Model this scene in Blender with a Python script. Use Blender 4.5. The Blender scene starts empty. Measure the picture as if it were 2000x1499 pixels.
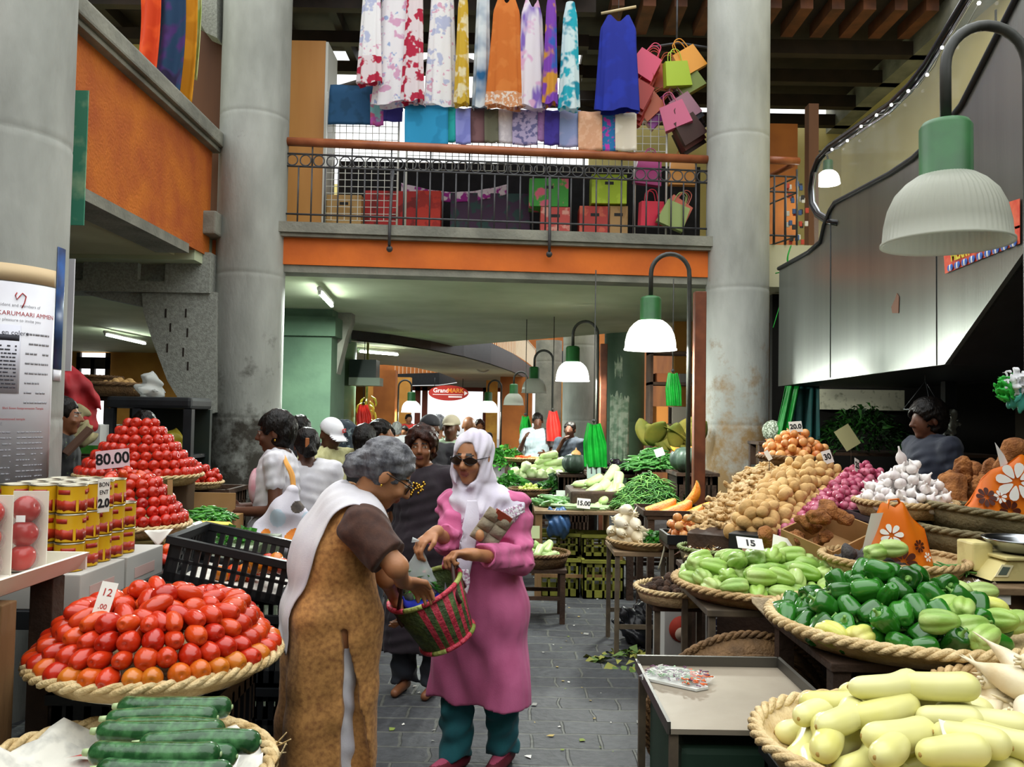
import bpy, bmesh, math, random
import numpy as np
from mathutils import Vector, Matrix, Euler, Quaternion
from mathutils.geometry import tessellate_polygon

random.seed(7)
RNG = np.random.default_rng(11)
SC = bpy.context.scene
COL = SC.collection
PI = math.pi

# ------------------------------------------------------------------ camera
F_PX, CX, CY = 1650.0, 1000.0, 749.5
PITCH, ROLL, EYE = math.radians(2.27), math.radians(0.95), Vector((0, 0, 1.6))
_d = Vector((0, math.cos(PITCH), math.sin(PITCH)))
_r0, _u0 = Vector((1, 0, 0)), Vector((0, -math.sin(PITCH), math.cos(PITCH)))
CAM_R = _r0 * math.cos(ROLL) + _u0 * math.sin(ROLL)
CAM_U = _u0 * math.cos(ROLL) - _r0 * math.sin(ROLL)
cam_data = bpy.data.cameras.new('camera')
cam_data.sensor_width = 36.0
cam_data.lens = 36.0 * F_PX / 2000.0
cam_data.clip_start, cam_data.clip_end = 0.05, 300
cam = bpy.data.objects.new('camera', cam_data)
COL.objects.link(cam)
_m = Matrix((CAM_R, CAM_U, -_d)).transposed().to_4x4()
_m.translation = EYE
cam.matrix_world = _m
SC.camera = cam

def at(px, py, Y):
  "world point seen at photo pixel (px, py) at distance Y down the hall"
  v = _d + CAM_R * ((px - CX) / F_PX) + CAM_U * ((CY - py) / F_PX)
  return EYE + v * (Y / v.y)

def onz(px, py, z):
  v = _d + CAM_R * ((px - CX) / F_PX) + CAM_U * ((CY - py) / F_PX)
  return EYE + v * ((z - EYE.z) / v.z)

# ------------------------------------------------------------------ world, exposure
SC.view_settings.view_transform = 'Standard'
SC.view_settings.look = 'None'
SC.view_settings.exposure = 0.0
SC.view_settings.gamma = 1.0
SC.view_settings.use_curve_mapping = False
SC.cycles.use_denoising = True
SC.cycles.max_bounces = 6
SC.cycles.diffuse_bounces = 3
SC.cycles.glossy_bounces = 3
SC.cycles.transmission_bounces = 6
SC.cycles.transparent_max_bounces = 12
SC.cycles.caustics_reflective = False
SC.cycles.caustics_refractive = False
SC.cycles.sample_clamp_indirect = 6.0
w = bpy.data.worlds.new('overcast_sky')
SC.world = w
w.use_nodes = True
nt = w.node_tree
nt.nodes.clear()
_o = nt.nodes.new('ShaderNodeOutputWorld')
_b = nt.nodes.new('ShaderNodeBackground')
_c = nt.nodes.new('ShaderNodeTexCoord')
_s = nt.nodes.new('ShaderNodeSeparateXYZ')
_r = nt.nodes.new('ShaderNodeValToRGB')
_r.color_ramp.elements[0].position = 0.47
_r.color_ramp.elements[0].color = (0.10, 0.10, 0.10, 1)
_r.color_ramp.elements[1].position = 0.50
_r.color_ramp.elements[1].color = (0.47, 0.48, 0.48, 1)
_e = _r.color_ramp.elements.new(1.0)
_e.color = (1.65, 1.7, 1.68, 1)
_mm = nt.nodes.new('ShaderNodeMapRange')
_mm.inputs[1].default_value, _mm.inputs[2].default_value = -1, 1
nt.links.new(_c.outputs['Generated'], _s.inputs[0])
nt.links.new(_s.outputs['Z'], _mm.inputs[0])
nt.links.new(_mm.outputs[0], _r.inputs[0])
nt.links.new(_r.outputs[0], _b.inputs[0])
_b.inputs[1].default_value = 2.25
nt.links.new(_b.outputs[0], _o.inputs[0])

def lamp(name, kind, loc, energy, color=(1, 1, 1), size=0.2, size_y=None, rot=(0, 0, 0), parent=None):
  l = bpy.data.lights.new(name, kind)
  l.energy, l.color = energy, color
  if kind == 'AREA':
    l.size = size
    if size_y:
      l.shape, l.size_y = 'RECTANGLE', size_y
  else:
    l.shadow_soft_size = size
  o = bpy.data.objects.new(name, l)
  COL.objects.link(o)
  o.location, o.rotation_euler = loc, rot
  if parent is not None:
    o.parent = parent
  return o
# ------------------------------------------------------------------ materials
def lin(c):
  if isinstance(c, str):
    c = tuple(int(c[i:i + 2], 16) for i in (0, 2, 4))
  out = []
  for v in c[:3]:
    v = v / 255.0
    out.append(v / 12.92 if v <= 0.04045 else ((v + 0.055) / 1.055) ** 2.4)
  return (*out, 1.0)

def M(name, col, rough=0.6, col2=None, ns=6.0, bump=0.0, bs=60.0, metal=0.0, trans=0.0, emis=0.0, ecol=None,
      rnd=None, spec=0.5, stretch=None, lo=0.35, hi=0.65, alpha=1.0, ior=1.45, sheen=0.0, detail=4.0, sub=0.0, transl=0.0):
  m = bpy.data.materials.new(name)
  m.use_nodes = True
  t = m.node_tree
  p = t.nodes['Principled BSDF']
  p.inputs['Roughness'].default_value = rough
  p.inputs['Metallic'].default_value = metal
  p.inputs['Specular IOR Level'].default_value = spec
  p.inputs['IOR'].default_value = ior
  if trans: p.inputs['Transmission Weight'].default_value = trans
  if alpha < 1: p.inputs['Alpha'].default_value = alpha
  if sheen: p.inputs['Sheen Weight'].default_value = sheen
  if sub:
    p.inputs['Subsurface Weight'].default_value = sub
    p.inputs['Subsurface Radius'].default_value = (0.02, 0.01, 0.006)
  tc = t.nodes.new('ShaderNodeTexCoord')
  src = tc.outputs['Object']
  if stretch:
    mp = t.nodes.new('ShaderNodeMapping')
    mp.inputs['Scale'].default_value = stretch
    t.links.new(src, mp.inputs[0])
    src = mp.outputs[0]
  base = None
  if rnd:
    oi = t.nodes.new('ShaderNodeObjectInfo')
    r = t.nodes.new('ShaderNodeValToRGB')
    e = r.color_ramp.elements
    e[0].color = lin(rnd[0]); e[1].color = lin(rnd[-1])
    for i in range(1, len(rnd) - 1):
      x = e.new(i / (len(rnd) - 1)); x.color = lin(rnd[i])
    t.links.new(oi.outputs['Random'], r.inputs[0])
    base = r.outputs[0]
  if col2 is not None:
    n = t.nodes.new('ShaderNodeTexNoise')
    n.inputs['Scale'].default_value = ns
    n.inputs['Detail'].default_value = detail
    t.links.new(src, n.inputs['Vector'])
    r = t.nodes.new('ShaderNodeMapRange')
    r.inputs[1].default_value, r.inputs[2].default_value = lo, hi
    t.links.new(n.outputs['Fac'], r.inputs[0])
    mx = t.nodes.new('ShaderNodeMix')
    mx.data_type = 'RGBA'
    mx.inputs[6].default_value = lin(col)
    mx.inputs[7].default_value = lin(col2)
    if base is not None: t.links.new(base, mx.inputs[6])
    t.links.new(r.outputs[0], mx.inputs[0])
    base = mx.outputs[2]
  if base is not None: t.links.new(base, p.inputs['Base Color'])
  else: p.inputs['Base Color'].default_value = lin(col)
  if emis:
    p.inputs['Emission Color'].default_value = lin(ecol or col)
    p.inputs['Emission Strength'].default_value = emis
  if bump:
    n = t.nodes.new('ShaderNodeTexNoise')
    n.inputs['Scale'].default_value = bs
    n.inputs['Detail'].default_value = 3
    t.links.new(src, n.inputs['Vector'])
    b = t.nodes.new('ShaderNodeBump')
    b.inputs['Strength'].default_value = bump
    b.inputs['Distance'].default_value = 0.02
    t.links.new(n.outputs['Fac'], b.inputs['Height'])
    t.links.new(b.outputs[0], p.inputs['Normal'])
  if transl:
    tr = t.nodes.new('ShaderNodeBsdfTranslucent')
    if base is not None: t.links.new(base, tr.inputs[0])
    else: tr.inputs[0].default_value = lin(col)
    ms = t.nodes.new('ShaderNodeMixShader')
    ms.inputs[0].default_value = transl
    t.links.new(p.outputs[0], ms.inputs[1]); t.links.new(tr.outputs[0], ms.inputs[2])
    t.links.new(ms.outputs[0], t.nodes['Material Output'].inputs[0])
  return m

def film(name, tint, opac=0.25, rough=0.15, edge=0.5):
  "thin clear plastic: mostly transparent with a glossy coat"
  m = bpy.data.materials.new(name)
  m.use_nodes = True
  t = m.node_tree
  p = t.nodes['Principled BSDF']
  p.inputs['Base Color'].default_value = lin(tint)
  p.inputs['Roughness'].default_value = rough
  tr = t.nodes.new('ShaderNodeBsdfTransparent')
  tr.inputs[0].default_value = (0.97, 0.97, 0.97, 1)
  fr = t.nodes.new('ShaderNodeLayerWeight')
  fr.inputs[0].default_value = 0.35
  mr = t.nodes.new('ShaderNodeMapRange')
  mr.inputs[3].default_value, mr.inputs[4].default_value = opac, min(1, opac + edge)
  t.links.new(fr.outputs['Fresnel'], mr.inputs[0])
  ms = t.nodes.new('ShaderNodeMixShader')
  t.links.new(mr.outputs[0], ms.inputs[0])
  t.links.new(tr.outputs[0], ms.inputs[1]); t.links.new(p.outputs[0], ms.inputs[2])
  t.links.new(ms.outputs[0], t.nodes['Material Output'].inputs[0])
  return m

# ------------------------------------------------------------------ object helpers
def tag(o, label, cat=None, group=None, kind=None):
  if label: o['label'] = label
  if cat: o['category'] = cat
  if group: o['group'] = group
  if kind: o['kind'] = kind
  return o

def empty(name, loc=(0, 0, 0), rz=0.0, label=None, cat=None, group=None):
  o = bpy.data.objects.new(name, None)
  COL.objects.link(o)
  o.location, o.rotation_euler = loc, (0, 0, rz)
  o.empty_display_size = 0.05
  return tag(o, label, cat, group)

def link(name, me, mats=None, parent=None, loc=None, smooth=None):
  o = bpy.data.objects.new(name, me)
  COL.objects.link(o)
  if mats is not None:
    for m in (mats if isinstance(mats, (list, tuple)) else [mats]): me.materials.append(m)
  if parent is not None: o.parent = parent
  if loc is not None: o.location = loc
  return o

KIDS = {}
def clone(o, parent=None):
  c = o.copy()
  COL.objects.link(c)
  if parent is not None:
    c.parent = parent
  for k in KIDS.get(o.name, ()):
    clone(k, c)
  return c

def kids(o, *ch):
  KIDS.setdefault(o.name, []).extend(ch)
  return o

class MB:
  "collects shapes into one mesh"
  def __init__(s):
    s.v, s.f, s.mi, s.sm = [], [], [], []
  def add(s, v, f, mi=0, sm=False, R=None, loc=None):
    b = len(s.v)
    for p in v:
      p = Vector(p)
      if R is not None: p = R @ p
      if loc is not None: p = p + Vector(loc)
      s.v.append(tuple(p))
    for q in f:
      s.f.append([b + i for i in q]); s.mi.append(mi); s.sm.append(sm)
    return s
  def box(s, x0, x1, y0, y1, z0, z1, mi=0, R=None, loc=None, bev=0.0):
    if x0 > x1: x0, x1 = x1, x0
    if y0 > y1: y0, y1 = y1, y0
    if z0 > z1: z0, z1 = z1, z0
    if bev > 0:
      b = min(bev, (x1 - x0) * .45, (y1 - y0) * .45, (z1 - z0) * .45)
      bm = bmesh.new()
      bmesh.ops.create_cube(bm, size=1.0)
      for v in bm.verts:
        v.co = Vector(((x0 + x1) / 2 + v.co.x * (x1 - x0), (y0 + y1) / 2 + v.co.y * (y1 - y0), (z0 + z1) / 2 + v.co.z * (z1 - z0)))
      bmesh.ops.bevel(bm, geom=list(bm.edges), offset=b, segments=2, profile=0.6, affect='EDGES')
      bm.verts.index_update()
      s.add([v.co for v in bm.verts], [[v.index for v in f.verts] for f in bm.faces], mi, False, R, loc)
      bm.free()
      return s
    v = [(x0, y0, z0), (x1, y0, z0), (x1, y1, z0), (x0, y1, z0), (x0, y0, z1), (x1, y0, z1), (x1, y1, z1), (x0, y1, z1)]
    f = [(0, 3, 2, 1), (4, 5, 6, 7), (0, 1, 5, 4), (1, 2, 6, 5), (2, 3, 7, 6), (3, 0, 4, 7)]
    return s.add(v, f, mi, False, R, loc)
  def tube(s, pts, r, seg=10, mi=0, closed=False, cap=True, flat=1.0):
    pts = [Vector(p) for p in pts]
    n = len(pts)
    rr = r if isinstance(r, (list, tuple)) else [r] * n
    T = []
    for i in range(n):
      a = pts[(i - 1) % n] if (closed or i > 0) else pts[i]
      b = pts[(i + 1) % n] if (closed or i < n - 1) else pts[i]
      t = (b - a)
      T.append(t.normalized() if t.length > 1e-9 else Vector((0, 0, 1)))
    ref = Vector((0, 0, 1)) if abs(T[0].z) < 0.9 else Vector((1, 0, 0))
    N = (ref - T[0] * ref.dot(T[0])).normalized()
    v, f = [], []
    for i in range(n):
      N = (N - T[i] * N.dot(T[i]))
      N = N.normalized() if N.length > 1e-6 else T[i].orthogonal().normalized()
      B = T[i].cross(N)
      for k in range(seg):
        a = 2 * PI * k / seg
        v.append(pts[i] + (N * math.cos(a) * flat + B * math.sin(a)) * rr[i])
    m = n if closed else n - 1
    for i in range(m):
      for k in range(seg):
        j = (i + 1) % n
        f.append((i * seg + k, i * seg + (k + 1) % seg, j * seg + (k + 1) % seg, j * seg + k))
    if cap and not closed:
      f.append(list(range(seg))[::-1]); f.append([(n - 1) * seg + k for k in range(seg)])
    return s.add(v, f, mi, True)
  def lathe(s, prof, seg=32, mi=0, loc=None, R=None, sm=True, a0=0.0, a1=2 * PI, rf=None):
    full = abs(a1 - a0 - 2 * PI) < 1e-6
    v, f = [], []
    cols = seg if full else seg + 1
    for r, z in prof:
      for k in range(cols):
        a = a0 + (a1 - a0) * k / seg
        q = r * (rf(a, z) if rf else 1.0)
        v.append((q * math.cos(a), q * math.sin(a), z))
    for i in range(len(prof) - 1):
      for k in range(seg):
        k2 = (k + 1) % cols
        f.append((i * cols + k, i * cols + k2, (i + 1) * cols + k2, (i + 1) * cols + k))
    return s.add(v, f, mi, sm, R, loc)
  def prism(s, poly, d0, d1, axis='y', mi=0, R=None, loc=None):
    "poly in 2D; extruded along axis (x: poly=(y,z), y: poly=(x,z), z: poly=(x,y))"
    n = len(poly)
    mk = {'x': lambda p, d: (d, p[0], p[1]), 'y': lambda p, d: (p[0], d, p[1]), 'z': lambda p, d: (p[0], p[1], d)}[axis]
    v = [mk(p, d0) for p in poly] + [mk(p, d1) for p in poly]
    tri = tessellate_polygon([[Vector((p[0], p[1], 0)) for p in poly]])
    f = [tuple(t) for t in tri] + [tuple(n + i for i in t[::-1]) for t in tri]
    f += [(i, (i + 1) % n, n + (i + 1) % n, n + i) for i in range(n)]
    return s.add(v, f, mi, False, R, loc)
  def grid(s, fn, nu, nv, mi=0, sm=True, closed_u=False):
    v = [fn(i / nu, j / nv) for j in range(nv + 1) for i in range(nu + (0 if closed_u else 1))]
    c = nu if closed_u else nu + 1
    f = [(j * c + i, j * c + (i + 1) % c, (j + 1) * c + (i + 1) % c, (j + 1) * c + i) for j in range(nv) for i in range(nu)]
    return s.add(v, f, mi, sm)
  def ball(s, c, r, mi=0, seg=12, R=None):
    rx, ry, rz = r if isinstance(r, (tuple, list)) else (r, r, r)
    prof = [(max(1e-4, math.sin(PI * i / (seg // 2))), -math.cos(PI * i / (seg // 2))) for i in range(seg // 2 + 1)]
    n0 = len(s.v)
    s.lathe(prof, seg, mi)
    for i in range(n0, len(s.v)):
      p = Vector((s.v[i][0] * rx, s.v[i][1] * ry, s.v[i][2] * rz))
      if R is not None: p = R @ p
      s.v[i] = tuple(p + Vector(c))
    return s
  def mesh(s, name):
    me = bpy.data.meshes.new(name)
    me.from_pydata(s.v, [], s.f)
    me.polygons.foreach_set('material_index', s.mi)
    me.polygons.foreach_set('use_smooth', s.sm)
    me.update()
    bm = bmesh.new(); bm.from_mesh(me)
    bmesh.ops.recalc_face_normals(bm, faces=bm.faces)
    bm.to_mesh(me); bm.free()
    return me
  def build(s, name, mats, parent=None, loc=None, kind=None, label=None, cat=None, group=None, solid=0.0):
    o = link(name, s.mesh(name), mats, parent, loc)
    if solid:
      md = o.modifiers.new('solid', 'SOLIDIFY'); md.thickness = solid; md.offset = 0
    return tag(o, label, cat, group, kind)

def arc(c, r, a0, a1, n, plane='xz'):
  out = []
  for i in range(n + 1):
    a = a0 + (a1 - a0) * i / n
    x, y = r * math.cos(a), r * math.sin(a)
    out.append(Vector(c) + (Vector((x, 0, y)) if plane == 'xz' else Vector((x, y, 0)) if plane == 'xy' else Vector((0, x, y))))
  return out

def text_geo(body, size, extrude=0.0006, bold=0.0):
  cu = bpy.data.curves.new('lettering', 'FONT')
  cu.body, cu.size, cu.extrude, cu.offset = body, size, extrude, bold
  cu.align_x, cu.align_y = 'CENTER', 'CENTER'
  cu.resolution_u = 3
  o = bpy.data.objects.new('lettering', cu)
  COL.objects.link(o)
  dg = bpy.context.evaluated_depsgraph_get()
  me = o.evaluated_get(dg).to_mesh()
  v = [tuple(x.co) for x in me.vertices]
  f = [tuple(p.vertices) for p in me.polygons]
  o.evaluated_get(dg).to_mesh_clear()
  bpy.data.objects.remove(o); bpy.data.curves.remove(cu)
  return v, f

# plane frame: text's x -> right, y -> up, z -> toward viewer
def frame(right, up):
  right, up = Vector(right).normalized(), Vector(up).normalized()
  n = right.cross(up).normalized()
  up = n.cross(right)
  return Matrix((right, up, n)).transposed()
FACE_CAM = frame((1, 0, 0), (0, 0, 1))     # faces -Y

# ------------------------------------------------------------------ signed distance modelling
class Field:
  def __init__(s, lo, hi, h):
    s.lo, s.h = np.array(lo, float), h
    n = np.ceil((np.array(hi, float) - s.lo) / h).astype(int) + 1
    s.n = n
    s.d = np.full(n, 1.0, np.float32)
    s.ax = [(s.lo[i] + h * np.arange(n[i])).astype(np.float32) for i in range(3)]
  def _block(s, lo, hi):
    a = np.clip(np.floor((np.array(lo) - s.lo) / s.h).astype(int), 0, s.n)
    b = np.clip(np.ceil((np.array(hi) - s.lo) / s.h).astype(int) + 1, 0, s.n)
    if (b <= a).any(): return None, None
    sl = tuple(slice(a[i], b[i]) for i in range(3))
    X, Y, Z = np.meshgrid(*[s.ax[i][sl[i]] for i in range(3)], indexing='ij', sparse=True)
    return sl, (X, Y, Z)
  def _put(s, sl, e, k, op):
    d = s.d[sl]
    if op == 'add':
      if k > 0:
        hh = np.maximum(k - np.abs(d - e), 0) / k
        s.d[sl] = np.minimum(d, e) - hh * hh * k * 0.25
      else: s.d[sl] = np.minimum(d, e)
    elif op == 'sub':
      e = -e
      if k > 0:
        hh = np.maximum(k - np.abs(d - e), 0) / k
        s.d[sl] = np.maximum(d, e) + hh * hh * k * 0.25
      else: s.d[sl] = np.maximum(d, e)
  def cone(s, a, b, ra, rb=None, k=0.03, op='add'):
    rb = ra if rb is None else rb
    a, b = np.array(a, float), np.array(b, float)
    m = max(ra, rb) + k + 3 * s.h
    sl, P = s._block(np.minimum(a, b) - m, np.maximum(a, b) + m)
    if sl is None: return s
    ba = b - a
    L2 = float(ba @ ba) + 1e-12
    p = [P[i] - a[i] for i in range(3)]
    t = np.clip((p[0] * ba[0] + p[1] * ba[1] + p[2] * ba[2]) / L2, 0, 1)
    e = np.sqrt((p[0] - t * ba[0]) ** 2 + (p[1] - t * ba[1]) ** 2 + (p[2] - t * ba[2]) ** 2) - (ra + (rb - ra) * t)
    s._put(sl, e, k, op)
    return s
  def ell(s, c, r, R=None, k=0.03, op='add'):
    c, r = np.array(c, float), np.array(r if not np.isscalar(r) else (r, r, r), float)
    m = r.max() + k + 3 * s.h
    sl, P = s._block(c - m, c + m)
    if sl is None: return s
    p = [P[i] - c[i] for i in range(3)]
    if R is not None:
      Q = np.array(R)            # columns: local axes
      p = [p[0] * Q[0, j] + p[1] * Q[1, j] + p[2] * Q[2, j] for j in range(3)]
    k0 = np.sqrt((p[0] / r[0]) ** 2 + (p[1] / r[1]) ** 2 + (p[2] / r[2]) ** 2)
    k1 = np.sqrt((p[0] / r[0] ** 2) ** 2 + (p[1] / r[1] ** 2) ** 2 + (p[2] / r[2] ** 2) ** 2) + 1e-9
    s._put(sl, k0 * (k0 - 1) / k1, k, op)
    return s
  def half(s, point, normal):
    "cut away the side the normal points to"
    n = np.array(normal, float); n /= np.linalg.norm(n)
    X, Y, Z = np.meshgrid(*s.ax, indexing='ij', sparse=True)
    s.d = np.maximum(s.d, ((X - point[0]) * n[0] + (Y - point[1]) * n[1] + (Z - point[2]) * n[2]).astype(np.float32))
    return s
  def disp(s, fn):
    X, Y, Z = np.meshgrid(*s.ax, indexing='ij', sparse=True)
    s.d = (s.d + fn(X, Y, Z)).astype(np.float32)
    return s
  def mesh(s, name, regions=()):
    d, h = s.d, s.h
    for i in range(3):      # close at the borders
      sl = [slice(None)] * 3
      for e in (0, -1):
        sl[i] = e; d[tuple(sl)] = np.maximum(d[tuple(sl)], h * 0.5)
    ins = d < 0
    n = np.array(d.shape)
    c = np.zeros(n - 1, np.uint8)
    for dx in (0, 1):
      for dy in (0, 1):
        for dz in (0, 1):
          c += ins[dx:n[0] - 1 + dx, dy:n[1] - 1 + dy, dz:n[2] - 1 + dz]
    act = (c > 0) & (c < 8)
    idx = np.argwhere(act)
    ids = np.full(n - 1, -1, np.int64)
    ids[act] = np.arange(len(idx))
    pos = np.zeros((len(idx), 3)); cnt = np.zeros(len(idx))
    for ax in range(3):
      o1, o2 = [a for a in range(3) if a != ax]
      for u in (0, 1):
        for v in (0, 1):
          off = np.zeros(3, int); off[o1], off[o2] = u, v
          A = idx + off
          B = A.copy(); B[:, ax] += 1
          da, db = d[tuple(A.T)], d[tuple(B.T)]
          cr = (da < 0) != (db < 0)
          t = np.where(cr, da / np.where(cr, da - db, 1), 0)
          p = A.astype(float); p[:, ax] += t
          pos[cr] += p[cr]; cnt[cr] += 1
    V = s.lo + h * pos / np.maximum(cnt, 1)[:, None]
    F = []
    for ax in range(3):
      o1, o2 = (ax + 1) % 3, (ax + 2) % 3
      sa = [slice(None)] * 3; sb = [slice(None)] * 3
      sa[ax] = slice(0, -1); sb[ax] = slice(1, None)
      ch = ins[tuple(sa)] != ins[tuple(sb)]
      E = np.argwhere(ch)
      E = E[(E[:, o1] > 0) & (E[:, o2] > 0) & (E[:, o1] < n[o1] - 1) & (E[:, o2] < n[o2] - 1)]
      if not len(E): continue
      fl = ins[tuple(E.T)]
      def cid(u, v):
        q = E.copy(); q[:, o1] -= u; q[:, o2] -= v
        return ids[tuple(q.T)]
      q = np.stack([cid(0, 0), cid(1, 0), cid(1, 1), cid(0, 1)], 1)
      q[~fl] = q[~fl][:, ::-1]
      F.append(q[(q >= 0).all(1)])
    F = np.concatenate(F) if F else np.zeros((0, 4), int)
    me = bpy.data.meshes.new(name)
    me.vertices.add(len(V)); me.vertices.foreach_set('co', V.astype(np.float32).ravel())
    me.loops.add(len(F) * 4); me.loops.foreach_set('vertex_index', F.astype(np.int32).ravel())
    me.polygons.add(len(F))
    me.polygons.foreach_set('loop_start', np.arange(0, len(F) * 4, 4, dtype=np.int32))
    try: me.polygons.foreach_set('loop_total', np.full(len(F), 4, np.int32))
    except Exception: pass
    me.polygons.foreach_set('use_smooth', np.ones(len(F), bool))
    if regions and len(F):
      ce = V[F].mean(1)
      mi = np.zeros(len(F), np.int32)
      for k, fn in regions: mi[fn(ce[:, 0], ce[:, 1], ce[:, 2])] = k
      me.polygons.foreach_set('material_index', mi)
    me.update(calc_edges=True); me.validate()
    return me

def wob(seed, scale, amp, oct=2):
  "smooth pseudo-noise from a few random waves"
  rg = np.random.default_rng(seed)
  W = [(rg.normal(size=3) * scale * (1.8 ** o), rg.uniform(0, 6.28), amp / (1.6 ** o)) for o in range(oct) for _ in range(3)]
  def fn(X, Y, Z):
    out = 0
    for k, ph, a in W: out = out + a * np.sin(k[0] * X + k[1] * Y + k[2] * Z + ph)
    return out
  return fn
# ------------------------------------------------------------------ setting materials
def onx(px, py, X):
  v = _d + CAM_R * ((px - CX) / F_PX) + CAM_U * ((CY - py) / F_PX)
  return EYE + v * (X / v.x)

concrete = M('pale_concrete', '7e807a', .8, 'b2b4ae', 2.6, .25, 25, stretch=(1, 1, .35), detail=8, lo=.3, hi=.7)
concrete_dk = M('weathered_concrete', '6f6f66', .85, '8d8c80', 3, .3, 30, detail=6)
concrete_speck = M('grey_cast_concrete', '85877f', .9, 'a2a49c', 40, .3, 80, detail=6)
stucco = M('orange_stucco', 'c26a1c', .85, 'a8501c', 2.5, .5, 40, detail=8)
orange_paint = M('orange_fascia_paint', 'e0701a', .6, 'c85f14', 2, .1, 20)
soffit_mat = M('pale_green_soffit', 'c4cdae', .8, 'b4be9c', 1.5, .05, 10)
cream_soffit = M('cream_soffit', 'c9c5a4', .8, 'b9b592', 1.5)
green_paint = M('dark_green_wall_paint', '4c6650', .7, '3c5442', 2, .1, 15, detail=6)
green_round = M('green_column_paint', '7f9c7a', .6, '6c8a69', 2.2, .1, 12, detail=6)
dark_green_round = M('deep_green_column_paint', '48614b', .6, '3b5340', 2.2, .1, 12, detail=6)
cream_wall = M('cream_yellow_wall', 'd8c98c', .7, 'cbb974', 1.2)
ochre_wall = M('ochre_wall', 'c08a3c', .8, 'a8702a', 1.5)
brown_wall = M('brown_orange_wall', 'a86428', .8, '8a4e1e', 1.5)
dim_wall = M('dim_plaster_wall', '5a5144', .9, '4a4236', 1.5)
back_plaster = M('grey_plaster_wall', 'a5a59c', .9, '95958c', 1.5)
timber_dk = M('dark_roof_timber', '2c2019', .8, '1d1611', 4)
timber = M('brown_rafter_timber', '6a3c22', .7, '4c2a18', 5)
steel = M('brushed_stainless_steel', '9a9e98', .3, '888c86', 3, .04, 60, metal=.9, stretch=(1, 1, .06))
dark_metal = M('dark_painted_metal', '23262a', .5, '1b1d20', 8)
railing_metal = M('grey_railing_iron', '47474a', .5, '353538', 12)
handrail_mat = M('brown_handrail_paint', 'a4603c', .35, '8c4c2e', 6)
rubber = M('black_handrail_rubber', '101114', .22)
green_cap = M('green_lamp_enamel', '21602c', .4, '1a4c24', 6)
pole_mat = M('dark_green_grey_pole', '3a3b36', .45, '2c2d2a', 8)
post_red = M('rust_red_steel_post', '7c4428', .55, '5e301c', 7)
glass = film('clear_balustrade_glass', 'dfe8e0', .03, .05, .12)
lit_glass = M('lit_ribbed_lampshade', 'f4f6ee', .3, emis=4.0, ecol='fbfff2')
dim_glass = M('dull_ribbed_lampshade', 'd6d8cc', .25, trans=.35, alpha=.85, ior=1.2, transl=.3)
tube_glow = M('fluorescent_tube', 'ffffff', .3, emis=38.0, ecol='f2fff6')
white_paint = M('white_enamel', 'd8d8d2', .5)

# paving
def paving():
  m = bpy.data.materials.new('basalt_paving'); m.use_nodes = True
  t = m.node_tree; p = t.nodes['Principled BSDF']
  tc = t.nodes.new('ShaderNodeTexCoord')
  nz = t.nodes.new('ShaderNodeTexNoise'); nz.inputs['Scale'].default_value = 3.5
  va = t.nodes.new('ShaderNodeVectorMath'); va.operation = 'MULTIPLY_ADD'
  va.inputs[1].default_value = (.07, .07, 0)
  t.links.new(tc.outputs['Object'], nz.inputs['Vector'])
  t.links.new(nz.outputs['Color'], va.inputs[0]); t.links.new(tc.outputs['Object'], va.inputs[2])
  b = t.nodes.new('ShaderNodeTexBrick')
  b.inputs['Scale'].default_value = 1.0
  b.inputs['Brick Width'].default_value, b.inputs['Row Height'].default_value = .33, .19
  b.inputs['Mortar Size'].default_value, b.inputs['Mortar Smooth'].default_value = .011, .6
  b.inputs['Color1'].default_value, b.inputs['Color2'].default_value = lin('46484b'), lin('35363a')
  b.inputs['Mortar'].default_value = lin('585953')
  t.links.new(va.outputs[0], b.inputs['Vector'])
  n2 = t.nodes.new('ShaderNodeTexNoise'); n2.inputs['Scale'].default_value = 22; n2.inputs['Detail'].default_value = 6
  t.links.new(tc.outputs['Object'], n2.inputs['Vector'])
  mx = t.nodes.new('ShaderNodeMix'); mx.data_type = 'RGBA'; mx.blend_type = 'MULTIPLY'; mx.inputs[0].default_value = .7
  cr = t.nodes.new('ShaderNodeValToRGB'); cr.color_ramp.elements[0].position = .3; cr.color_ramp.elements[0].color = (.45, .45, .45, 1); cr.color_ramp.elements[1].position = .7; cr.color_ramp.elements[1].color = (1.2, 1.2, 1.2, 1)
  t.links.new(n2.outputs['Fac'], cr.inputs[0])
  t.links.new(b.outputs['Color'], mx.inputs[6]); t.links.new(cr.outputs[0], mx.inputs[7])
  t.links.new(mx.outputs[2], p.inputs['Base Color'])
  p.inputs['Roughness'].default_value = .62
  bp = t.nodes.new('ShaderNodeBump'); bp.inputs['Strength'].default_value = .6; bp.inputs['Distance'].default_value = .012
  ad = t.nodes.new('ShaderNodeMath'); ad.operation = 'MULTIPLY_ADD'; ad.inputs[1].default_value = -1.0
  t.links.new(b.outputs['Fac'], ad.inputs[0]); t.links.new(n2.outputs['Fac'], ad.inputs[2])
  t.links.new(ad.outputs[0], bp.inputs['Height']); t.links.new(bp.outputs[0], p.inputs['Normal'])
  return m

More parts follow.
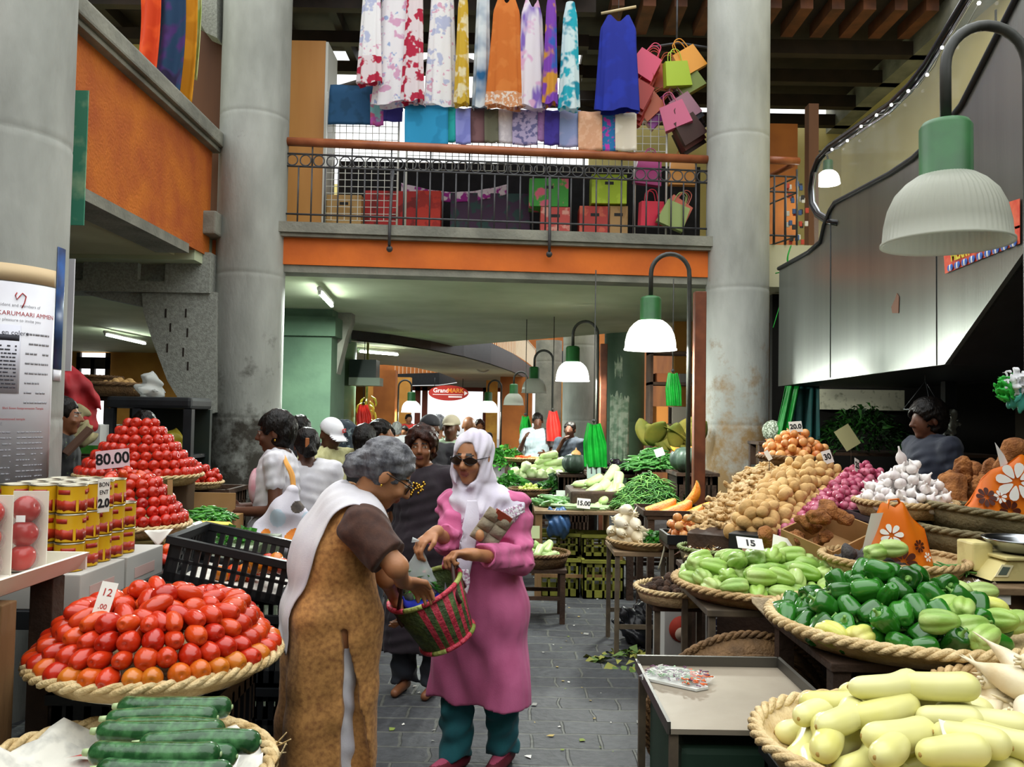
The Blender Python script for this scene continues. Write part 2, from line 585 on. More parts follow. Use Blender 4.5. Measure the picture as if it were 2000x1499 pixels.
def pillar_mat(name, z0, z1, dark, light, stain):
  "concrete with a grimy stain of its own low on the shaft"
  m = M(name, dark, .8, light, 2.2, .25, 25, stretch=(1, 1, .35), detail=8, lo=.3, hi=.7)
  t = m.node_tree; p = t.nodes['Principled BSDF']
  src = p.inputs['Base Color'].links[0].from_socket
  tc = t.nodes.new('ShaderNodeTexCoord'); sx = t.nodes.new('ShaderNodeSeparateXYZ')
  t.links.new(tc.outputs['Object'], sx.inputs[0])
  n = t.nodes.new('ShaderNodeTexNoise'); n.inputs['Scale'].default_value = 2.4; n.inputs['Detail'].default_value = 9; n.inputs['Roughness'].default_value = .7
  t.links.new(tc.outputs['Object'], n.inputs['Vector'])
  mr = t.nodes.new('ShaderNodeMapRange'); mr.inputs[1].default_value, mr.inputs[2].default_value = z1, z0
  t.links.new(sx.outputs['Z'], mr.inputs[0])
  ad = t.nodes.new('ShaderNodeMath'); ad.operation = 'ADD'
  n2 = t.nodes.new('ShaderNodeMath'); n2.operation = 'MULTIPLY_ADD'; n2.inputs[1].default_value, n2.inputs[2].default_value = 2.2, -.65
  t.links.new(n.outputs['Fac'], n2.inputs[0]); t.links.new(mr.outputs[0], ad.inputs[0]); t.links.new(n2.outputs[0], ad.inputs[1])
  r2 = t.nodes.new('ShaderNodeMapRange'); r2.inputs[1].default_value, r2.inputs[2].default_value = .74, 1.12
  r2.inputs[4].default_value = .95
  t.links.new(ad.outputs[0], r2.inputs[0])
  mx = t.nodes.new('ShaderNodeMix'); mx.data_type = 'RGBA'; mx.inputs[7].default_value = lin(stain)
  t.links.new(src, mx.inputs[6]); t.links.new(r2.outputs[0], mx.inputs[0]); t.links.new(mx.outputs[2], p.inputs['Base Color'])
  return m

def structure(name, mb, mats, label=None, cat=None):
  return mb.build(name, mats, kind='structure', label=label, cat=cat)

# ------------------------------------------------------------------ floor and enclosing walls
structure('floor', MB().box(-13, 8, -4.5, 60, -.2, 0), paving(), 'dark basalt paving of the market aisle')
structure('wall_left', MB().box(-13.2, -13, -4.5, 42, 0, 9), dim_wall, 'dim plaster wall far behind the tomato stall')
structure('wall_right', MB().box(5.9, 6.1, -4.5, 42, 0, 3.6), dim_wall, 'brown plaster wall behind the covered stalls')

structure('wall_back_unseen', MB().box(-13, 6.1, -4.7, -4.5, 0, 7), back_plaster, 'unseen plaster wall added behind the viewer to cut fill light')  # unseen, added to cut the frontal fill from the sky
structure('ceiling_right_added', MB().box(3.6, 6.1, -4.5, 9.5, 3.3, 3.5), cream_soffit, 'slab added beside the escalator to block sky light')  # added so sky light enters only through the atrium opening
structure('ceiling_left_unseen', MB().box(-13, -3.2, -4.5, 2.2, 3.2, 3.5), cream_soffit, 'unseen side gallery slab added to block sky light')  # out of view, added to narrow the sky opening over the atrium
# ------------------------------------------------------------------ columns
PA, PB, PC = (-2.83, 4.55), (-2.82, 9.0), (2.5, 9.4)
def column(xy, r, z1, mat, label, z0=0.0):
  mb = MB()
  prof = [(r, z0)]
  for zz in (1.55, 3.05, 4.75):
    if zz < z1: prof += [(r, zz - .05), (r, zz - .012), (r - .004, zz), (r, zz + .012), (r, zz + .05)]
  prof.append((r, z1))
  mb.lathe(prof, 64)
  o = mb.build('column', mat, loc=(xy[0], xy[1], 0), kind='structure', label=label)
  return o
column(PA, .37, 8, concrete, 'thick round concrete column covered with notices')
column(PB, .36, 8, pillar_mat('stained_concrete', .3, 2.4, '7e807a', 'b0b2ac', '2c261c'), 'round concrete column with dark grime beside the woman with the spotted bag')
column(PC, .345, 8, pillar_mat('warm_stained_concrete', .2, 2.6, '8a8c86', 'bcbeb8', '85683e'), 'round concrete column rising behind the ginger and potatoes')
column((2.02, 15.2), .36, 3.6, dark_green_round, 'deep green round column with torn posters behind the green beans')
column((1.37, 17), .35, 3.6, concrete, 'grey round column behind the seller holding his chin')
column((.95, 22), .34, 3.6, concrete_dk, 'grey round column behind the seller in the pale tee shirt')
column((-3.25, 15.6), .36, 3.2, green_round, 'pale green round column beside the red bag')

# torn posters on the deep green column: curved paper patches
def wrap_patch(mb, c, r, a0, a1, z0, z1, mi=0, n=14, th=.002, zjit=0.0, seed=0):
  rg = random.Random(seed)
  top = [z1 - rg.random() * zjit for _ in range(n + 1)]
  bot = [z0 + rg.random() * zjit for _ in range(n + 1)]
  v, f = [], []
  for q in (r + th, r + th * .2):
    for row in (bot, top):
      for i in range(n + 1):
        a = a0 + (a1 - a0) * i / n
        v.append((c[0] + q * math.cos(a), c[1] + q * math.sin(a), row[i]))
  c1 = n + 1
  for i in range(n):
    f += [(i, i + 1, c1 + i + 1, c1 + i), (2 * c1 + i, 3 * c1 + i, 3 * c1 + i + 1, 2 * c1 + i + 1),
              (i, 2 * c1 + i, 2 * c1 + i + 1, i + 1), (c1 + i, c1 + i + 1, 3 * c1 + i + 1, 3 * c1 + i)]
  f += [(0, c1, 3 * c1, 2 * c1), (n, 2 * c1 + n, 3 * c1 + n, c1 + n)]
  mb.add(v, f, mi, True)
torn = M('torn_poster_remains', 'a9b5a0', .8, '6f8a70', 9, lo=.42, hi=.6)
mb = MB(); wrap_patch(mb, (2.02, 15.2), .36, -2.45, -1.45, .5, 2.1, zjit=.18, seed=3)
mb.build('torn_poster', torn, label='torn remains of posters on the deep green column', cat='poster')
mb = MB(); wrap_patch(mb, (2.02, 15.2), .36, -2.2, -1.8, 2.3, 2.75, zjit=.2, seed=5)
mb.build('torn_poster', torn, label='small torn scrap of poster high on the deep green column', cat='poster')

# ------------------------------------------------------------------ main gallery
def gy(x): return 8.95 + .085 * (x + 2.5)
def strip(x0, x1, y_off0, y_off1, z0, z1):
  return [(x0, gy(x0) + y_off0, z0), (x1, gy(x1) + y_off0, z0), (x1, gy(x1) + y_off1, z0), (x0, gy(x0) + y_off1, z0),
      (x0, gy(x0) + y_off0, z1), (x1, gy(x1) + y_off0, z1), (x1, gy(x1) + y_off1, z1), (x0, gy(x0) + y_off1, z1)]
BOX = [(0, 3, 2, 1), (4, 5, 6, 7), (0, 1, 5, 4), (1, 2, 6, 5), (2, 3, 7, 6), (3, 0, 4, 7)]
mb = MB()
mb.add(strip(-3.2, 2.75, 0, .3, 3.19, 3.48), BOX, 0)
mb.add(strip(-3.2, 2.75, -.07, .3, 3.48, 3.52), BOX, 1)
mb.add(strip(-3.2, 2.75, -.1, .32, 3.52, 3.63), BOX, 1)
mb.add(strip(-3.2, 2.75, .02, .3, 3.11, 3.19), BOX, 2)
structure('trim_gallery_edge', mb, [orange_paint, concrete_dk, concrete_dk], 'orange and concrete edge of the upper gallery')
mb = MB()
mb.add([(-13, 8.4, 3.12), (-3.2, 8.4, 3.12), (-3.2, gy(-3.2) + .25, 3.12), (2.75, gy(2.75) + .25, 3.12), (2.75, 13.9, 3.12), (-4.6, 22, 3.12), (-13, 22, 3.12),
    (-13, 8.4, 3.6), (-3.2, 8.4, 3.6), (-3.2, gy(-3.2) + .25, 3.6), (2.75, gy(2.75) + .25, 3.6), (2.75, 13.9, 3.6), (-4.6, 22, 3.6), (-13, 22, 3.6)],
       [(0, 1, 2, 3, 4, 5, 6), (7, 8, 9, 10, 11, 12, 13)] + [(i, (i + 1) % 7, 7 + (i + 1) % 7, 7 + i) for i in range(7)], 0)
structure('ceiling_gallery', mb, soffit_mat, 'pale green underside of the upper gallery')
mb = MB().box(2.75, 6, 9.5, 13.9, 3.12, 3.6)
structure('ceiling_side', mb, cream_soffit, 'ceiling slab over the stalls behind the escalator')

# railing of the gallery
def zr(z, x): return z
rail = empty('balcony_railing', (0, 0, 0), 0, 'grey iron gallery railing with rings and a brown handrail', 'railing')
X0, X1 = -2.62, 2.45
def gp(x, z, off=.05): return Vector((x, gy(x) + off, z))
MB().tube([gp(X0, 4.53), gp(X1, 4.53)], .048, 14).build('handrail', handrail_mat, rail)
for z in (4.40, 4.265, 3.745): MB().tube([gp(X0, z), gp(X1, z)], .011, 6).build('rail', railing_metal, rail)
n = 36
bal = MB().tube([(0, 0, 3.62), (0, 0, 4.27)], .009, 6).mesh('baluster')
ringm = MB().tube(arc((0, 0, 0), .058, 0, 2 * PI * 19 / 20, 19), .0075, 6, closed=True).mesh('ring')
for me in (bal, ringm): me.materials.append(railing_metal)
for i in range(n + 1):
  x = X0 + (X1 - X0) * i / n
  if i % 3 == 0: MB().tube([(x, gy(x) + .05, 4.27), (x, gy(x) + .05, 4.53)], .009, 6).build('upright', railing_metal, rail)
  link('baluster', bal, None, rail, (x, gy(x) + .05, 0))
  if i < n:
    x += (X1 - X0) / n / 2
    link('ring', ringm, None, rail, (x, gy(x) + .05, 4.333))
for x in (-1.33, .38):
  MB().tube([gp(x, 4.25, .04), gp(x, 4.12, -.03), gp(x - .0, 3.6, -.13), gp(x, 3.40, -.13)], .016, 8).ball(gp(x, 3.37, -.1), .035).build('stay', railing_metal, rail)

rail2 = empty('balcony_railing', (0, 0, 0), 0, 'short iron railing turning back beside the escalator landing', 'railing')
MB().tube([(2.78, 9.45, 4.56), (3.22, 9.5, 4.56)], .045, 12).build('handrail', handrail_mat, rail2)
MB().tube([(3.15, 9.5, 4.52), (2.86, 10.6, 4.52)], .03, 10).build('handrail', handrail_mat, rail2)
for z in (4.38, 4.2, 3.7): MB().tube([(2.78, 9.45, z), (3.2, 9.5, z), (2.88, 10.6, z)], .011, 6).build('rail', railing_metal, rail2)
for i in range(9):
  p = Vector((2.8, 9.45, 0)).lerp(Vector((3.2, 9.5, 0)), i / 3) if i < 4 else Vector((3.2, 9.5, 0)).lerp(Vector((2.88, 10.6, 0)), (i - 3) / 5)
  MB().tube([(p.x, p.y, 3.6), (p.x, p.y, 4.38)], .011, 6).build('baluster', railing_metal, rail2)

# ------------------------------------------------------------------ left gallery: orange parapet, coping, beam, bracket
mb = MB().box(-3.42, -3.18, 2.2, 8.75, 3.22, 4.32)
structure('trim_parapet', mb, stucco, 'orange stucco parapet of the side gallery')
mb = MB().box(-3.52, -3.1, 2.2, 8.8, 4.32, 4.37, bev=.015).box(-3.56, -3.06, 2.2, 8.8, 4.37, 4.52, bev=.02)
mb.box(-3.46, -3.14, 2.2, 8.1, 3.13, 3.22)
mb.box(-3.25, -3.05, 8.55, 8.9, 3.42, 3.66, bev=.02)
structure('trim_coping', mb, concrete_dk, 'weathered concrete coping of the side gallery')
structure('ceiling_side_gallery', MB().box(-8.8, -3.4, 2.2, 8.5, 3.16, 3.3), cream_soffit, 'cream underside of the side gallery')
mb = MB()
# beam with square recesses: built as panels around openings
yb0, yb1, zb0, zb1 = 8.62, 9.0, 2.82, 3.24
xs = [-6.2, -5.52, -5.22, -4.72, -4.42, -3.86, -3.58, -3.12]
for a, b_ in zip(xs[0::2], xs[1::2]): mb.box(a, b_, yb0, yb1, zb0, zb1)
for a, b_ in zip(xs[1::2], xs[2::2]):
  mb.box(a, b_, yb0, yb1, zb0, zb0 + .11); mb.box(a, b_, yb0, yb1, zb1 - .07, zb1); mb.box(a, b_, yb0 + .09, yb1, zb0 + .11, zb1 - .07)
structure('trim_beam', mb, concrete_speck, 'concrete beam with square recesses')
def gp2(px, py): q = at(px, py, 8.7); return (q.x, q.z)
poly = [gp2(280, 574), gp2(283, 610), gp2(300, 665), gp2(330, 745), gp2(350, 778), gp2(375, 802), gp2(400, 812), gp2(425, 806), gp2(425, 572)]
mb = MB().prism(poly, 8.66, 8.9, 'y')
for sx, sy in ((327, 612), (366, 612), (336, 640), (369, 650), (330, 680), (361, 688), (370, 715)):
  q = gp2(sx, sy); mb.box(q[0] - .008, q[0] + .008, 8.655, 8.70, q[1] - .05, q[1] + .04, 1)
mb.prism([gp2(136, 560), gp2(180, 578), gp2(285, 600), gp2(285, 573), gp2(136, 560)][:4], 8.7, 8.95, 'y')
structure('trim_bracket', mb, [concrete_speck, timber_dk], 'curved concrete bracket with slits beside the grimy column')
q0, q1 = at(380, 5, 8.9), at(425, 80, 8.9)
poly = [(at(372, -40, 8.9).x, at(372, -40, 8.9).z), (at(385, 50, 8.9).x, at(385, 50, 8.9).z), (at(400, 58, 8.9).x, at(400, 58, 8.9).z), (at(408, 72, 8.9).x, at(408, 72, 8.9).z), (at(430, 82, 8.9).x, at(430, 82, 8.9).z), (at(430, -40, 8.9).x, at(430, -40, 8.9).z)]
structure('trim_bracket', MB().prism(poly, 8.8, 9.0, 'y'), concrete_speck, 'upper concrete bracket beside the grimy column')
wood_brown = M('brown_wood_panel', '6e4526', .6, '5a361c', 3, stretch=(1, 1, .1))
structure('wall_side_panel', MB().box(-3.62, -3.1, 9.05, 9.12, 3.6, 5.75), wood_brown, 'brown wooden panel behind the hanging scarves')
structure('wall_side_upper', MB().box(-8, -3.9, 11.0, 11.2, 3.6, 7.5), cream_wall, 'cream wall of the side gallery')

# ------------------------------------------------------------------ under the gallery, left: green walls
mb = MB().box(-3.32, -2.62, 12.2, 13.2, 0, 3.12).box(-3.9, -3.32, 12.4, 13.2, 0, 3.12)
mb.box(-3.4, -2.55, 12.1, 13.3, 2.72, 3.0)
structure('wall_green_pier', mb, green_paint, 'dark green painted pier under the gallery')
mb = MB().prism([(-2.62, 3.12), (-2.62, 2.2), (-2.5, 2.75), (-2.42, 3.0), (-2.42, 3.12)], 12.6, 12.9, 'y')
structure('trim_pier_bracket', mb, concrete_dk, 'small bracket on the green pier')
mb = MB().box(-13, -4.6, 22, 22.2, 0, 3.13)
mb.box(-5.35, -4.55, 13.6, 14.6, 0, 3.13)
structure('wall_ochre', mb, ochre_wall, 'ochre wall behind the dark cabinet')

# window, far left
win = empty('window_1', (0, 0, 0)); tag(win, 'bright timber window at the back of the tomato stall', kind='structure')
wy = 21.98
p0, p1 = at(152, 860, wy), at(212, 690, wy)
mb = MB()
fr = [(p0.x - .06, p1.x + .06, p1.z - .12, p1.z - .42), (p0.x - .06, p0.x + .03, p0.z, p1.z), (p1.x - .03, p1.x + .06, p0.z, p1.z),
      ((p0.x + p1.x) / 2 - .05, (p0.x + p1.x) / 2 + .05, p0.z, p1.z - .12), (p0.x, p1.x, p1.z - .82, p1.z - .92), (p0.x, p1.x, p0.z, p0.z + .06)]
for a in fr: mb.box(a[0], a[1], wy - .1, wy, a[2], a[3])
mb.build('window_frame', timber_dk, win)
day = M('daylit_pane', 'ffffff', .3, emis=2.2, ecol='fdfbff')
MB().box(p0.x, p1.x, wy, wy + .02, p0.z, p1.z).build('pane', day, win)

# ------------------------------------------------------------------ far ring gallery
zs = 2.93
outer = [(-3.9, 14.6), (-3.15, 14.9), (-2.3, 15.9), (-1.67, 17.2), (-1.1, 19.0), (-.55, 21.6), (.0, 25), (.4, 28.5), (.8, 32.5), (1.0, 40.5), (-8.8, 40.5), (-8.8, 22), (-4.6, 21.5)]
hole = [(-5.6, 24.5), (-4.4, 22.8), (-3.4, 22.4), (-2.7, 23.5), (-2.25, 26.2), (-2.05, 30), (-2.2, 33.8), (-3.2, 37), (-5.6, 39)]
vv = [Vector((x, y, 0)) for x, y in outer]; hh = [Vector((x, y, 0)) for x, y in hole]
tri = tessellate_polygon([vv, hh])
pts = outer + hole
mb = MB()
mb.add([(x, y, zs) for x, y in pts], [tuple(t) for t in tri], 0)
mb.add([(x, y, zs + .55) for x, y in pts], [tuple(t) for t in tri], 0)
for loop in (outer[1:10], hole):
  k = len(loop)
  mb.add([(x, y, zs + .02) for x, y in loop] + [(x, y, zs + .56) for x, y in loop], [(i, i + 1, k + i + 1, k + i) for i in range(k - 1)], 1)
mb.box(.75, 2.4, 23.3, 23.6, 2.93, 3.45, 1)
structure('ceiling_ring_gallery', mb, [cream_soffit, dark_metal], 'cream curved gallery further down the aisle')
def simple_rail(name, pts, z0, z1, mat, label, step=.16, r=.012):
  t = empty(name, (0, 0, 0), 0, label, 'railing')
  MB().tube([(p[0], p[1], z1) for p in pts], r * 1.8, 6).build('handrail', mat, t)
  mb = MB()
  for a, b_ in zip(pts, pts[1:]):
    k = max(1, int((Vector(b_) - Vector(a)).length / step))
    for i in range(k):
      q = Vector(a).lerp(Vector(b_), i / k); mb.tube([(q.x, q.y, z0), (q.x, q.y, z1)], r, 4, cap=False)
  mb.build('baluster_lattice', mat, t)
  return t
pale_rail = M('pale_railing_paint', 'c9b9a4', .5)
simple_rail('gallery_railing', [(-.9, 20.3), (-.4, 22.6), (.1, 25.8), (.5, 29), (.9, 33)], 3.5, 4.25, pale_rail, 'pale railing above the curved dark edge beyond the gallery', .22)
simple_rail('gallery_railing', [(-5.4, 38.9), (-3.2, 37), (-2.25, 33.8), (-2.1, 31)], 3.5, 4.35, pale_rail, 'pale railing seen through the oval opening above the aisle', .25)
structure('wall_upper_far', MB().box(-8, 5, 41.2, 41.5, 3.5, 8.5).box(-.2, .6, 36, 36.2, 3.6, 6.4), brown_wall, 'orange upper wall at the far end')

# far end: entrance
mb = MB().box(-8.8, -5.2, 40.6, 41, 0, 3.5).box(1.9, 6, 40.6, 41, 0, 3.5)
mb.box(-5.2, -3.6, 30, 30.4, 0, 2.95)
structure('wall_far', mb, ochre_wall, 'orange walls flanking the bright entrance')
q = at(750, 760, 25)
structure('wall_orange_pier', MB().box(q.x - .32, q.x + .33, 25, 25.5, 0, 2.93), brown_wall, 'orange pier beside the hanging bananas')
red_frame = M('red_brown_door_frame', '7c3a26', .6)
mb = MB()
for px in (775, 815, 829, 948, 960, 1002):
  q = at(px, 800, 39); mb.box(q.x - .12, q.x + .12, 39, 39.2, 0, 2.93)
mb.box(at(775, 0, 39).x, at(829, 0, 39).x, 39, 39.1, 0, 1.2)
mb.box(at(775, 0, 39).x, at(1002, 0, 39).x, 39, 39.1, 2.75, 2.93)
structure('door_1', mb, red_frame, 'red brown frames of the bright entrance at the far end')
yellow_post = M('yellow_ochre_post', 'd7a53c', .6, 'b9822a', 3)
mb = MB().box(at(963, 0, 31).x, at(985, 0, 31).x, 31, 31.4, 0, 2.93)
structure('wall_yellow_pier', mb, yellow_post, 'yellow pier beside the entrance lamp')
mb = MB().box(at(990, 0, 28).x, at(1052, 0, 28).x, 28, 28.4, 0, 2.93)
structure('wall_orange_back', mb, brown_wall, 'orange wall behind the seller in the pale tee shirt')
# right side behind the far stalls
mb = MB().box(3.4, 3.6, 14.2, 40, 0, 3.6)
structure('wall_stalls', mb, brown_wall, 'orange wall behind the far stalls')
structure('wall_shelf_back', MB().box(2.5, 6, 13.0, 13.2, 0, 3.12), ochre_wall, 'ochre wall behind the hanging green bag')

# ------------------------------------------------------------------ roof over the gallery
mb = MB().box(-8.8, .9, 9.3, 11.5, 6.62, 6.75)
for i in range(14): mb.box(-8.6 + i * .7, -8.5 + i * .7, 9.2, 11.5, 6.45, 6.62)
for y in (9.6, 10.5, 11.4): mb.box(-8.8, .9, y, y + .12, 6.3, 6.45)
mb.box(.9, 6.0, 9.6, 13.3, 6.62, 6.75)
for y in (10.6, 11.5, 12.4, 13.2): mb.box(.9, 5.4, y, y + .14, 6.3, 6.48)
structure('ceiling_roof', mb, timber_dk, 'dark timber roof over the gallery')
mb = MB()
for i in range(13): mb.box(1.1 + i * .37, 1.25 + i * .37, 9.75, 10.5, 6.46, 6.62)
structure('trim_rafters', mb, timber, 'brown rafter ends under the dark roof')
mb = MB()
# pale truss members behind the dresses
for a, b_ in (((-3.4, 12.2, 6.1), (-.9, 12.2, 6.9)), ((-2.2, 12.2, 6.5), (-1.2, 12.2, 5.9)), ((-4, 12.2, 6.2), (1.4, 12.2, 6.2)), ((-1, 12.2, 6.9), (1.4, 12.2, 5.95))):
  mb.tube([a, b_], .07, 6)
structure('trim_truss', mb, timber_dk, 'dark roof truss behind the hanging dresses')
mb = MB().box(-8, -1.6, 16, 16.2, 3.5, 6.0).box(-1.6, 1.2, 16, 16.2, 3.5, 5.3).box(1.2, 6, 13.6, 13.8, 3.6, 6.62)
structure('wall_gallery_back', mb, cream_wall, 'cream back wall of the upper gallery')

# right: yellow wall behind the escalator
mb = MB().box(5.3, 5.5, 2, 13.6, 3.6, 6.3)
mb.box(5.285, 5.3, 9.18, 9.2, 3.6, 6.2, 1).box(5.285, 5.3, 7.0, 7.02, 3.6, 6.2, 1)
structure('wall_yellow', mb, [cream_wall, timber_dk], 'cream yellow wall seen through the escalator glass')
structure('trim_wall_beam', MB().box(5.05, 5.5, 2, 13.6, 6.3, 6.75).box(5.05, 5.5, 2, 10.6, 6.75, 8.2), concrete_dk, 'grey beam above the yellow wall')
mb = MB().box(2.8, 3.78, 11.2, 11.4, 3.6, 5.6)
structure('wall_landing', mb, brown_wall, 'brown orange wall behind the escalator landing')
structure('trim_landing_post', MB().box(3.58, 3.70, 10.2, 10.35, 3.6, 5.5), wood_brown, 'ochre post beside the escalator landing')

# ------------------------------------------------------------------ escalator
XE = 2.8
top = [onx(px, py, XE) for px, py in ((1522, 525), (1580, 493), (1604, 472), (1611, 440), (1622, 412), (1632, 396), (1680, 371), (1740, 339), (1785, 309), (1835, 262), (1880, 205), (1985, 0))]
bot = [onx(px, py, XE) for px, py in ((1520, 755), (1845, 712), (2000, 492))]
tp = [(p.y, p.z) for p in top]; bp_ = [(p.y, p.z) for p in bot]
tp.append((3.0, tp[-1][1] + (tp[-1][0] - 3.0) * .66)); bp_.append((3.0, bp_[-1][1] + (bp_[-1][0] - 3.0) * .74))
esc = empty('escalator', (0, 0, 0), 0, 'steel clad escalator with black handrail rising above the stalls', 'escalator')
MB().prism(tp + bp_[::-1], XE, XE + .05, 'x').build('side_panel', steel, esc)
tp2 = [(y, z) for y, z in tp];
MB().prism(bp_ + [(y, z + .12) for y, z in bp_[::-1]], XE + .03, 4.2, 'x').build('underside', dark_metal, esc)
MB().prism([(y, z - .25) for y, z in tp] + [(y, z + .1) for y, z in bp_[::-1]], XE + 1.2, XE + 1.25, 'x').build('side_panel', steel, esc)
mb = MB()
lipp = [Vector((XE - .005, y, z)) for y, z in tp]
mb.tube(lipp, .022, 8)
mb.build('edge_trim', dark_metal, esc)
# seams on the cladding
for px in (1622, 1828):
  mb = MB()
  a = onx(px, 420 if px < 1700 else 290, XE - .002); b_ = onx(px, 738 if px < 1700 else 714, XE - .002)
  mb.tube([a, (a.x, a.y, b_.z)], .004, 4)
  mb.build('seam', dark_metal, esc)
hr = [onx(px, py, XE + .02) for px, py in ((1640, 436), (1618, 432), (1598, 420), (1587, 400), (1585, 370), (1589, 338), (1600, 310), (1622, 286), (1660, 260), (1700, 232), (1740, 205), (1780, 166), (1812, 125), (1845, 70), (1880, 12), (1905, -30))]
e = hr[-1]; hr.append(Vector((e.x, 3.0, e.z + (e.y - 3.0) * .62)))
MB().tube(hr, .034, 12).build('handrail', rubber, esc)
MB().tube([p + Vector((.0, .0, -.05)) if i > 6 else p.lerp(Vector((p.x, p.y - .2, p.z + .05)), .22) for i, p in enumerate(hr)], .012, 8).build('handrail_track', M('bright_handrail_track', 'b8bcc4', .25, metal=.9), esc)
gl = hr[5:]
k = len(gl)
low = []
for p in gl:
  # the glass stands on the cladding edge below
  z = np.interp(-p.y, [-y for y, _ in tp], [z for _, z in tp]); low.append((p.x + .01, p.y, float(z)))
MB().add([(p.x, p.y, p.z) for p in gl] + low, [(i, i + 1, k + i + 1, k + i) for i in range(k - 1)]).build('glass_panel', glass, esc)
fl = empty('fairy_lights', (0, 0, 0), 0, 'string of tiny white lights along the escalator handrail', 'string lights')
pts = [onx(px, py, XE - .03) for px, py in ((1625, 292), (1655, 275), (1682, 247), (1712, 225), (1741, 205), (1774, 178), (1811, 146), (1840, 93), (1873, 62), (1912, 6))]
wire = []
for a, b_ in zip(pts, pts[1:]): wire += [a, a.lerp(b_, .5) + Vector((0, 0, -.03))]
MB().tube(wire + [pts[-1]], .003, 5).build('wire', M('clear_wire', '8a8a80', .4), fl)
bulb = M('tiny_white_bulb', 'ffffff', .3, emis=6.0)
bm_ = MB().ball((0, 0, 0), .012, seg=8).mesh('bulb'); bm_.materials.append(bulb)
for p in pts: link('bulb', bm_, None, fl, p)

# ------------------------------------------------------------------ bell lamps
def bell_mesh():
  shade = MB().lathe([(.105, .02), (.14, -.005), (.176, -.045), (.201, -.10), (.214, -.16), (.221, -.222), (.228, -.226), (.228, -.236), (.214, -.23), (.206, -.16), (.193, -.10), (.168, -.048), (.13, -.015)], 240,
                       rf=lambda a, z: 1 + (.011 * math.cos(60 * a) if z > -.21 else 0)).mesh('lamp_shade')
  cap = MB().lathe([(.0001, .235), (.05, .235), (.08, .225), (.092, .205), (.092, .03), (.1, .02), (.1, -.005), (.0001, -.005)], 32).mesh('cap')
  return shade, cap
SHADE, CAP = bell_mesh()
CAP.materials.append(green_cap)
SHADE.materials.append(dim_glass)
SHADE_LIT = SHADE.copy(); SHADE_LIT.materials.clear(); SHADE_LIT.materials.append(lit_glass)
def bell_lamp(px, py_bottom, Y, lit, label, pole_dx, z_low, rise=.28, scale=1.0, power=25, post=True):
  b = at(px, py_bottom, Y)
  t = empty('pendant_lamp', (b.x, b.y, b.z + .235 * scale), 0, label, 'lamp')
  t.scale = (scale,) * 3
  link('lamp_shade', SHADE_LIT if lit else SHADE, None, t)
  link('cap', CAP, None, t)
  R = abs(pole_dx) / 2
  s = 1 if pole_dx > 0 else -1
  path = [(0, 0, .23), (0, 0, .23 + rise - R * .6)] + [(s * R * (1 - math.cos(a)), 0, .23 + rise - R * .6 + R * 1.05 * math.sin(a)) for a in [PI * i / 14 for i in range(1, 14)]] + [(s * 2 * R, 0, .2 + rise - R * .6)]
  if post: path.append((s * 2 * R, 0, z_low - b.z - .235))
  MB().tube(path, .02, 12).build('pole', pole_mat, t)
  MB().ball((0, 0, -.12), .05).build('bulb', lit_glass if lit else M('unlit_bulb', 'd0d0c4', .2), t)
  if lit: lamp('lamp_light', 'POINT', (b.x, b.y, b.z - .03), power, (.96, 1, .93), .1)
  return t
bell_lamp(1848, 478, 3.5, False, 'large unlit ribbed bell lamp with green cap hanging close above the peppers', .31, .93, .30, 1.12)
bell_lamp(1270, 684, 7.3, True, 'glowing bell lamp with green cap under the orange gallery edge', .335, .02, .30, power=120)
bell_lamp(1118, 745, 11.2, True, 'glowing bell lamp with green cap beside the grey column', .33, .02, .26, power=210)
bell_lamp(1043, 768, 15, False, 'dull bell lamp with pale green cap above the seller in the pale tee shirt', .33, .02, .22)
bell_lamp(1003, 792, 18.5, False, 'dull bell lamp with dark cap near the dark beam', .3, .02, .2)
bell_lamp(953, 806, 25, True, 'glowing lamp in front of the yellow pier at the entrance', .3, .02, .2, power=120, scale=1.3)
bell_lamp(803, 806, 25, True, 'glowing lamp in front of the barred entrance window', -.3, .02, .2, power=120, scale=1.3)
bell_lamp(1617, 360, 10.4, True, 'small glowing lamp behind the escalator glass', -.3, 3.65, .1, scale=.65, power=30)
def post(px, Y, w_, z1, label, mat=post_red):
  q = at(px, 800, Y)
  MB().box(q.x - w_ / 2, q.x + w_ / 2, Y - w_ / 2, Y + w_ / 2, 0, z1, bev=.008).build('steel_post', mat, label=label, cat='post')
post(1365, 7.35, .1, 2.72, 'rust red square post carrying the nearest glowing lamp')
post(1178, 11.3, .09, 2.6, 'brown post beside the green column')

# fluorescent tubes
def tube_light(p0, p1, label, power, fitting=True):
  p0, p1 = Vector(p0), Vector(p1); c = (p0 + p1) / 2
  t = empty('fluorescent_light', c, 0, label, 'lamp')
  a, b_ = p0 - c, p1 - c
  MB().tube([a, b_], .02, 10).build('tube', tube_glow, t)
  d = (b_ - a).normalized()
  mb = MB(); mb.tube([a - d * .03 + Vector((0, 0, .05)), b_ + d * .03 + Vector((0, 0, .05))], .03, 6)
  for q in (a, b_): mb.tube([q + Vector((0, 0, -.02)), q + Vector((0, 0, .06))], .02, 6)
  mb.build('fitting', white_paint, t)
  l = lamp('tube_light', 'AREA', c + Vector((0, 0, -.05)), power, (.9, 1, .92), (p1 - p0).length, .06)
  l.rotation_euler = (0, 0, math.atan2(d.y, d.x))
  return t
tube_light((-7.55, 15.6, 3.0), (-7.5, 17.2, 2.97), 'fluorescent tube under the side gallery ceiling', 260)
tube_light((-2.95, 16.2, 2.81), (-2.3, 16.9, 2.81), 'fluorescent tube on the curved gallery beside the pale green column', 240)
tube_light((-2.25, 9.75, 3.0), (-2.35, 10.9, 3.0), 'fluorescent tube under the gallery near the grimy column', 330)
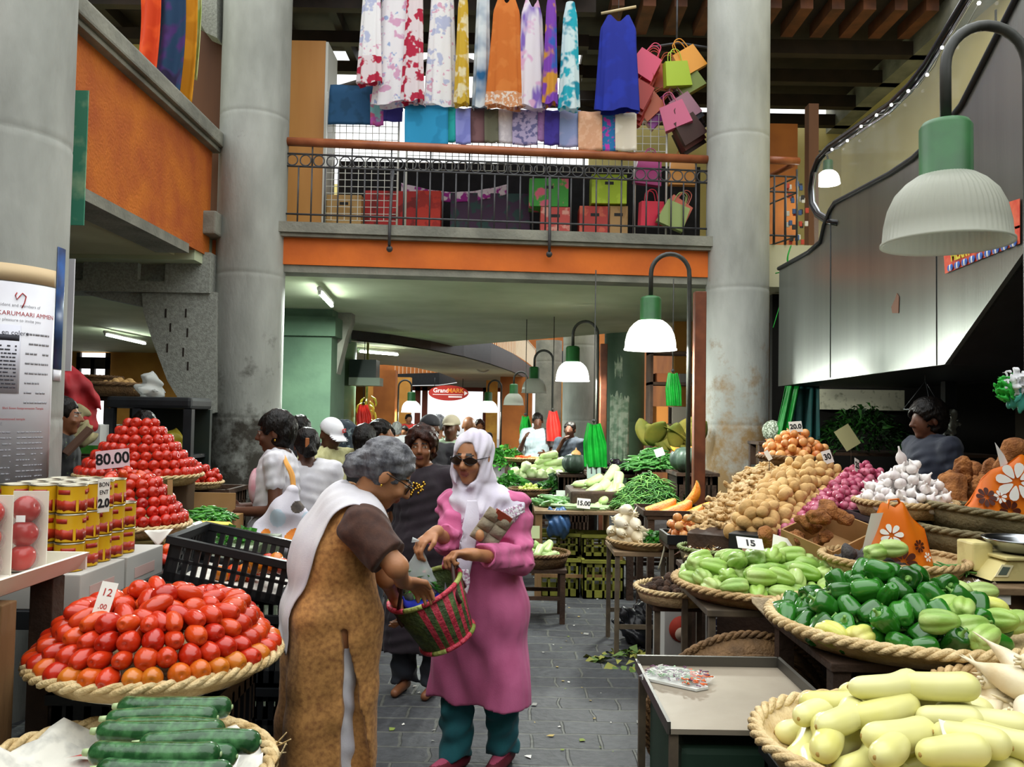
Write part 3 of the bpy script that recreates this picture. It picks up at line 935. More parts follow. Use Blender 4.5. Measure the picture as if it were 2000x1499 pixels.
# ------------------------------------------------------------------ produce and stall materials
wicker = M('straw_wicker', 'c6a878', .7, '97774a', 14, .5, 90, lo=.3, hi=.7)
wicker_pale = M('pale_straw_wicker', 'd9c294', .65, 'b0925e', 14, .5, 90, lo=.3, hi=.7)
wicker_dark = M('old_brown_wicker', '7c5c38', .75, '4e3820', 12, .6, 70, lo=.3, hi=.7)
wicker_grey = M('grey_green_wicker', '8c805e', .75, '5c5238', 10, .6, 60, lo=.3, hi=.7)
tom_red = M('ripe_tomato_skin', 'd3241a', .22, rnd=['a8160e', 'bc2010', 'b42a14', '9c120c', 'c03016'], spec=.6)
tom_plum = M('plum_tomato_skin', 'dd3a1c', .2, rnd=['b02210', 'c63814', 'a81c0a', 'cc4a16', 'b82c10'], spec=.6)
tom_orange = M('half_ripe_tomato_skin', 'e07a22', .22, rnd=['c45414', 'c07420', 'bc6418', 'c8461c'], spec=.6)
potato_skin = M('potato_skin', 'd6b47c', .75, 'ae8650', 9, .25, 60, rnd=['d8b478', 'c8a064', 'd0aa70', 'bc945a'], lo=.5, hi=.75)
red_onion_skin = M('red_onion_skin', 'b04464', .3, 'd894a4', 9, rnd=['a83c5c', 'bc5472', '983252', 'c4687e'], lo=.5, hi=.8, stretch=(1, 1, .12))
onion_skin = M('brown_onion_skin', 'd0874a', .35, 'e6b478', 12, rnd=['d4843e', 'c87236', 'e0a060', 'd99a52', 'b9602c'], lo=.45, hi=.8, stretch=(1, 1, .12))
garlic_skin = M('garlic_skin', 'ece6e2', .55, 'cdbfc0', 18, .15, 60, stretch=(1, 1, .15), lo=.45, hi=.75)
ginger_skin = M('ginger_skin', 'c9a873', .8, '9a7642', 26, .4, 120, rnd=['e0c496', 'cfae7c', 'd8ba88'], lo=.45, hi=.7)
chayote_skin = M('chayote_skin', '8cb048', .4, 'b0c47a', 11, .12, 50, rnd=['7ca63c', '92b450', '9cba64', '749e3a', 'a8bc70'], lo=.45, hi=.75)
chayote_ripe = M('ripe_chayote_skin', 'c5c860', .4, 'd9cf86', 10, .12, 50, lo=.45, hi=.75)
pepper_skin = M('green_pepper_skin', '1f5a1e', .16, '2e7426', 7, rnd=['1e5a16', '2b741e', '1a4a14', '347c24'], spec=.7, lo=.5, hi=.8)
stem_green = M('pepper_stem_green', '6f9a48', .5)
squash_skin = M('pale_yellow_squash_skin', 'd8d48a', .3, 'e0dca4', 5, rnd=['d6d284', 'dcd898', 'ccc66c', 'd8d48c'], lo=.4, hi=.8)
squash_end = M('squash_blossom_end', 'a98a4a', .7)
zuke_skin = M('zucchini_skin', '28562e', .2, '4f8450', 30, .05, 60, lo=.45, hi=.75, rnd=['1c4222', '27542c', '183a1e'])
zuke_stem = M('zucchini_stem', 'a9bc8a', .5)
radish_skin = M('white_turnip_skin', 'dfd2b0', .4, 'c8ae80', 7, .1, 40, rnd=['e2d8ba', 'dacaa6', 'e4dac2'], lo=.5, hi=.8)
eddoe_skin = M('dark_eddoe_skin', '4c3424', .9, '2c1c14', 20, .6, 90)
yam_skin = M('hairy_yam_skin', 'a36a38', .9, '7a4a26', 14, .7, 60)
taro_skin = M('charcoal_taro_skin', '4e4a48', .9, '343032', 14, .5, 60)
calabash_skin = M('pale_calabash_skin', 'a9c878', .4, 'c8dca0', 6, rnd=['a2c26e', 'b6d28a', '96b862'])
egg_skin = M('dark_eggplant_skin', '1d1420', .15, rnd=['1a1218', '2a1a2a', '17141c'], spec=.7)
cuke_skin = M('cucumber_skin', '3c6a32', .35, '5c8c48', 14, rnd=['386430', '44763a', '2e5628'])
pump_rind = M('pumpkin_rind', '55702e', .5, 'a08a3c', 5)
pump_flesh = M('pumpkin_flesh', 'f0981c', .45, 'e6801a', 9, .2, 50)
pump_pulp = M('pumpkin_pulp', 'd8641c', .5, 'f0a040', 20, .4, 70)
pump_dark = M('dark_pumpkin_rind', '2c3c34', .45, '4c6050', 5, .3, 12)
bean_green = M('bean_green', '4f8a3a', .5, rnd=['4f8a3a', '3d7430', '67a04a'])
herb_green = M('herb_leaf_green', '3c7a2c', .6, '2a5c20', 6, transl=.3)
herb_bright = M('bright_herb_green', '4fa038', .55, '3a8428', 6, transl=.3)
herb_dark = M('dark_herb_green', '24481f', .7, '1a3818', 6, transl=.2)
lime_skin = M('lime_skin', 'a8bc48', .4, rnd=['9cb440', 'b8c45a', 'c2c86c', '8aa63a'])
carrot_skin = M('carrot_skin', 'e0582a', .45, rnd=['e0582a', 'd84c24', 'e66a34'])
paper_white = M('white_card', 'e9e6de', .8, 'dcd8ce', 6)
paper_pink = M('pink_price_card', 'ecc6cc', .8)
ink = M('black_ink', '151315', .6)
ink_blue = M('blue_ink', '2a3aa0', .6)
ink_red = M('red_ink', 'b02820', .6)
wood_stall = M('rough_stall_timber', '8a6a44', .8, '6a4c2c', 4, .3, 40, stretch=(1, 1, .15))
wood_dark = M('dark_stall_timber', '4a3424', .8, '33241a', 5, .3, 40)
wood_ply = M('worn_plywood_top', '8c7458', .75, '6e583e', 4, .2, 30)
metal_leg = M('worn_metal_leg', '6a5c4a', .6, '4a4034', 9)
black_plastic = M('black_crate_plastic', '15171a', .45)
carton = M('brown_carton', 'a98256', .85, '94703f', 4)
carton_dark = M('dark_carton', '5c4630', .85, '46341f', 4)
newsprint = M('newspaper_liner', 'd9d6cc', .85, 'a9a8a2', 14, .4, 12, lo=.5, hi=.7)

# ------------------------------------------------------------------ produce meshes
def warp(me, fn):
  for v in me.vertices: v.co = fn(v.co)
  return me
def mesh_of(name, mb, *mats):
  me = mb.mesh(name)
  for m in mats: me.materials.append(m)
  return me
def sph_prof(n, rx, rz, p=1.0):
  return [(max(1e-4, rx * math.sin(PI * i / n) ** p), -rz * math.cos(PI * i / n)) for i in range(n + 1)]
def blob(name, r, seed, amp, mat, scale=25, seg=20):
  mb = MB().ball((0, 0, 0), r, seg=seg)
  w_ = wob(seed, scale, amp, 2)
  me = mb.mesh(name)
  warp(me, lambda c: c * (1 + float(w_(c.x, c.y, c.z))))
  me.materials.append(mat)
  return me
def plum(name, mat, a=.0255, b=.036):
  prof = [(1e-4, -b), (.006, -b + .0003)] + [(a * math.sin(t) ** .85, -b * math.cos(t)) for t in [PI * i / 16 for i in range(2, 15)]] + [(.007, b - .002), (.003, b - .004), (1e-4, b - .0045)]
  return mesh_of(name, MB().lathe(prof, 18, rf=lambda q, z: 1 + .02 * math.cos(3 * q)), mat)
PLUM = [plum('tomato', tom_plum), plum('tomato', tom_plum, .0275, .0335), plum('tomato', tom_plum, .0235, .040)]
PLUM_O = plum('tomato', tom_orange, .0265, .033)
ROUND = [plum('tomato', tom_red, .0285, .0285), plum('tomato', tom_red, .0295, .0265)]
BIGTOM = plum('tomato', tom_red, .042, .036)
POTATO = [blob('potato', r, s, .05, potato_skin) for s, r in ((1, (.040, .032, .030)), (2, (.046, .033, .031)), (3, (.037, .034, .031)), (4, (.050, .034, .032)))]
def onion(name, mat, r, tip=1.0):
  prof = [(1e-4, -r * .92), (r * .2, -r * .93)] + [(r * math.sin(t), -r * .92 * math.cos(t)) for t in [PI * i / 14 for i in range(2, 12)]] + [(r * .22, r * .95), (r * .13, r * 1.12), (r * .1, r * (1.12 + .25 * tip)), (1e-4, r * (1.14 + .25 * tip))]
  return mesh_of(name, MB().lathe(prof, 18), mat)
RONION = [onion('red_onion', red_onion_skin, .027), onion('red_onion', red_onion_skin, .024, .5)]
BONION = [onion('onion', onion_skin, .036), onion('onion', onion_skin, .033, .6)]
def garlic():
  r = .029
  prof = [(1e-4, -r * .72), (r * .3, -r * .78), (r * .75, -r * .6), (r, -r * .1), (r * .95, r * .25), (r * .7, r * .6), (r * .35, r * .85), (r * .2, r * 1.15), (r * .15, r * 1.6), (1e-4, r * 1.62)]
  return mesh_of('garlic', MB().lathe(prof, 30, rf=lambda a, z: 1 - .07 * abs(math.cos(3.5 * a)) ** 3), garlic_skin)
GARLIC = garlic()
def ginger(seed):
  rg = random.Random(seed)
  f = Field((-.09, -.06, -.03), (.09, .06, .03), .0045)
  p = Vector((-.06, 0, 0)); d_ = Vector((1, .1, 0))
  for i in range(4):
    q = p + Vector((.034, rg.uniform(-.016, .016), rg.uniform(-.004, .004)))
    f.cone(p, q, rg.uniform(.012, .017), rg.uniform(.010, .015), .012)
    for s in ((-1, 1) if i % 2 else (rg.choice((-1, 1)),)):
      e = q + Vector((rg.uniform(-.004, .018), s * rg.uniform(.020, .034), rg.uniform(-.006, .006)))
      f.cone(q, e, .011, .009, .01)
    p = q
  f.disp(wob(seed, 150, .0012))
  me = f.mesh('ginger_root'); me.materials.append(ginger_skin)
  return me
GINGER = [ginger(s) for s in (1, 2, 3, 4)]
def chayote(mat, seed, L=.066, r=.044):
  rg = random.Random(seed)
  prof = [(1e-4, -L * .80), (.010, -L * .86), (.020, -L * .93), (.030, -L * .86)] + [(r * (1 - .40 * max(0, t) ** 1.4) * math.sqrt(max(0, 1 - (t * .985) ** 4)), L * t) for t in [-.72, -.5, -.25, 0, .25, .5, .7, .85, .95]] + [(.006, L * .985), (1e-4, L)]
  ph = rg.random() * 6
  return mesh_of('chayote', MB().lathe(prof, 40, rf=lambda a, z: 1 - .20 * abs(math.cos(2.5 * a + ph)) ** 6 * (1 - .4 * (z / L > .6)) + .02 * math.sin(3 * a + 40 * z)), mat)
CHAY = [chayote(chayote_skin, s) for s in (1, 2, 3)] + [chayote(chayote_skin, 4, .072, .042)]
CHAY_R = [chayote(chayote_ripe, 8, .062, .047), chayote(chayote_ripe, 9, .06, .046)]
def pepper(seed, L=.049, r=.0425):
  rg = random.Random(seed)
  ph, n = rg.random() * 6, 3 if seed % 3 else 4
  prof = [(1e-4, L * .80), (r * .22, L * .80), (r * .45, L * .92), (r * .72, L * .96), (r * .93, L * .82), (r, L * .55), (r * .97, L * .2), (r * .88, -L * .2), (r * .76, -L * .55), (r * .6, -L * .82), (r * .4, -L * .95), (r * .18, -L * .93), (1e-4, -L * .88)]
  mb = MB().lathe(prof, 36, rf=lambda a, z: 1 - .13 * abs(math.sin(n * a / 2 + ph)) ** 6 + .03 * math.sin(2 * a + 30 * z + ph))
  me = mesh_of('pepper', mb, pepper_skin)
  st = mesh_of('stem', MB().lathe([(1e-4, L * .78), (.014, L * .80), (.012, L * .86), (.006, L * .92), (.005, L * 1.25), (.0065, L * 1.32), (1e-4, L * 1.33)], 10), stem_green)
  bx, by = rg.uniform(-.006, .006), rg.uniform(-.006, .006)
  warp(st, lambda c: Vector((c.x + max(0, c.z - L * .75) * bx * 40, c.y + max(0, c.z - L * .75) * by * 40, c.z)))
  return me, st
PEPPER = [pepper(s) for s in (1, 2, 3, 4)] + [pepper(6, .062, .039)]
def long_veg(name, L, r0, r1, bend, mats, seed, end=True, seg=20, stem=True):
  n = 22
  mb = MB()
  def rad(t):
    e = min(t, 1 - t)
    q = min(1, e / (1.1 * (r0 + r1) / 2 / L if not stem else .9 * (r0 + r1) / 2 / L))
    return (r0 + (r1 - r0) * t) * max(0, 1 - (1 - q) ** 2) ** .5
  tt = [.5 - .5 * math.cos(PI * (i / n)) * (1 - .0 * i) for i in range(n + 1)]
  pts = [Vector((L * (t - .5), bend * (4 * (t - .5) ** 2 - .33), 0)) for t in tt]
  rs = [max(.0008, rad(t)) for t in tt]
  mb.tube(pts, rs, seg, 0)
  if end:
    mb.ball(pts[-1] + Vector((.0, 0, 0)), (.003, .007, .007), 1, 8)
    if stem: mb.tube([pts[0] + Vector((.006, 0, 0)), pts[0] - Vector((.016, 0, 0))], [.010, .008], 7, 1)
    else: mb.ball(pts[0] + Vector((.003, 0, 0)), (.004, .008, .008), 1, 8)
  me = mesh_of(name, mb, *mats)
  w_ = wob(seed, 22, .03, 1)
  warp(me, lambda c: Vector((c.x, c.y * (1 + float(w_(c.x, 0, 0))), c.z * (1 + float(w_(c.x, 0, 0))))))
  return me
SQUASH = [long_veg('yellow_squash', .235, .036, .046, .02, (squash_skin, squash_end), 1, stem=False), long_veg('yellow_squash', .20, .034, .042, -.012, (squash_skin, squash_end), 2, stem=False), long_veg('yellow_squash', .26, .035, .043, .03, (squash_skin, squash_end), 3, stem=False)]
ZUKE = [long_veg('zucchini', .31, .027, .031, .012, (zuke_skin, zuke_stem), 4), long_veg('zucchini', .29, .025, .030, -.01, (zuke_skin, zuke_stem), 5)]
CUKE = [long_veg('cucumber', .2, .02, .022, .012, (cuke_skin, zuke_stem), 6)]
EGG = [long_veg('eggplant', .17, .016, .026, .018, (egg_skin, stem_green), 7)]
LEEK = [long_veg('leek', .42, .011, .008, .01, (M('leek_pale_green', 'c6dcae', .4, '6fa058', 5), zuke_stem), 12, end=False, seg=8)]
CALAB = [long_veg('calabash', .3, .034, .056, .018, (calabash_skin, zuke_stem), 8), long_veg('calabash', .24, .038, .055, -.01, (calabash_skin, zuke_stem), 9)]
CARROT = [long_veg('carrot', .15, .016, .005, .004, (carrot_skin, stem_green), 10, end=False, seg=10)]
def radish(seed, L=.13, r=.036):
  rg = random.Random(seed)
  mb = MB()
  bx = rg.uniform(-.02, .02)
  prof = [(1e-4, .05), (.014, .05), (.02, .044), (r * .8, .028), (r, 0), (r * .92, -.03), (r * .68, -.065), (r * .35, -.095), (.006, -.115), (.002, -L - .03), (1e-4, -L - .04)]
  mb.lathe(prof, 20)
  for k in range(5):
    a = k * 1.256
    mb.tube([(.008 * math.cos(a), .008 * math.sin(a), .045), (.013 * math.cos(a), .013 * math.sin(a), .066)], [.005, .004], 6)
  me = mesh_of('white_turnip', mb, radish_skin)
  w_ = wob(seed, 30, .06, 1)
  warp(me, lambda c: Vector((c.x * (1 + float(w_(0, 0, c.z))) + bx * (c.z * 8) ** 2 * (c.z < 0), c.y * (1 + float(w_(0, 0, c.z))), c.z)))
  return me
RADISH = [radish(s) for s in (1, 2, 3)]
EDDOE = [blob('eddoe', (.028, .022, .022), s, .08, eddoe_skin, 60, 14) for s in (1, 2)]
TARO = [blob('taro', (.045, .032, .03), s, .08, taro_skin, 40, 16) for s in (5, 6)]
def yam(seed):
  rg = random.Random(seed)
  f = Field((-.16, -.12, -.1), (.16, .12, .1), .008)
  f.cone((-.07, 0, 0), (.06, .01, 0), .055, .06, .04)
  for i in range(5):
    a = rg.uniform(0, 6.28)
    f.cone((rg.uniform(-.06, .06), 0, 0), (rg.uniform(-.11, .11), .07 * math.cos(a), .05 * math.sin(a)), .04, .03, .03)
  f.disp(wob(seed, 40, .0035)).disp(wob(seed + 50, 160, .0005))
  me = f.mesh('yam'); me.materials.append(yam_skin)
  return me
YAM = [yam(s) for s in (1, 2, 3)]
LIME = [blob('lime', (.022, .02, .02), 3, .02, lime_skin, 30, 12)]
def pumpkin_slice(R=.17, w_=.085, span=2.2):
  n = 18
  v, f, mi = [], [], []
  for i in range(n + 1):
    t = -span / 2 + span * i / n
    e = max(.02, math.cos(t / span * PI * .98)) ** .6
    for rr, yy in ((R, 0), (R * .985, w_ * e * .7), (R * .93, w_ * e), (R * (1 - .36 * e), w_ * e * .45), (R * (1 - .44 * e), 0), (R * (1 - .36 * e), -w_ * e * .45), (R * .93, -w_ * e), (R * .985, -w_ * e * .7)):
      v.append((rr * math.sin(t), yy, R * .7 - rr * math.cos(t)))
  for i in range(n):
    for k in range(8):
      f.append((i * 8 + k, i * 8 + (k + 1) % 8, (i + 1) * 8 + (k + 1) % 8, (i + 1) * 8 + k))
      mi.append(0 if k in (0, 1, 6, 7) else 1 if k in (2, 5) else 2)
  mb = MB()
  mb.v, mb.f, mb.mi, mb.sm = v, f, mi, [True] * len(f)
  return mesh_of('pumpkin_slice', mb, pump_rind, pump_flesh, pump_pulp)
PSLICE = pumpkin_slice()
def pumpkin():
  prof = [(1e-4, -.11), (.06, -.115)] + [(.15 * math.sin(t) ** .8, -.115 * math.cos(t)) for t in [PI * i / 14 for i in range(3, 12)]] + [(.05, .105), (.02, .09), (1e-4, .088)]
  return mesh_of('pumpkin', MB().lathe(prof, 60, rf=lambda a, z: 1 - .09 * abs(math.cos(5 * a)) ** 4), pump_dark)
PUMPKIN = pumpkin()

# ------------------------------------------------------------------ placing
def put(name, me, loc, rot=(0, 0, 0), sc=1.0, label=None, cat=None, group=None, sub=None):
  o = bpy.data.objects.new(name, me)
  COL.objects.link(o)
  o.location, o.rotation_euler = loc, rot
  o.scale = (sc,) * 3 if not isinstance(sc, (tuple, list)) else sc
  tag(o, label, cat, group)
  if sub is not None:
    k = bpy.data.objects.new(sub[0], sub[1]); COL.objects.link(k); k.parent = o
  return o

def rrot(rg): return (rg.uniform(0, 6.28), rg.uniform(0, 6.28), rg.uniform(0, 6.28))

def where(dx, dy, hf, R, aisle=1):
  "which part of a heap: told by layer and side"
  layer = 'topmost' if hf > .72 else 'middle layer' if hf > .33 else 'bottom layer'
  if layer == 'topmost': return 'near the peak of the heap'
  a = math.degrees(math.atan2(dy, dx * aisle)) % 360
  side = 'aisle side' if a < 45 or a >= 315 else 'back' if a < 135 else 'wall side' if a < 225 else 'front'
  return layer + ', ' + side + ' of the heap'

def drop(n, rad, inside, floor, target, sampler, rg, cand=36, comp=.93):
  "each next piece goes where the heap is lowest against its wanted outline"
  P = np.zeros((0, 3))
  for _ in range(n):
    best = None
    for _ in range(cand):
      x, y = sampler(rg)
      if not inside(x, y): continue
      z = floor(x, y) + rad
      if len(P):
        d2 = (P[:, 0] - x) ** 2 + (P[:, 1] - y) ** 2
        D = (2 * rad * comp) ** 2
        m = d2 < D
        if m.any(): z = max(z, float((P[m, 2] + np.sqrt(D - d2[m])).max()))
      s = z - target(x, y)
      if best is None or s < best[0]: best = (s, x, y, z)
    if best is not None: P = np.vstack([P, best[1:]])
  return P

def heap(name, meshes, c, R, n, rad, H, base, cat, group, rg, aisle=1, rot=rrot, sc=(.92, 1.1), subs=None, power=1.4, comp=.93):
  def sampler(r):
    a, q = r.uniform(0, 2 * PI), math.sqrt(r.random()) * (R - rad * .8)
    return c[0] + q * math.cos(a), c[1] + q * math.sin(a)
  tgt = lambda x, y: c[2] + H * (1 - (math.hypot(x - c[0], y - c[1]) / R) ** power)
  P = drop(n, rad, lambda x, y: True, lambda x, y: c[2] + .012 * (math.hypot(x - c[0], y - c[1]) / R) ** 2, tgt, sampler, rg, comp=comp)
  top = max(P[:, 2].max() - c[2] - rad, .01)
  out = []
  for x, y, z in P:
    i = rg.randrange(len(meshes))
    me = meshes[i]
    st = None
    if isinstance(me, tuple): me, s_ = me; st = ('stem', s_)
    hf = (z - c[2] - rad) / top
    out.append(put(name, me, (x, y, z), rot(rg), rg.uniform(*sc), base + ', ' + where(x - c[0], y - c[1], hf, R, aisle), cat, group, st))
  return out

def rings(name, meshes, c, R, levels, pitch, rise, shrink, base, cat, group, rg, orient='out', alt=None, sc=1.0):
  "neat rings of fruit, each ring smaller and higher; a few on top"
  k = 0
  for L in range(levels):
    r = R - shrink * L
    if r < pitch * .4:
      put(name, meshes[0], (c[0], c[1], c[2] + rise * L), (PI / 2, 0, rg.uniform(0, 6)), sc, base + ', at the peak of the heap', cat, group); break
    m = max(3, int(2 * PI * r / pitch))
    a0 = rg.uniform(0, .3) + (PI / m if L % 2 else 0)
    for i in range(m):
      a = a0 + 2 * PI * i / m + rg.uniform(-.02, .02)
      if math.sin(a) > .62 and L < levels - 2: continue      # nothing of the far side shows
      me = meshes[rg.randrange(len(meshes))]
      if alt and L == 0 and rg.random() < .45: me = alt
      q = Quaternion((0, 0, 1), a) @ Quaternion((0, 1, 0), PI / 2 + rg.uniform(-.25, .35)) @ Quaternion((0, 0, 1), rg.uniform(0, 6))
      side = 'facing the aisle' if math.cos(a) > .7 else 'at the back' if math.sin(a) > .7 else 'at the front' if math.sin(a) < -.7 else 'on the wall side'
      nm = ('bottom ring', 'ring above the bottom', 'third ring up', 'fourth ring up', 'fifth ring up', 'sixth ring up', 'ring near the top', 'uppermost ring', 'uppermost ring', 'uppermost ring')[min(L, 9)]
      put(name, me, (c[0] + r * math.cos(a), c[1] + r * math.sin(a), c[2] + rise * L + rg.uniform(-.003, .003)), q.to_euler(), sc * rg.uniform(.94, 1.05), base + ', ' + nm + ' ' + side, cat, group)
      k += 1
  return k

def basket(c, r, depth, label, mat=wicker, tilt=(0, 0, 0), twist=15, strand=.011, mat_rim=None, lean=.80):
  "c: centre of the base"
  strand *= .85
  prof = [(1e-4, .012), (r * lean * .9, .012), (r * lean, .02), (r * .955, depth), (r, depth), (r * lean + .014, 0), (1e-4, 0)]
  o = MB().lathe(prof, 72, rf=lambda a, z: 1 + .006 * math.sin(36 * a)).build('wicker_basket', mat)
  o.location, o.rotation_euler = c, tilt
  tag(o, label, 'basket')
  mb = MB()
  n = twist * 10
  for s in range(3):
    pts = []
    for i in range(n):
      a = 2 * PI * i / n
      ph = twist * a + s * 2 * PI / 3
      pts.append(((r * .985 + strand * 1.1 * math.cos(ph)) * math.cos(a), (r * .985 + strand * 1.1 * math.cos(ph)) * math.sin(a), depth + strand * .9 * math.sin(ph)))
    mb.tube(pts, strand, 7, closed=True)
  mb.build('braided_rim', mat_rim or mat, o)
  return o

def table(x0, x1, y0, y1, z, label, top=wood_ply, leg=metal_leg, lw=.022, th=.03, name='stall_table', brace=True, rz=0.0):
  cx, cy = (x0 + x1) / 2, (y0 + y1) / 2
  t = empty(name, (cx, cy, 0), rz, label, 'table')
  a, b_ = (x1 - x0) / 2, (y1 - y0) / 2
  MB().box(-a, a, -b_, b_, z - th, z, bev=.004).build('table_top', top, t)
  for sx in (-1, 1):
    for sy in (-1, 1):
      x, y = sx * (a - lw - .01), sy * (b_ - lw - .01)
      MB().box(x - lw, x + lw, y - lw, y + lw, 0, z - th).build('leg', leg, t)
  if brace:
    for q in (-b_ + .015, b_ - .03): MB().box(-a + .02, a - .02, q, q + .015, .18, .21).build('cross_bar', leg, t)
  return t

def crate(c, sx, sy, sz, mat, label, tilt=(0, 0, 0), name='plastic_crate', slots=9):
  "open slatted crate; c: centre of the base"
  t = empty(name, c, 0, label, 'crate'); t.rotation_euler = tilt
  w_ = .012
  mb = MB().box(-sx / 2, sx / 2, -sy / 2, sy / 2, 0, .012)
  for (ax, L, o_) in (('x', sx, sy / 2), ('y', sy, sx / 2)):
    k = slots if ax == 'x' else max(4, int(slots * sy / sx))
    for s in (-1, 1):
      def bx(u0, u1, z0, z1):
        if ax == 'x': mb.box(u0, u1, s * o_ - w_ * (s > 0), s * o_ + w_ * (s < 0), z0, z1)
        else: mb.box(s * o_ - w_ * (s > 0), s * o_ + w_ * (s < 0), u0, u1, z0, z1)
      bx(-L / 2, L / 2, 0, sz * .22); bx(-L / 2, L / 2, sz * .82, sz); bx(-L / 2, L / 2, sz * .48, sz * .55)
      for i in range(k + 1):
        u = -L / 2 + L * i / k
        q = .010 if 0 < i < k else .03
        bx(max(-L / 2, u - q), min(L / 2, u + q), 0, sz)
  mb.build('crate_body', mat, t)
  mb = MB()
  for s in (-1, 1):
    mb.box(-sx / 2 - .012, sx / 2 + .012, s * (sy / 2) - .014, s * (sy / 2) + .014, sz - .025, sz + .004)
    mb.box(s * (sx / 2) - .014, s * (sx / 2) + .014, -sy / 2 - .012, sy / 2 + .012, sz - .025, sz + .004)
  mb.build('rim', mat, t)
  return t

def card(text, c, w_, h_, right, up, label, paper=paper_white, inkm=ink, size=None, stick=None, name='price_card', lines=None):
  t = empty(name, c, 0, label, 'price sign')
  Rm = frame(right, up)
  MB().box(-w_ / 2, w_ / 2, -h_ / 2, h_ / 2, -.001, .001, R=Rm).build('card', paper, t)
  mb = MB()
  for txt, oy, sz in (lines or [(text, 0, size or h_ * .85)]):
    if not txt: continue
    v, f = text_geo(txt, sz, .0004, .002 if sz > .03 else 0)
    mb.add(v, f, 0, False, Rm, Rm @ Vector((0, oy, .0018)))
  if mb.v: mb.build('lettering', inkm, t)
  if stick: MB().tube([Rm @ Vector((0, -h_ * .3, -.004)), Rm @ Vector((0, -h_ * .3, -.004)) + Vector((0, 0, -stick))], .003, 6).build('stick', wood_dark, t)
  return t

def leaf_heap(name, c, r, n, L, mats, seed, label, cat, up=.6, width=.25, droop=.3, kind='stuff'):
  rg = random.Random(seed)
  mb = MB()
  for i in range(n):
    a, q, e = rg.uniform(0, 2 * PI), math.sqrt(rg.random()), rg.random()
    hz = r[2] * (1 - q ** 1.6) * (0.55 + .45 * e)
    p = Vector((c[0] + r[0] * q * math.cos(a), c[1] + r[1] * q * math.sin(a), c[2] + hz))
    d_ = Vector((math.cos(a) * q + rg.uniform(-.6, .6), math.sin(a) * q + rg.uniform(-.6, .6), up * rg.uniform(-.2, 1.2))).normalized()
    s_ = d_.cross(Vector((rg.uniform(-1, 1), rg.uniform(-1, 1), 1))).normalized()
    l = L * rg.uniform(.6, 1.3); w_ = l * width
    m1 = p + d_ * l * .5 + Vector((0, 0, l * .05)); e_ = p + d_ * l + Vector((0, 0, -l * droop))
    v = [p, m1 + s_ * w_, m1 - s_ * w_, e_, m1 + Vector((0, 0, -w_ * .3))]
    mb.add(v, [(0, 1, 4), (0, 4, 2), (1, 3, 4), (4, 3, 2)], rg.randrange(len(mats)), True)
  return mb.build(name, list(mats), label=label, cat=cat, kind=kind)

def strand_heap(name, c, r, n, L, rad, mats, seed, label, cat, bend=.25, kind='stuff', hang=0.0):
  rg = random.Random(seed)
  mb = MB()
  for i in range(n):
    a, q = rg.uniform(0, 2 * PI), math.sqrt(rg.random())
    hz = r[2] * (1 - q ** 1.5) * rg.uniform(.4, 1.0)
    p = Vector((c[0] + r[0] * q * math.cos(a), c[1] + r[1] * q * math.sin(a), c[2] + hz))
    t = rg.uniform(0, 2 * PI)
    d_ = Vector((math.cos(t), math.sin(t), rg.uniform(-.35, .35))).normalized()
    s_ = Vector((-d_.y, d_.x, rg.uniform(-.5, .5)))
    l = L * rg.uniform(.6, 1.2)
    pts = [p + d_ * l * u + s_ * l * bend * (u * u - .25) * 2 + Vector((0, 0, -abs(u) * l * .15 - hang * u * u)) for u in (-.5, -.2, .1, .3, .5)]
    mb.tube(pts, [rad * .6, rad, rad, rad * .9, rad * .4], 5, rg.randrange(len(mats)))
  return mb.build(name, list(mats), label=label, cat=cat, kind=kind)
# ================================================================== right hand stalls
rg = random.Random(21)
dark_green_cloth = M('dark_green_crate_cloth', '1d3a2a', .7, '14291d', 4)
alu = M('dull_aluminium_sheet', '9a8f7e', .5, '877c6c', 3, .05, 20, metal=.25)
alu_edge = M('dark_folded_edge', '55524c', .45, metal=.6)
# squash
crate((.98, 2.16, 0), .52, .46, .35, black_plastic, 'black crate standing on the floor under the squash basket')
crate((.98, 2.16, .36), .52, .46, .34, black_plastic, 'black crate directly carrying the squash basket')
basket((.975, 2.14, .735), .345, .075, 'wicker basket of pale yellow squash beside the folding metal table', wicker_pale, strand=.012)
sq = [(-.17, .15, .0, .35), (-.03, .2, .0, -.25), (.15, .18, 0, -.3), (-.22, .03, 0, .9), (-.10, .06, .012, .65), (.04, .07, .01, -.1), (.2, .05, 0, -.45), (-.24, -.08, 0, 1.3), (-.12, -.08, .01, .75), (.02, -.07, .0, .3), (.17, -.1, 0, -.3), (-.08, -.2, 0, 1.2), (.08, -.2, 0, .1), (.21, -.2, 0, -.6),
      (-.09, .12, .085, -.12), (.03, .17, .09, -.42), (.14, .09, .095, -.2), (-.14, -.01, .09, .8), (-.02, .02, .10, .45), (.13, .0, .09, -.05), (.22, .01, .085, -.5), (-.04, -.1, .085, .3), (.12, -.12, .085, -.35), (.0, .06, .15, .35), (.12, .05, .155, -.25), (-.17, .09, .07, .5), (.2, .14, .07, -.5), (-.2, -.06, .06, 1.1), (.05, -.17, .075, .2), (.22, -.08, .07, -.6), (-.09, -.16, .075, .9)]
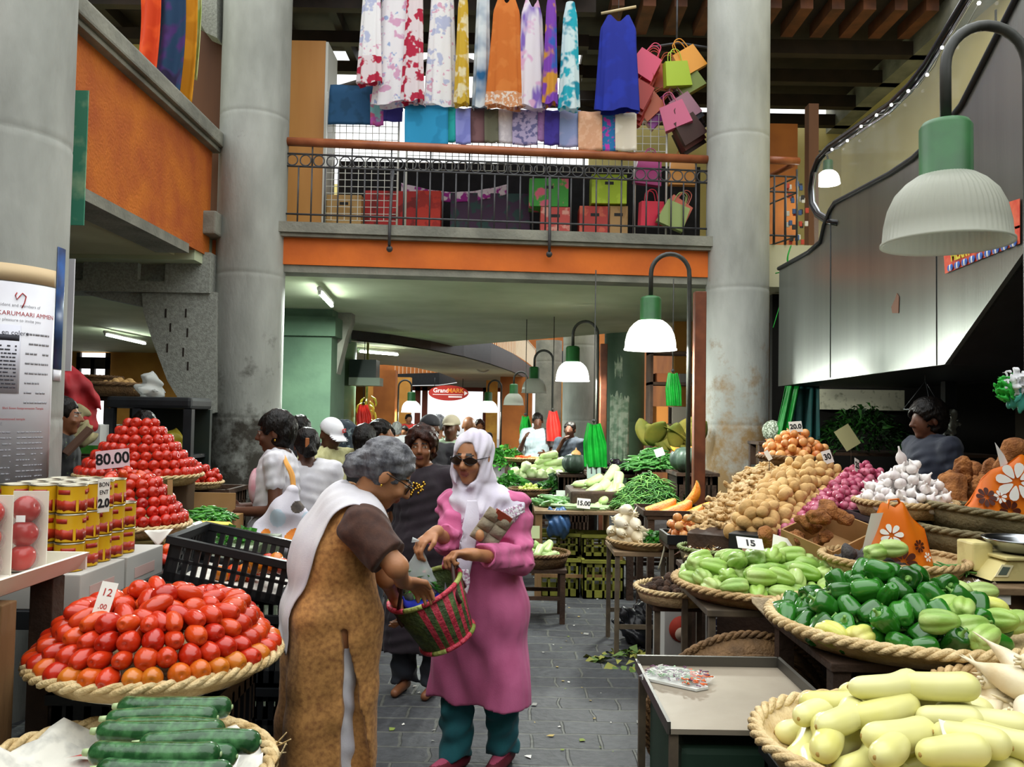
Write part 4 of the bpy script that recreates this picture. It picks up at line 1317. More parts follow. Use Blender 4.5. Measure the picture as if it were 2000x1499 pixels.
for i, (dx, dy, dz, a) in enumerate(sq):
  ly = 'in the bottom layer' if dz < .05 else 'in the second layer' if dz < .12 else 'on top of the pile'
  sd = ('next to the metal table' if dx < -.12 else 'at the turnip side' if dx > .12 else 'in the centre') + (' at the back' if dy > .1 else ' at the front' if dy < -.05 else '')
  put('yellow_squash', SQUASH[i % 3], (.975 + dx, 2.14 + dy, .775 + dz), (rg.uniform(-.1, .1), rg.uniform(-.12, .12), a + rg.uniform(-.1, .1)), rg.uniform(.80, .90), 'pale yellow squash ' + ly + ' ' + sd, 'squash', 'pale yellow squash in the basket')
c_ = at(1868, 1435, 2.02)
card('', c_, .085, .05, (1, .2, -.35), (-.1, .6, .7), 'blank white card lying on the yellow squash')

# folding metal table with salad pack, green box below
t = empty('metal_table', (.72, 2.75, 0), 0, 'low sheet metal table with a raised back edge holding a salad pack', 'table')
MB().box(-.255, .25, -.31, .31, .705, .72).build('table_top', alu, t)
MB().box(-.255, .25, .305, .318, .705, .755).box(.245, .258, -.31, .318, .705, .755).box(-.262, -.252, -.31, .318, .705, .74).build('raised_edge', alu_edge, t)
for sx in (-.24, .235):
  for sy in (-.29, .29): MB().box(sx - .012, sx + .012, sy - .012, sy + .012, 0, .705).build('leg', metal_leg, t)
o = MB().box(-.22, .20, -.285, .25, 0, .66, bev=.02).build('green_box', dark_green_cloth, loc=(.72, 2.75, 0), label='dark green box under the low metal table', cat='box')
# salad pack
t = empty('salad_pack', (.575, 2.88, .722), -.55, 'clear packed tray of shredded salad on the metal table', 'packed salad')
MB().prism([(-.105, -.06), (.09, -.075), (.115, -.03), (.03, .07), (-.06, .085), (-.12, .03)], 0, .008, 'z').build('foam_tray', white_paint, t)
sal = [M('salad_white', 'd8d6cc', .5), M('salad_carrot', 'e0662a', .5), M('salad_purple', '6a3a5c', .5), M('salad_green', '8fb28a', .5)]
r2 = random.Random(4)
for k, nm in enumerate(('shredded_cabbage', 'shredded_carrot', 'shredded_red_cabbage', 'sliced_greens')):
  mb = MB()
  for i in range(60):
    u, v = r2.uniform(-.09, .08), r2.uniform(-.05, .06)
    if k == 1: u, v = r2.uniform(.03, .09), r2.uniform(-.05, .05)
    p = Vector((u, v, .012 + .016 * r2.random()))
    a = r2.uniform(0, 6)
    mb.tube([p, p + Vector((.014 * math.cos(a), .014 * math.sin(a), .003)), p + Vector((.022 * math.cos(a + .6), .022 * math.sin(a + .6), 0))], .0022, 4)
  mb.build(nm, sal[k], t)['kind'] = 'stuff'
MB().grid(lambda u, v: (-.115 + .22 * u, -.065 + .14 * v, .012 + .026 * math.sin(PI * u) ** .5 * math.sin(PI * v) ** .5), 16, 12).build('plastic_wrap', film('salad_film', 'ffffff', .12, .1), t)

# white turnips
table(1.18, 1.95, 2.15, 2.62, .72, 'small table under the white turnip basket', lw=.02)
basket((1.52, 2.38, .722), .32, .11, 'wicker basket of white turnips at the edge of the stall', wicker, strand=.012)
for o in heap('white_turnip', RADISH, (1.53, 2.4, .74), .31, 46, .036, .26, 'white turnip with root tail', 'turnip', 'white turnips in the basket', rg, -1, rot=lambda r: (r.uniform(.8, 2.4), r.uniform(-.5, .5), r.uniform(0, 6.28)), sc=(.9, 1.2), comp=.95): pass

# green peppers and ripe chayotes
table(1.08, 1.86, 2.85, 3.5, .797, 'dark timber table under the green pepper basket', wood_dark, wood_dark, .03)
crate((1.62, 3.15, 0), .4, .34, .3, M('blue_crate_plastic', '34507c', .5), 'blue crate under the pepper table')
carton_box = MB().box(-.16, .16, -.14, .14, 0, .34).build('carton', carton_dark, loc=(1.24, 3.25, 0), label='dark carton under the pepper table', cat='box')
basket((1.47, 3.17, .80), .485, .07, 'broad wicker basket of green peppers and ripe chayotes', wicker_pale, strand=.014, twist=22)
PC0 = (1.44, 3.2, .79)
heap('pepper', PEPPER, (1.43, 3.18, .815), .44, 126, .039, .24, 'glossy green pepper in the broad basket', 'pepper', 'green peppers in the broad basket', rg, -1, rot=lambda r: (r.uniform(.6, 2.5), r.uniform(-.6, .6), r.uniform(0, 6.28)), sc=(.9, 1.08), comp=.98)
for i, (px, py, Y, me, a) in enumerate([(1625, 1228, 2.93, CHAY_R[0], .4), (1682, 1232, 2.90, CHAY_R[1], 2.2)]):
  p = at(px, py, Y)
  put('chayote', me, (p.x, p.y, .872), (1.5, .2, a), 1.0, ('yellowing chayote at the basket rim, pointed end inward', 'small yellowish chayote on the basket rim beside the peppers')[i], 'chayote', 'chayotes in the pepper basket')
ch = [(1835, 1215, 2.85, CHAY[0], .9), (1895, 1225, 2.85, CHAY[1], 1.6), (1880, 1190, 2.95, CHAY[2], 2.6), (1925, 1245, 2.80, CHAY[3], 2.2), (1870, 1155, 3.35, CHAY[0], .3), (1915, 1158, 3.35, CHAY[1], 1.2), (1935, 1190, 3.15, CHAY_R[0], .8), (1895, 1180, 3.2, CHAY_R[1], 2.9), (1985, 1215, 3.05, CHAY[2], 1.9), (1850, 1185, 3.0, CHAY[3], 2.0), (1955, 1212, 3.0, CHAY[1], .5)]
names = ['striped pale chayote lowest at the basket rim', 'fat pale chayote at the rim beside the turnips', 'pale chayote lying across two others', 'chayote touching the basket edge by the turnips', 'green chayote standing behind the others', 'pale chayote at the back next to the table edge', 'warty yellow chayote among the pale ones', 'small yellow chayote behind the warty one', 'striped chayote at the far rim of the pepper basket', 'pale chayote against the green peppers', 'chayote wedged between the rim and the warty one']
for (px, py, Y, me, a), nm in zip(ch, names):
  p = at(px, py, Y)
  put('chayote', me, (p.x, p.y, p.z), (1.4, rg.uniform(-.3, .3), a), 1.0, nm, 'chayote', 'chayotes in the pepper basket')
p = at(1825, 1165, 3.1); put('zucchini', ZUKE[0], (p.x, p.y, p.z), (0, .5, -.5), .62, 'single dark zucchini lying among the green peppers', 'zucchini')

# pale chayote basket
table(.86, 1.5, 3.68, 4.3, .782, 'thin legged metal table under the pale chayote basket', metal_leg, metal_leg, .014)
basket((1.2, 4.0, .785), .42, .062, 'wicker basket heaped with pale green chayotes', wicker, strand=.012, twist=20)
heap('chayote', CHAY, (1.2, 4.0, .80), .415, 92, .044, .11, 'pale green chayote in the wide basket', 'chayote', 'pale chayotes in the wide basket', rg, -1, rot=lambda r: (r.uniform(1.1, 2.0), r.uniform(-.5, .5), r.uniform(0, 6.28)), sc=(.95, 1.15))
mb = MB().grid(lambda u, v: (1.02 + .24 * u, 3.585 - .02 * v - .015 * math.sin(PI * u), .86 - .13 * v * (1 - abs(2 * u - 1)) - .02 * v), 14, 6)
mb.build('sack_cloth', M('beige_sack_cloth', 'b9a688', .9, '9c8a6c', 20, .3, 80), label='beige sacking hanging over the chayote basket rim', cat='cloth', solid=.004)
p = at(1465, 1075, 3.9); card('', (p.x, p.y, p.z + .03), .12, .07, (1, 0, -.1), (-.1, .7, .6), 'white price card lying on the pale chayotes', lines=[('15', 0, .05)])

# eddoe basket
table(.74, 1.06, 4.35, 4.66, .65, 'low stool under the dark eddoe basket', wood_dark, metal_leg, .014)
basket((.88, 4.47, .652), .215, .07, 'small wicker basket of dark eddoes', wicker_pale, strand=.009)
heap('eddoe', EDDOE, (.88, 4.47, .665), .2, 80, .023, .09, 'dark hairy eddoe in the small basket', 'eddoe', 'dark eddoes in the small basket', rg, -1)
# big old basket leaning under the table, citrus cartons
b = basket((1.0, 3.60, .30), .40, .10, 'big old brown basket leaning on its side under the chayote table', wicker_dark, tilt=(-1.25, .0, .1), strand=.012, twist=24)
mb = MB()
for i in range(1, 16):
  r_ = .024 * i; mb.tube(arc((0, 0, -.002), r_, 0, 2 * PI * 47 / 48, 47, 'xy'), .008, 6, closed=True)
mb.build('woven_base', wicker_dark, b)
def carton_box(name, c, s, mat, label, rz=0, cat='box'):
  t = empty(name, c, rz, label, cat)
  MB().box(-s[0] / 2, s[0] / 2, -s[1] / 2, s[1] / 2, 0, s[2], bev=.004).build('carton_body', mat, t)
  return t
wc = M('white_carton', 'b4b2ac', .8)
t = carton_box('citrus_carton', (.99, 5.05, .0), (.2, .3, .58), wc, 'white carton printed with a red fruit under the chayote table', .05)
MB().lathe([(1e-4, 0), (.075, 0), (.075, .002), (1e-4, .002)], 24, R=FACE_CAM, loc=(0, -.152, .4)).build('red_print', M('red_print', 'b03a28', .7), t)
MB().lathe([(1e-4, 0), (.04, 0), (.04, .002), (1e-4, .002)], 20, R=FACE_CAM, loc=(0, -.1545, .37)).build('fruit_print', M('pale_print', 'c9b4a0', .7), t)
t = carton_box('citrus_carton', (1.21, 4.95, .0), (.2, .3, .58), wc, 'white carton with blue citrus lettering under the chayote table', .05)
mb = MB()
MB().box(-.08, .09, -.153, -.15, .2, .54).build('blue_print', M('navy_print', '28345c', .7), t)
for k in range(4):
  v, f = text_geo('CITRUS', .05, .0005, .001); mb.add(v, f, 0, False, FACE_CAM, (.005, -.1545, .50 - k * .07))
mb.build('lettering', wc, t)

# peelings basket, galangal lumps, onion tray
table(.98, 1.34, 4.72, 5.0, .78, 'narrow stand under the basket of dry peelings', wood_dark, metal_leg, .014)
basket((1.17, 4.86, .783), .2, .09, 'basket of dry onion skins and scraps of paper', wicker_grey, strand=.008, mat_rim=M('green_faded_rim', '7a8850', .7))
leaf_heap('onion_skins', (1.17, 4.86, .84), (.17, .16, .05), 160, .05, [M('dry_skin_brown', 'a0763e', .7), M('dry_skin_red', '7c4428', .7), paper_white, M('dry_skin_pale', 'cfb88a', .7)], 5, 'dry onion skins in the faded green rimmed basket', 'onion skins', up=.3, width=.4)
for i, (px, py, s) in enumerate(((1502, 1054, .9), (1474, 1072, .55))):
  p = at(px, py, 4.32)
  put('yam', YAM[i], (p.x, p.y, p.z), (.3, .8, .5), s * .72, ('large brown knobbly yam at the foot of the red onions', 'small round brown yam beside the white card')[i], 'yam', 'yams at the foot of the onions')
p = at(1528, 1062, 4.2); card('', p, .1, .07, (1, 0, -.3), (.1, .5, .8), 'white card leaning at the foot of the red onions')

def tray(name, c, sx, sy, sz, mat, label, tilt=(0, 0, 0), cat='tray'):
  t = empty(name, c, 0, label, cat); t.rotation_euler = tilt
  MB().box(-sx / 2, sx / 2, -sy / 2, sy / 2, 0, .012).build('base', mat, t)
  for s in (-1, 1):
    MB().box(-sx / 2, sx / 2, s * sy / 2 - .008, s * sy / 2 + .008, 0, sz).build('side', mat, t)
    MB().box(s * sx / 2 - .008, s * sx / 2 + .008, -sy / 2, sy / 2, 0, sz).build('side', mat, t)
  return t
table(1.02, 1.36, 5.45, 5.8, .8, 'narrow stand under the black onion tray', wood_dark, metal_leg, .014)
tray('onion_tray', (1.19, 5.6, .8), .34, .3, .06, black_plastic, 'black tray of small onions')
heap('onion', BONION, (1.17, 5.6, .815), .15, 24, .034, .05, 'small brown onion in the black tray', 'onion', 'onions in the black tray', rg, -1, sc=(.75, .95))

# white radish table
t = table(.71, 1.2, 5.75, 6.3, .70, 'small thin legged table with white radishes and greens', wood_ply, metal_leg, .015)
basket((.95, 5.98, .702), .26, .05, 'shallow wicker tray of white radishes and greens', wicker, strand=.009)
heap('white_radish', RADISH, (.83, 5.98, .72), .14, 26, .033, .17, 'white radish in the shallow tray', 'radish', 'white radishes in the shallow tray', rg, -1, rot=lambda r: (r.uniform(1.2, 2.0), r.uniform(-.4, .4), r.uniform(-1.2, .6)), sc=(.95, 1.25))
leaf_heap('leafy_greens', (1.06, 5.96, .73), (.15, .14, .07), 420, .06, [herb_bright, herb_green], 6, 'leafy greens beside the white radishes', 'greens')
MB().tube([at(1312, 1040, 5.7), at(1300, 1052, 5.68), at(1297, 1075, 5.68), at(1290, 1100, 5.68), at(1286, 1112, 5.68)], .006, 6).build('stalk', M('pale_stalk', 'd8d2b4', .6), label='pale radish stalk hanging over the tray edge', cat='stalk')

# --------------------------------------------------------------- sloping display: ginger, potatoes, red onions
d0 = [(1.02, 4.88, .95), (1.66, 4.52, .95), (2.5, 5.62, 1.17), (1.72, 6.22, 1.19)]
mb = MB()
mb.add([(x, y, 0) for x, y, z in d0] + d0, BOX)
mb.build('display_stand', wood_dark, label='dark sloping stand carrying ginger, potatoes and red onions', cat='stand')
t = carton_box('box', (1.32, 4.62, .86), (.22, .16, .13), black_plastic, 'black box with a small printed picture below the potatoes', -.5)
MB().box(-.035, .035, -.083, -.081, .04, .09).build('picture_print', M('pink_picture_print', 'c9a08c', .6), t)
def slope_strip(name, meshes, A, B, hw0, hw1, n, rad, lift, base, cat, group, rot, sc, seed, extra=lambda u, w: 0, comp=.93):
  r = random.Random(seed)
  A, B = Vector(A), Vector(B)
  ax = B - A; L = math.hypot(ax.x, ax.y); ux, uy = ax.x / L, ax.y / L
  def uv(x, y):
    dx, dy = x - A.x, y - A.y
    return (dx * ux + dy * uy) / L, -dx * uy + dy * ux
  def sampler(q):
    u = q.uniform(-.04, 1.04); w_ = q.uniform(-1, 1) * (hw0 + (hw1 - hw0) * min(1, max(0, u)))
    return A.x + ux * L * u - uy * w_, A.y + uy * L * u + ux * w_
  fl = lambda x, y: A.z + (B.z - A.z) * min(1.05, max(-.05, uv(x, y)[0]))
  def tg(x, y):
    u, w_ = uv(x, y); hw = hw0 + (hw1 - hw0) * min(1, max(0, u))
    return fl(x, y) + lift * (1 - (w_ / hw) ** 2) + extra(u, w_)
  P = drop(n, rad, lambda x, y: True, fl, tg, sampler, r, 44, comp)
  for x, y, z in P:
    u, w_ = uv(x, y)
    hf = z - fl(x, y)
    ps = ('lowest end of the slope' if u < .2 else 'lower part of the slope' if u < .45 else 'upper part of the slope' if u < .75 else 'top end of the slope') + (', aisle edge' if w_ > .35 * hw0 else ', wall edge' if w_ < -.35 * hw0 else ', centre')
    put(name, meshes[r.randrange(len(meshes))], (x, y, z), rot(r), r.uniform(*sc), base + ', ' + ps, cat, group)
slope_strip('ginger_root', GINGER, (1.20, 5.02, .96), (1.80, 6.05, 1.22), .17, .16, 190, .021, .12, 'knobbly ginger root on the sloping stand', 'ginger', 'ginger on the sloping stand', lambda r: (r.uniform(-.6, .6), r.uniform(-.6, .6), r.uniform(0, 6.28)), (.85, 1.15), 3, comp=.8)
slope_strip('potato', POTATO, (1.36, 4.74, .955), (2.06, 5.86, 1.19), .15, .26, 270, .033, .13, 'potato on the sloping stand', 'potato', 'potatoes on the sloping stand', rrot, (.88, 1.1), 4)
slope_strip('red_onion', RONION, (1.58, 4.60, .955), (2.34, 5.62, 1.20), .13, .17, 250, .026, .10, 'shiny red onion on the sloping stand', 'red onion', 'red onions on the sloping stand', rrot, (.9, 1.15), 5)
# onions on top
crate((2.12, 6.35, .9), .5, .36, .36, black_plastic, 'dark crate under the heap of brown onions')
crate((2.12, 6.35, .45), .5, .36, .44, black_plastic, 'dark crate in the middle of the stack under the onions')
crate((2.12, 6.35, 0), .5, .36, .44, black_plastic, 'dark crate on the floor under the onions')
basket((2.1, 6.28, 1.27), .26, .07, 'small basket of brown onions above the potatoes', wicker_dark)
heap('onion', BONION, (2.1, 6.28, 1.29), .26, 92, .035, .20, 'round brown onion above the potatoes', 'onion', 'brown onions above the potatoes', rg, -1, sc=(.88, 1.05))

# price cards
def psign(txt, px, py, Y, w_, h_, label, up=(0, .25, 1), right=(1, 0, 0), paper=paper_white, inkm=ink, stick=.28, lines=None):
  return card(txt, at(px, py, Y), w_, h_, right, up, label, paper, inkm, h_ * .62, stick, lines=lines)
psign('20.0', 1554, 834, 6.2, .095, .08, 'white price card above the brown onions', right=(1, 0, .08))
psign('30', 1616, 893, 5.75, .075, .09, 'white price card between potatoes and brown onions', right=(1, .3, .25))
psign('25', 1674, 910, 5.5, .06, .09, 'white price card standing behind the red onions', right=(.7, .6, -.3))
psign('', 1500, 890, 5.9, .035, .07, 'small white card stuck in the ginger', right=(.8, .2, .4))

# garlic
crate((2.13, 4.62, 0), .44, .4, .56, black_plastic, 'black crate on the floor under the garlic basket', name='plastic_crate')
crate((2.13, 4.62, .57), .44, .4, .53, black_plastic, 'black crate carrying the garlic basket')
basket((2.12, 4.56, 1.105), .255, .075, 'small wicker basket of white garlic', wicker)
heap('garlic', [GARLIC], (2.12, 4.56, 1.125), .25, 165, .027, .22, 'white garlic bulb in the small basket', 'garlic', 'garlic bulbs in the small basket', rg, -1, rot=lambda r: (r.uniform(-1, 1), r.uniform(-1, 1), r.uniform(0, 6)), sc=(.9, 1.1), power=1.2)
p = at(1760, 896, 4.56); put('garlic', GARLIC, (p.x, p.y, p.z), (.2, -.3, 0), (1.0, 1.0, 1.5), 'garlic bulb with a long stalk at the peak of the garlic heap', 'garlic', 'garlic bulbs in the small basket')

# carton of yams
def open_carton(c, s, mat, label, tilt):
  t = empty('open_carton', c, 0, label, 'box'); t.rotation_euler = tilt
  MB().box(-s[0] / 2, s[0] / 2, -s[1] / 2, s[1] / 2, 0, .01).build('base', mat, t)
  for q in (-1, 1):
    MB().box(-s[0] / 2, s[0] / 2, q * s[1] / 2 - .004, q * s[1] / 2 + .004, 0, s[2]).build('side', mat, t)
    MB().box(q * s[0] / 2 - .004, q * s[0] / 2 + .004, -s[1] / 2, s[1] / 2, 0, s[2]).build('side', mat, t)
  return t
table(1.5, 1.90, 3.6, 4.34, .9, 'dark table under the taro basket and yam carton', wood_dark, wood_dark, .03)
open_carton((1.60, 4.26, .94), (.36, .3, .14), carton, 'brown carton of yams beside the red onions', (.25, -.25, .55))
for i, (px, py, s) in enumerate(((1625, 985, .8), (1585, 1015, .75), (1560, 1040, .55), (1650, 1000, .6), (1610, 1040, .6), (1600, 1000, .7))):
  p = at(px, py, 4.22 - .02 * i)
  put('yam', YAM[i % 3], p - Vector((0, -.02, .03)), (rg.uniform(-.4, .4), rg.uniform(-.6, .6), rg.uniform(0, 6)), s * .74, ('big brown yam at the top of the carton', 'pale knobbly yam in the middle of the carton', 'yam at the lower corner of the carton', 'yam half hidden by the orange bag', 'small lumpy yam low in the carton', 'dark yam deep in the carton')[i], 'yam', 'yams in the carton')
# taro basket
basket((1.74, 3.86, .905), .31, .085, 'wicker basket of charcoal taro with an orange bag on it', wicker, strand=.011)
heap('taro', TARO, (1.62, 3.8, .92), .17, 22, .032, .05, 'charcoal taro under the orange bag', 'taro', 'charcoal taro in the basket', rg, -1)
for i, (px, py) in enumerate(((1745, 1072), (1712, 1080))):
  p = at(px, py, 3.62); put('chayote', CHAY[i], p, (1.5, .3, 1.0 + i), .9, ('pale chayote lying at the foot of the orange bag', 'chayote between the taro and the orange bag')[i], 'chayote')
strand_heap('beans', (1.93, 3.75, .96), (.09, .07, .02), 40, .13, .005, [bean_green], 4, 'few green beans in the taro basket', 'beans')

# orange flowered bags
orange_bag = M('orange_plastic_bag', 'ea6a12', .35, 'f08a1e', 3, transl=.15)
bag_white = M('white_print', 'f0ece6', .4); bag_brown = M('dark_brown_print', '4a1c10', .4)
def flower(mb, c, R, r, n, mi, a0=0.0):
  for k in range(n):
    a = a0 + 2 * PI * k / n
    pts = []
    for j in range(12):
      t_ = 2 * PI * j / 12
      u, w_ = r * (.55 + .45 * math.cos(t_)), r * .24 * math.sin(t_) * (1 + .5 * math.cos(t_))
      u += r * .12
      pts.append((u * math.cos(a) - w_ * math.sin(a), u * math.sin(a) + w_ * math.cos(a), 0))
    mb.add(pts, [tuple(range(12))], mi, False, R, c)
def flat_bag(c, w_, h_, dpt, label, flowers, rz, peaks):
  t = empty('orange_bag', c, rz, label, 'bag')
  def sh(u, v):
    prof = np.interp(u, [p[0] for p in peaks], [p[1] for p in peaks])
    x = (u - .5) * w_ * (1 - .25 * v)
    z = v * h_ * prof
    th = dpt * (1 - v) ** .7 * math.sin(PI * u) ** .5
    return x, th, z
  fr = lambda u, v: (lambda q: (q[0], -q[1] * .5 - .012 * math.sin(9 * u + 3 * v), q[2]))(sh(u, v))
  bk = lambda u, v: (lambda q: (q[0], q[1] * .5 + .006, q[2]))(sh(u, v))
  mb = MB().grid(fr, 28, 18); mb.grid(bk, 28, 18)
  mb.build('bag_body', orange_bag, t)
  mb = MB()
  def on(u, v):
    p = Vector(fr(u, v)); du = Vector(fr(u + .01, v)) - p; dv = Vector(fr(u, v + .01)) - p
    return p, frame(du, dv)
  for (u, v, r, n, mi, a0) in flowers:
    p, R = on(u, v)
    if (R @ Vector((0, 0, 1))).y > 0: R = R @ Matrix.Rotation(PI, 3, 'X')
    flower(mb, p + R @ Vector((0, 0, .012)), R, r, n, mi, a0)
  mb.build('flower_print', [bag_white, bag_brown], t)
  return t
t = flat_bag((1.72, 3.80, .945), .36, .31, .14, 'orange flowered plastic bag standing in the taro basket', [(.42, .55, .045, 7, 0, .3), (.75, .45, .026, 8, 1, .2), (.55, .16, .052, 8, 1, .5), (.85, .3, .02, 6, 0, 0)], -.05, [(0, .25), (.12, .55), (.3, .98), (.5, .9), (.62, 1), (.8, .75), (1, .6)])
MB().grid(lambda u, v: (-.18 + .10 * u + .06 * v, -.05 + .06 * u, .005 + .25 * v), 5, 8).build('white_side', bag_white, t)
MB().tube([(-.03, 0, .27), (-.02, .01, .31), (.02, .01, .315), (.04, 0, .27)], .012, 8, flat=.4).build('handle', orange_bag, t)
# empty baskets and second bag on the weighing table
t = table(1.915, 3.0, 3.5, 4.42, .93, 'brown timber table carrying the yellow scale', wood_ply, wood_dark, .035)
MB().box(-.535, .535, -.405, -.385, .55, .90).box(-.535, -.515, -.4, .4, .55, .90).build('apron', M('brown_table_apron', '6e5236', .75, '5a4028', 4), t)
p = at(1966, 1172, 3.49); MB().box(-.03, .03, -.001, .001, -.025, .025).build('paper_label', paper_white, loc=(p.x, 3.512, p.z), label='small paper label stuck on the brown table front', cat='label')
basket((2.46, 4.32, .955), .38, .11, 'empty old basket lying flat behind the scale', wicker_grey, (.0, .04, 0), strand=.012)
basket((2.52, 4.34, 1.045), .40, .11, 'empty old basket tilted on top of another behind the scale', wicker_grey, (.0, .10, 0), strand=.012)
t = flat_bag((2.46, 4.20, 1.165), .48, .30, .13, 'large orange bag with white flowers lying in the tilted empty basket', [(.55, .62, .085, 8, 0, .2), (.2, .42, .045, 8, 1, .3), (.36, .36, .03, 7, 0, 0), (.45, .06, .05, 8, 1, .8)], .02, [(0, .2), (.15, .55), (.3, .72), (.5, .8), (.7, .98), (.85, .9), (1, .6)])
MB().grid(lambda u, v: (-.03 + .06 * u - .03 * v, .0 + .02 * u, .22 + .13 * v * (1 - .5 * u)), 5, 6).build('handle', bag_white, t)
# yams at the back
crate((2.82, 5.0, 0), .7, .5, .56, wood_dark, 'dark wooden crate on the floor under the brown yams', name='wooden_crate')
crate((2.82, 5.0, .57), .7, .5, .53, wood_dark, 'dark wooden crate carrying the brown yams', name='wooden_crate')
tray('wooden_tray', (2.8, 5.0, 1.12), .72, .5, .05, wicker, 'flat wooden tray of hairy brown yams')
heap('yam', YAM, (2.74, 5.0, 1.14), .28, 10, .075, .10, 'hairy brown yam on the tray beside the garlic', 'yam', 'hairy yams on the back tray', rg, -1, sc=(.7, .9), comp=.9)
for i, (px, py) in enumerate(((1975, 890), (1995, 905))):
  p = at(px, py, 4.75); put('yam', YAM[i], p, rrot(rg), .95, ('round brown yam just behind the large orange bag', 'brown yam cut off by the picture edge behind the orange bag')[i], 'yam')
crate((3.0, 4.55, 0), .4, .3, 1.2, wood_dark, 'tall dark crate behind the large orange bag', name='wooden_crate')

# yellow scale with steel bowl
t = empty('weighing_scale', (2.215, 3.72, .93), .04, 'dirty cream weighing scale with a steel bowl', 'scale')
cream = M('dirty_cream_plastic', 'd9cb8c', .5, 'a8955a', 9, lo=.5, hi=.75)
mb = MB().prism([(-.185, .012), (.2, .012), (.2, .095), (-.1, .095), (-.125, .085)], -.12, .13, 'y')
mb.build('housing', cream, t)
MB().box(-.19, -.10, .0, .13, .03, .155, bev=.01).build('display_housing', cream, t)
MB().box(-.125, .2, -.13, .1, .098, .112, bev=.004).build('weighing_plate', cream, t)
MB().box(-.17, .19, -.1, .1, 0, .014).build('base', black_plastic, t)
sc_ = M('grey_lcd', '5f6a60', .3)
Rm = frame((.55, 0, .83), (-.83, 0, .55))
Rd = frame((1, 0, .0), (-.0, .0, 1))
MB().prism([(-.172, .03), (-.115, .03), (-.09, .078), (-.14, .082)], -.124, -.1205, 'y').build('display_frame', M('pale_cream', 'ece2b8', .5), t)
MB().prism([(-.158, .038), (-.122, .038), (-.104, .07), (-.136, .073)], -.1255, -.1215, 'y').build('display', sc_, t)
MB().box(.07, .19, -.1225, -.1205, .02, .034).build('nameplate', M('dark_nameplate', '3a3a38', .5), t)
MB().lathe([(1e-4, 0), (.08, .0), (.115, .014), (.15, .05), (.158, .062), (.162, .064), (.152, .052), (.114, .018), (.08, .004), (1e-4, .004)], 48).build('bowl', M('steel_bowl', 'a8abb0', .22, metal=1.0), t, (.03, 0, .113))
leaf_heap('paper_scraps', (1.98, 3.58, .932), (.05, .06, .004), 18, .03, [paper_white], 8, 'torn white paper scraps at the table corner', 'paper scraps', up=.05, width=.5)

# plastic bags bundle on the pole
p = at(1988, 762, 3.42)
t = empty('bag_bundle', p, 0, 'bundle of green and white plastic bags tied to the lamp pole', 'bags')
cols = [('green_bag', M('bright_green_plastic', '3cc04a', .4, transl=.2), (-.045, 0, .005)), ('white_bag', M('white_plastic', 'e8e8ec', .4, transl=.2), (-.015, -.02, .03)), ('teal_bag', M('teal_plastic', '4aa89a', .4, transl=.2), (-.005, 0, -.025))]
for i, (nm, m_, of) in enumerate(cols):
  f = Field((-.08, -.06, -.08), (.08, .06, .08), .006)
  f.ell((0, 0, 0), (.035, .03, .045)); f.disp(wob(i + 3, 110, .008))
  o = f.mesh(nm); link(nm, o, m_, t, of)
# ================================================================== left hand stalls
rg = random.Random(31)
PACKFILM = film('tight_plastic_wrap', 'ffffff', .10, .08)
# zucchini basket in front
crate((-.95, 2.06, 0), .5, .46, .32, black_plastic, 'black crate on the floor under the zucchini basket')
crate((-.95, 2.06, .33), .5, .46, .30, black_plastic, 'black crate carrying the zucchini basket')
basket((-.93, 2.06, .665), .36, .075, 'wicker basket lined with newspaper holding zucchini', wicker_pale, strand=.012, twist=14)
w_ = wob(9, 26, .010, 2)
mb = MB().grid(lambda u, v: (-.93 + .335 * v * math.cos(2 * PI * u), 2.06 + .335 * v * math.sin(2 * PI * u), .665 + .075 * v ** 3 + float(w_(.5 * math.cos(2 * PI * u) * v, .5 * math.sin(2 * PI * u) * v, 1.0)) * (.3 + v)), 60, 18, closed_u=True)
ln = mb.build('newspaper_liner', newsprint, label='crumpled newspaper lining the zucchini basket', cat='paper', solid=.002)
mb = MB().grid(lambda u, v: (-1.12 + .10 * u + .03 * v, 2.18 + .03 * v + .02 * u, .715 + .004 * math.sin(5 * u)), 8, 3)
mb.build('red_headline', M('red_newsprint_patch', 'b84440', .8), ln)
for i, (px, py, Y, a, dz, k) in enumerate([(340, 1383, 2.20, -.02, .0, 0), (318, 1402, 2.15, .04, .0, 1), (330, 1424, 2.06, -.06, .028, 1), (312, 1432, 2.02, .05, .032, 0), (300, 1475, 1.90, -.03, .035, 0), (345, 1478, 1.95, .03, -.01, 1), (392, 1450, 1.98, .05, -.02, 1), (320, 1510, 1.86, .02, -.01, 0)]):
  p = at(px, py, Y)
  put('zucchini', ZUKE[k], (p.x, p.y, p.z), (0, rg.uniform(-.02, .02), a), .95, ['rearmost zucchini in the newspaper lined basket', 'second zucchini from the back of the basket', 'zucchini lying on top behind the shiny one', 'shiny zucchini on top of the middle of the pile', 'frontmost thick zucchini lying on top', 'zucchini under the front one, end showing', 'zucchini at the rim end of the pile', 'zucchini cut off by the lower picture edge'][i], 'zucchini', 'zucchini in the newspaper lined basket')
t = empty('film_wrap', (0, 0, 0), 0, 'clear plastic film over the ends of the zucchini', 'plastic film')
w2 = wob(4, 40, .012, 2)
MB().grid(lambda u, v: (-.78 + .13 * u, 1.93 + .22 * v, .755 + .02 * math.sin(PI * u) + float(w2(u * .2, v * .2, 0))), 14, 14).build('film', PACKFILM, t)
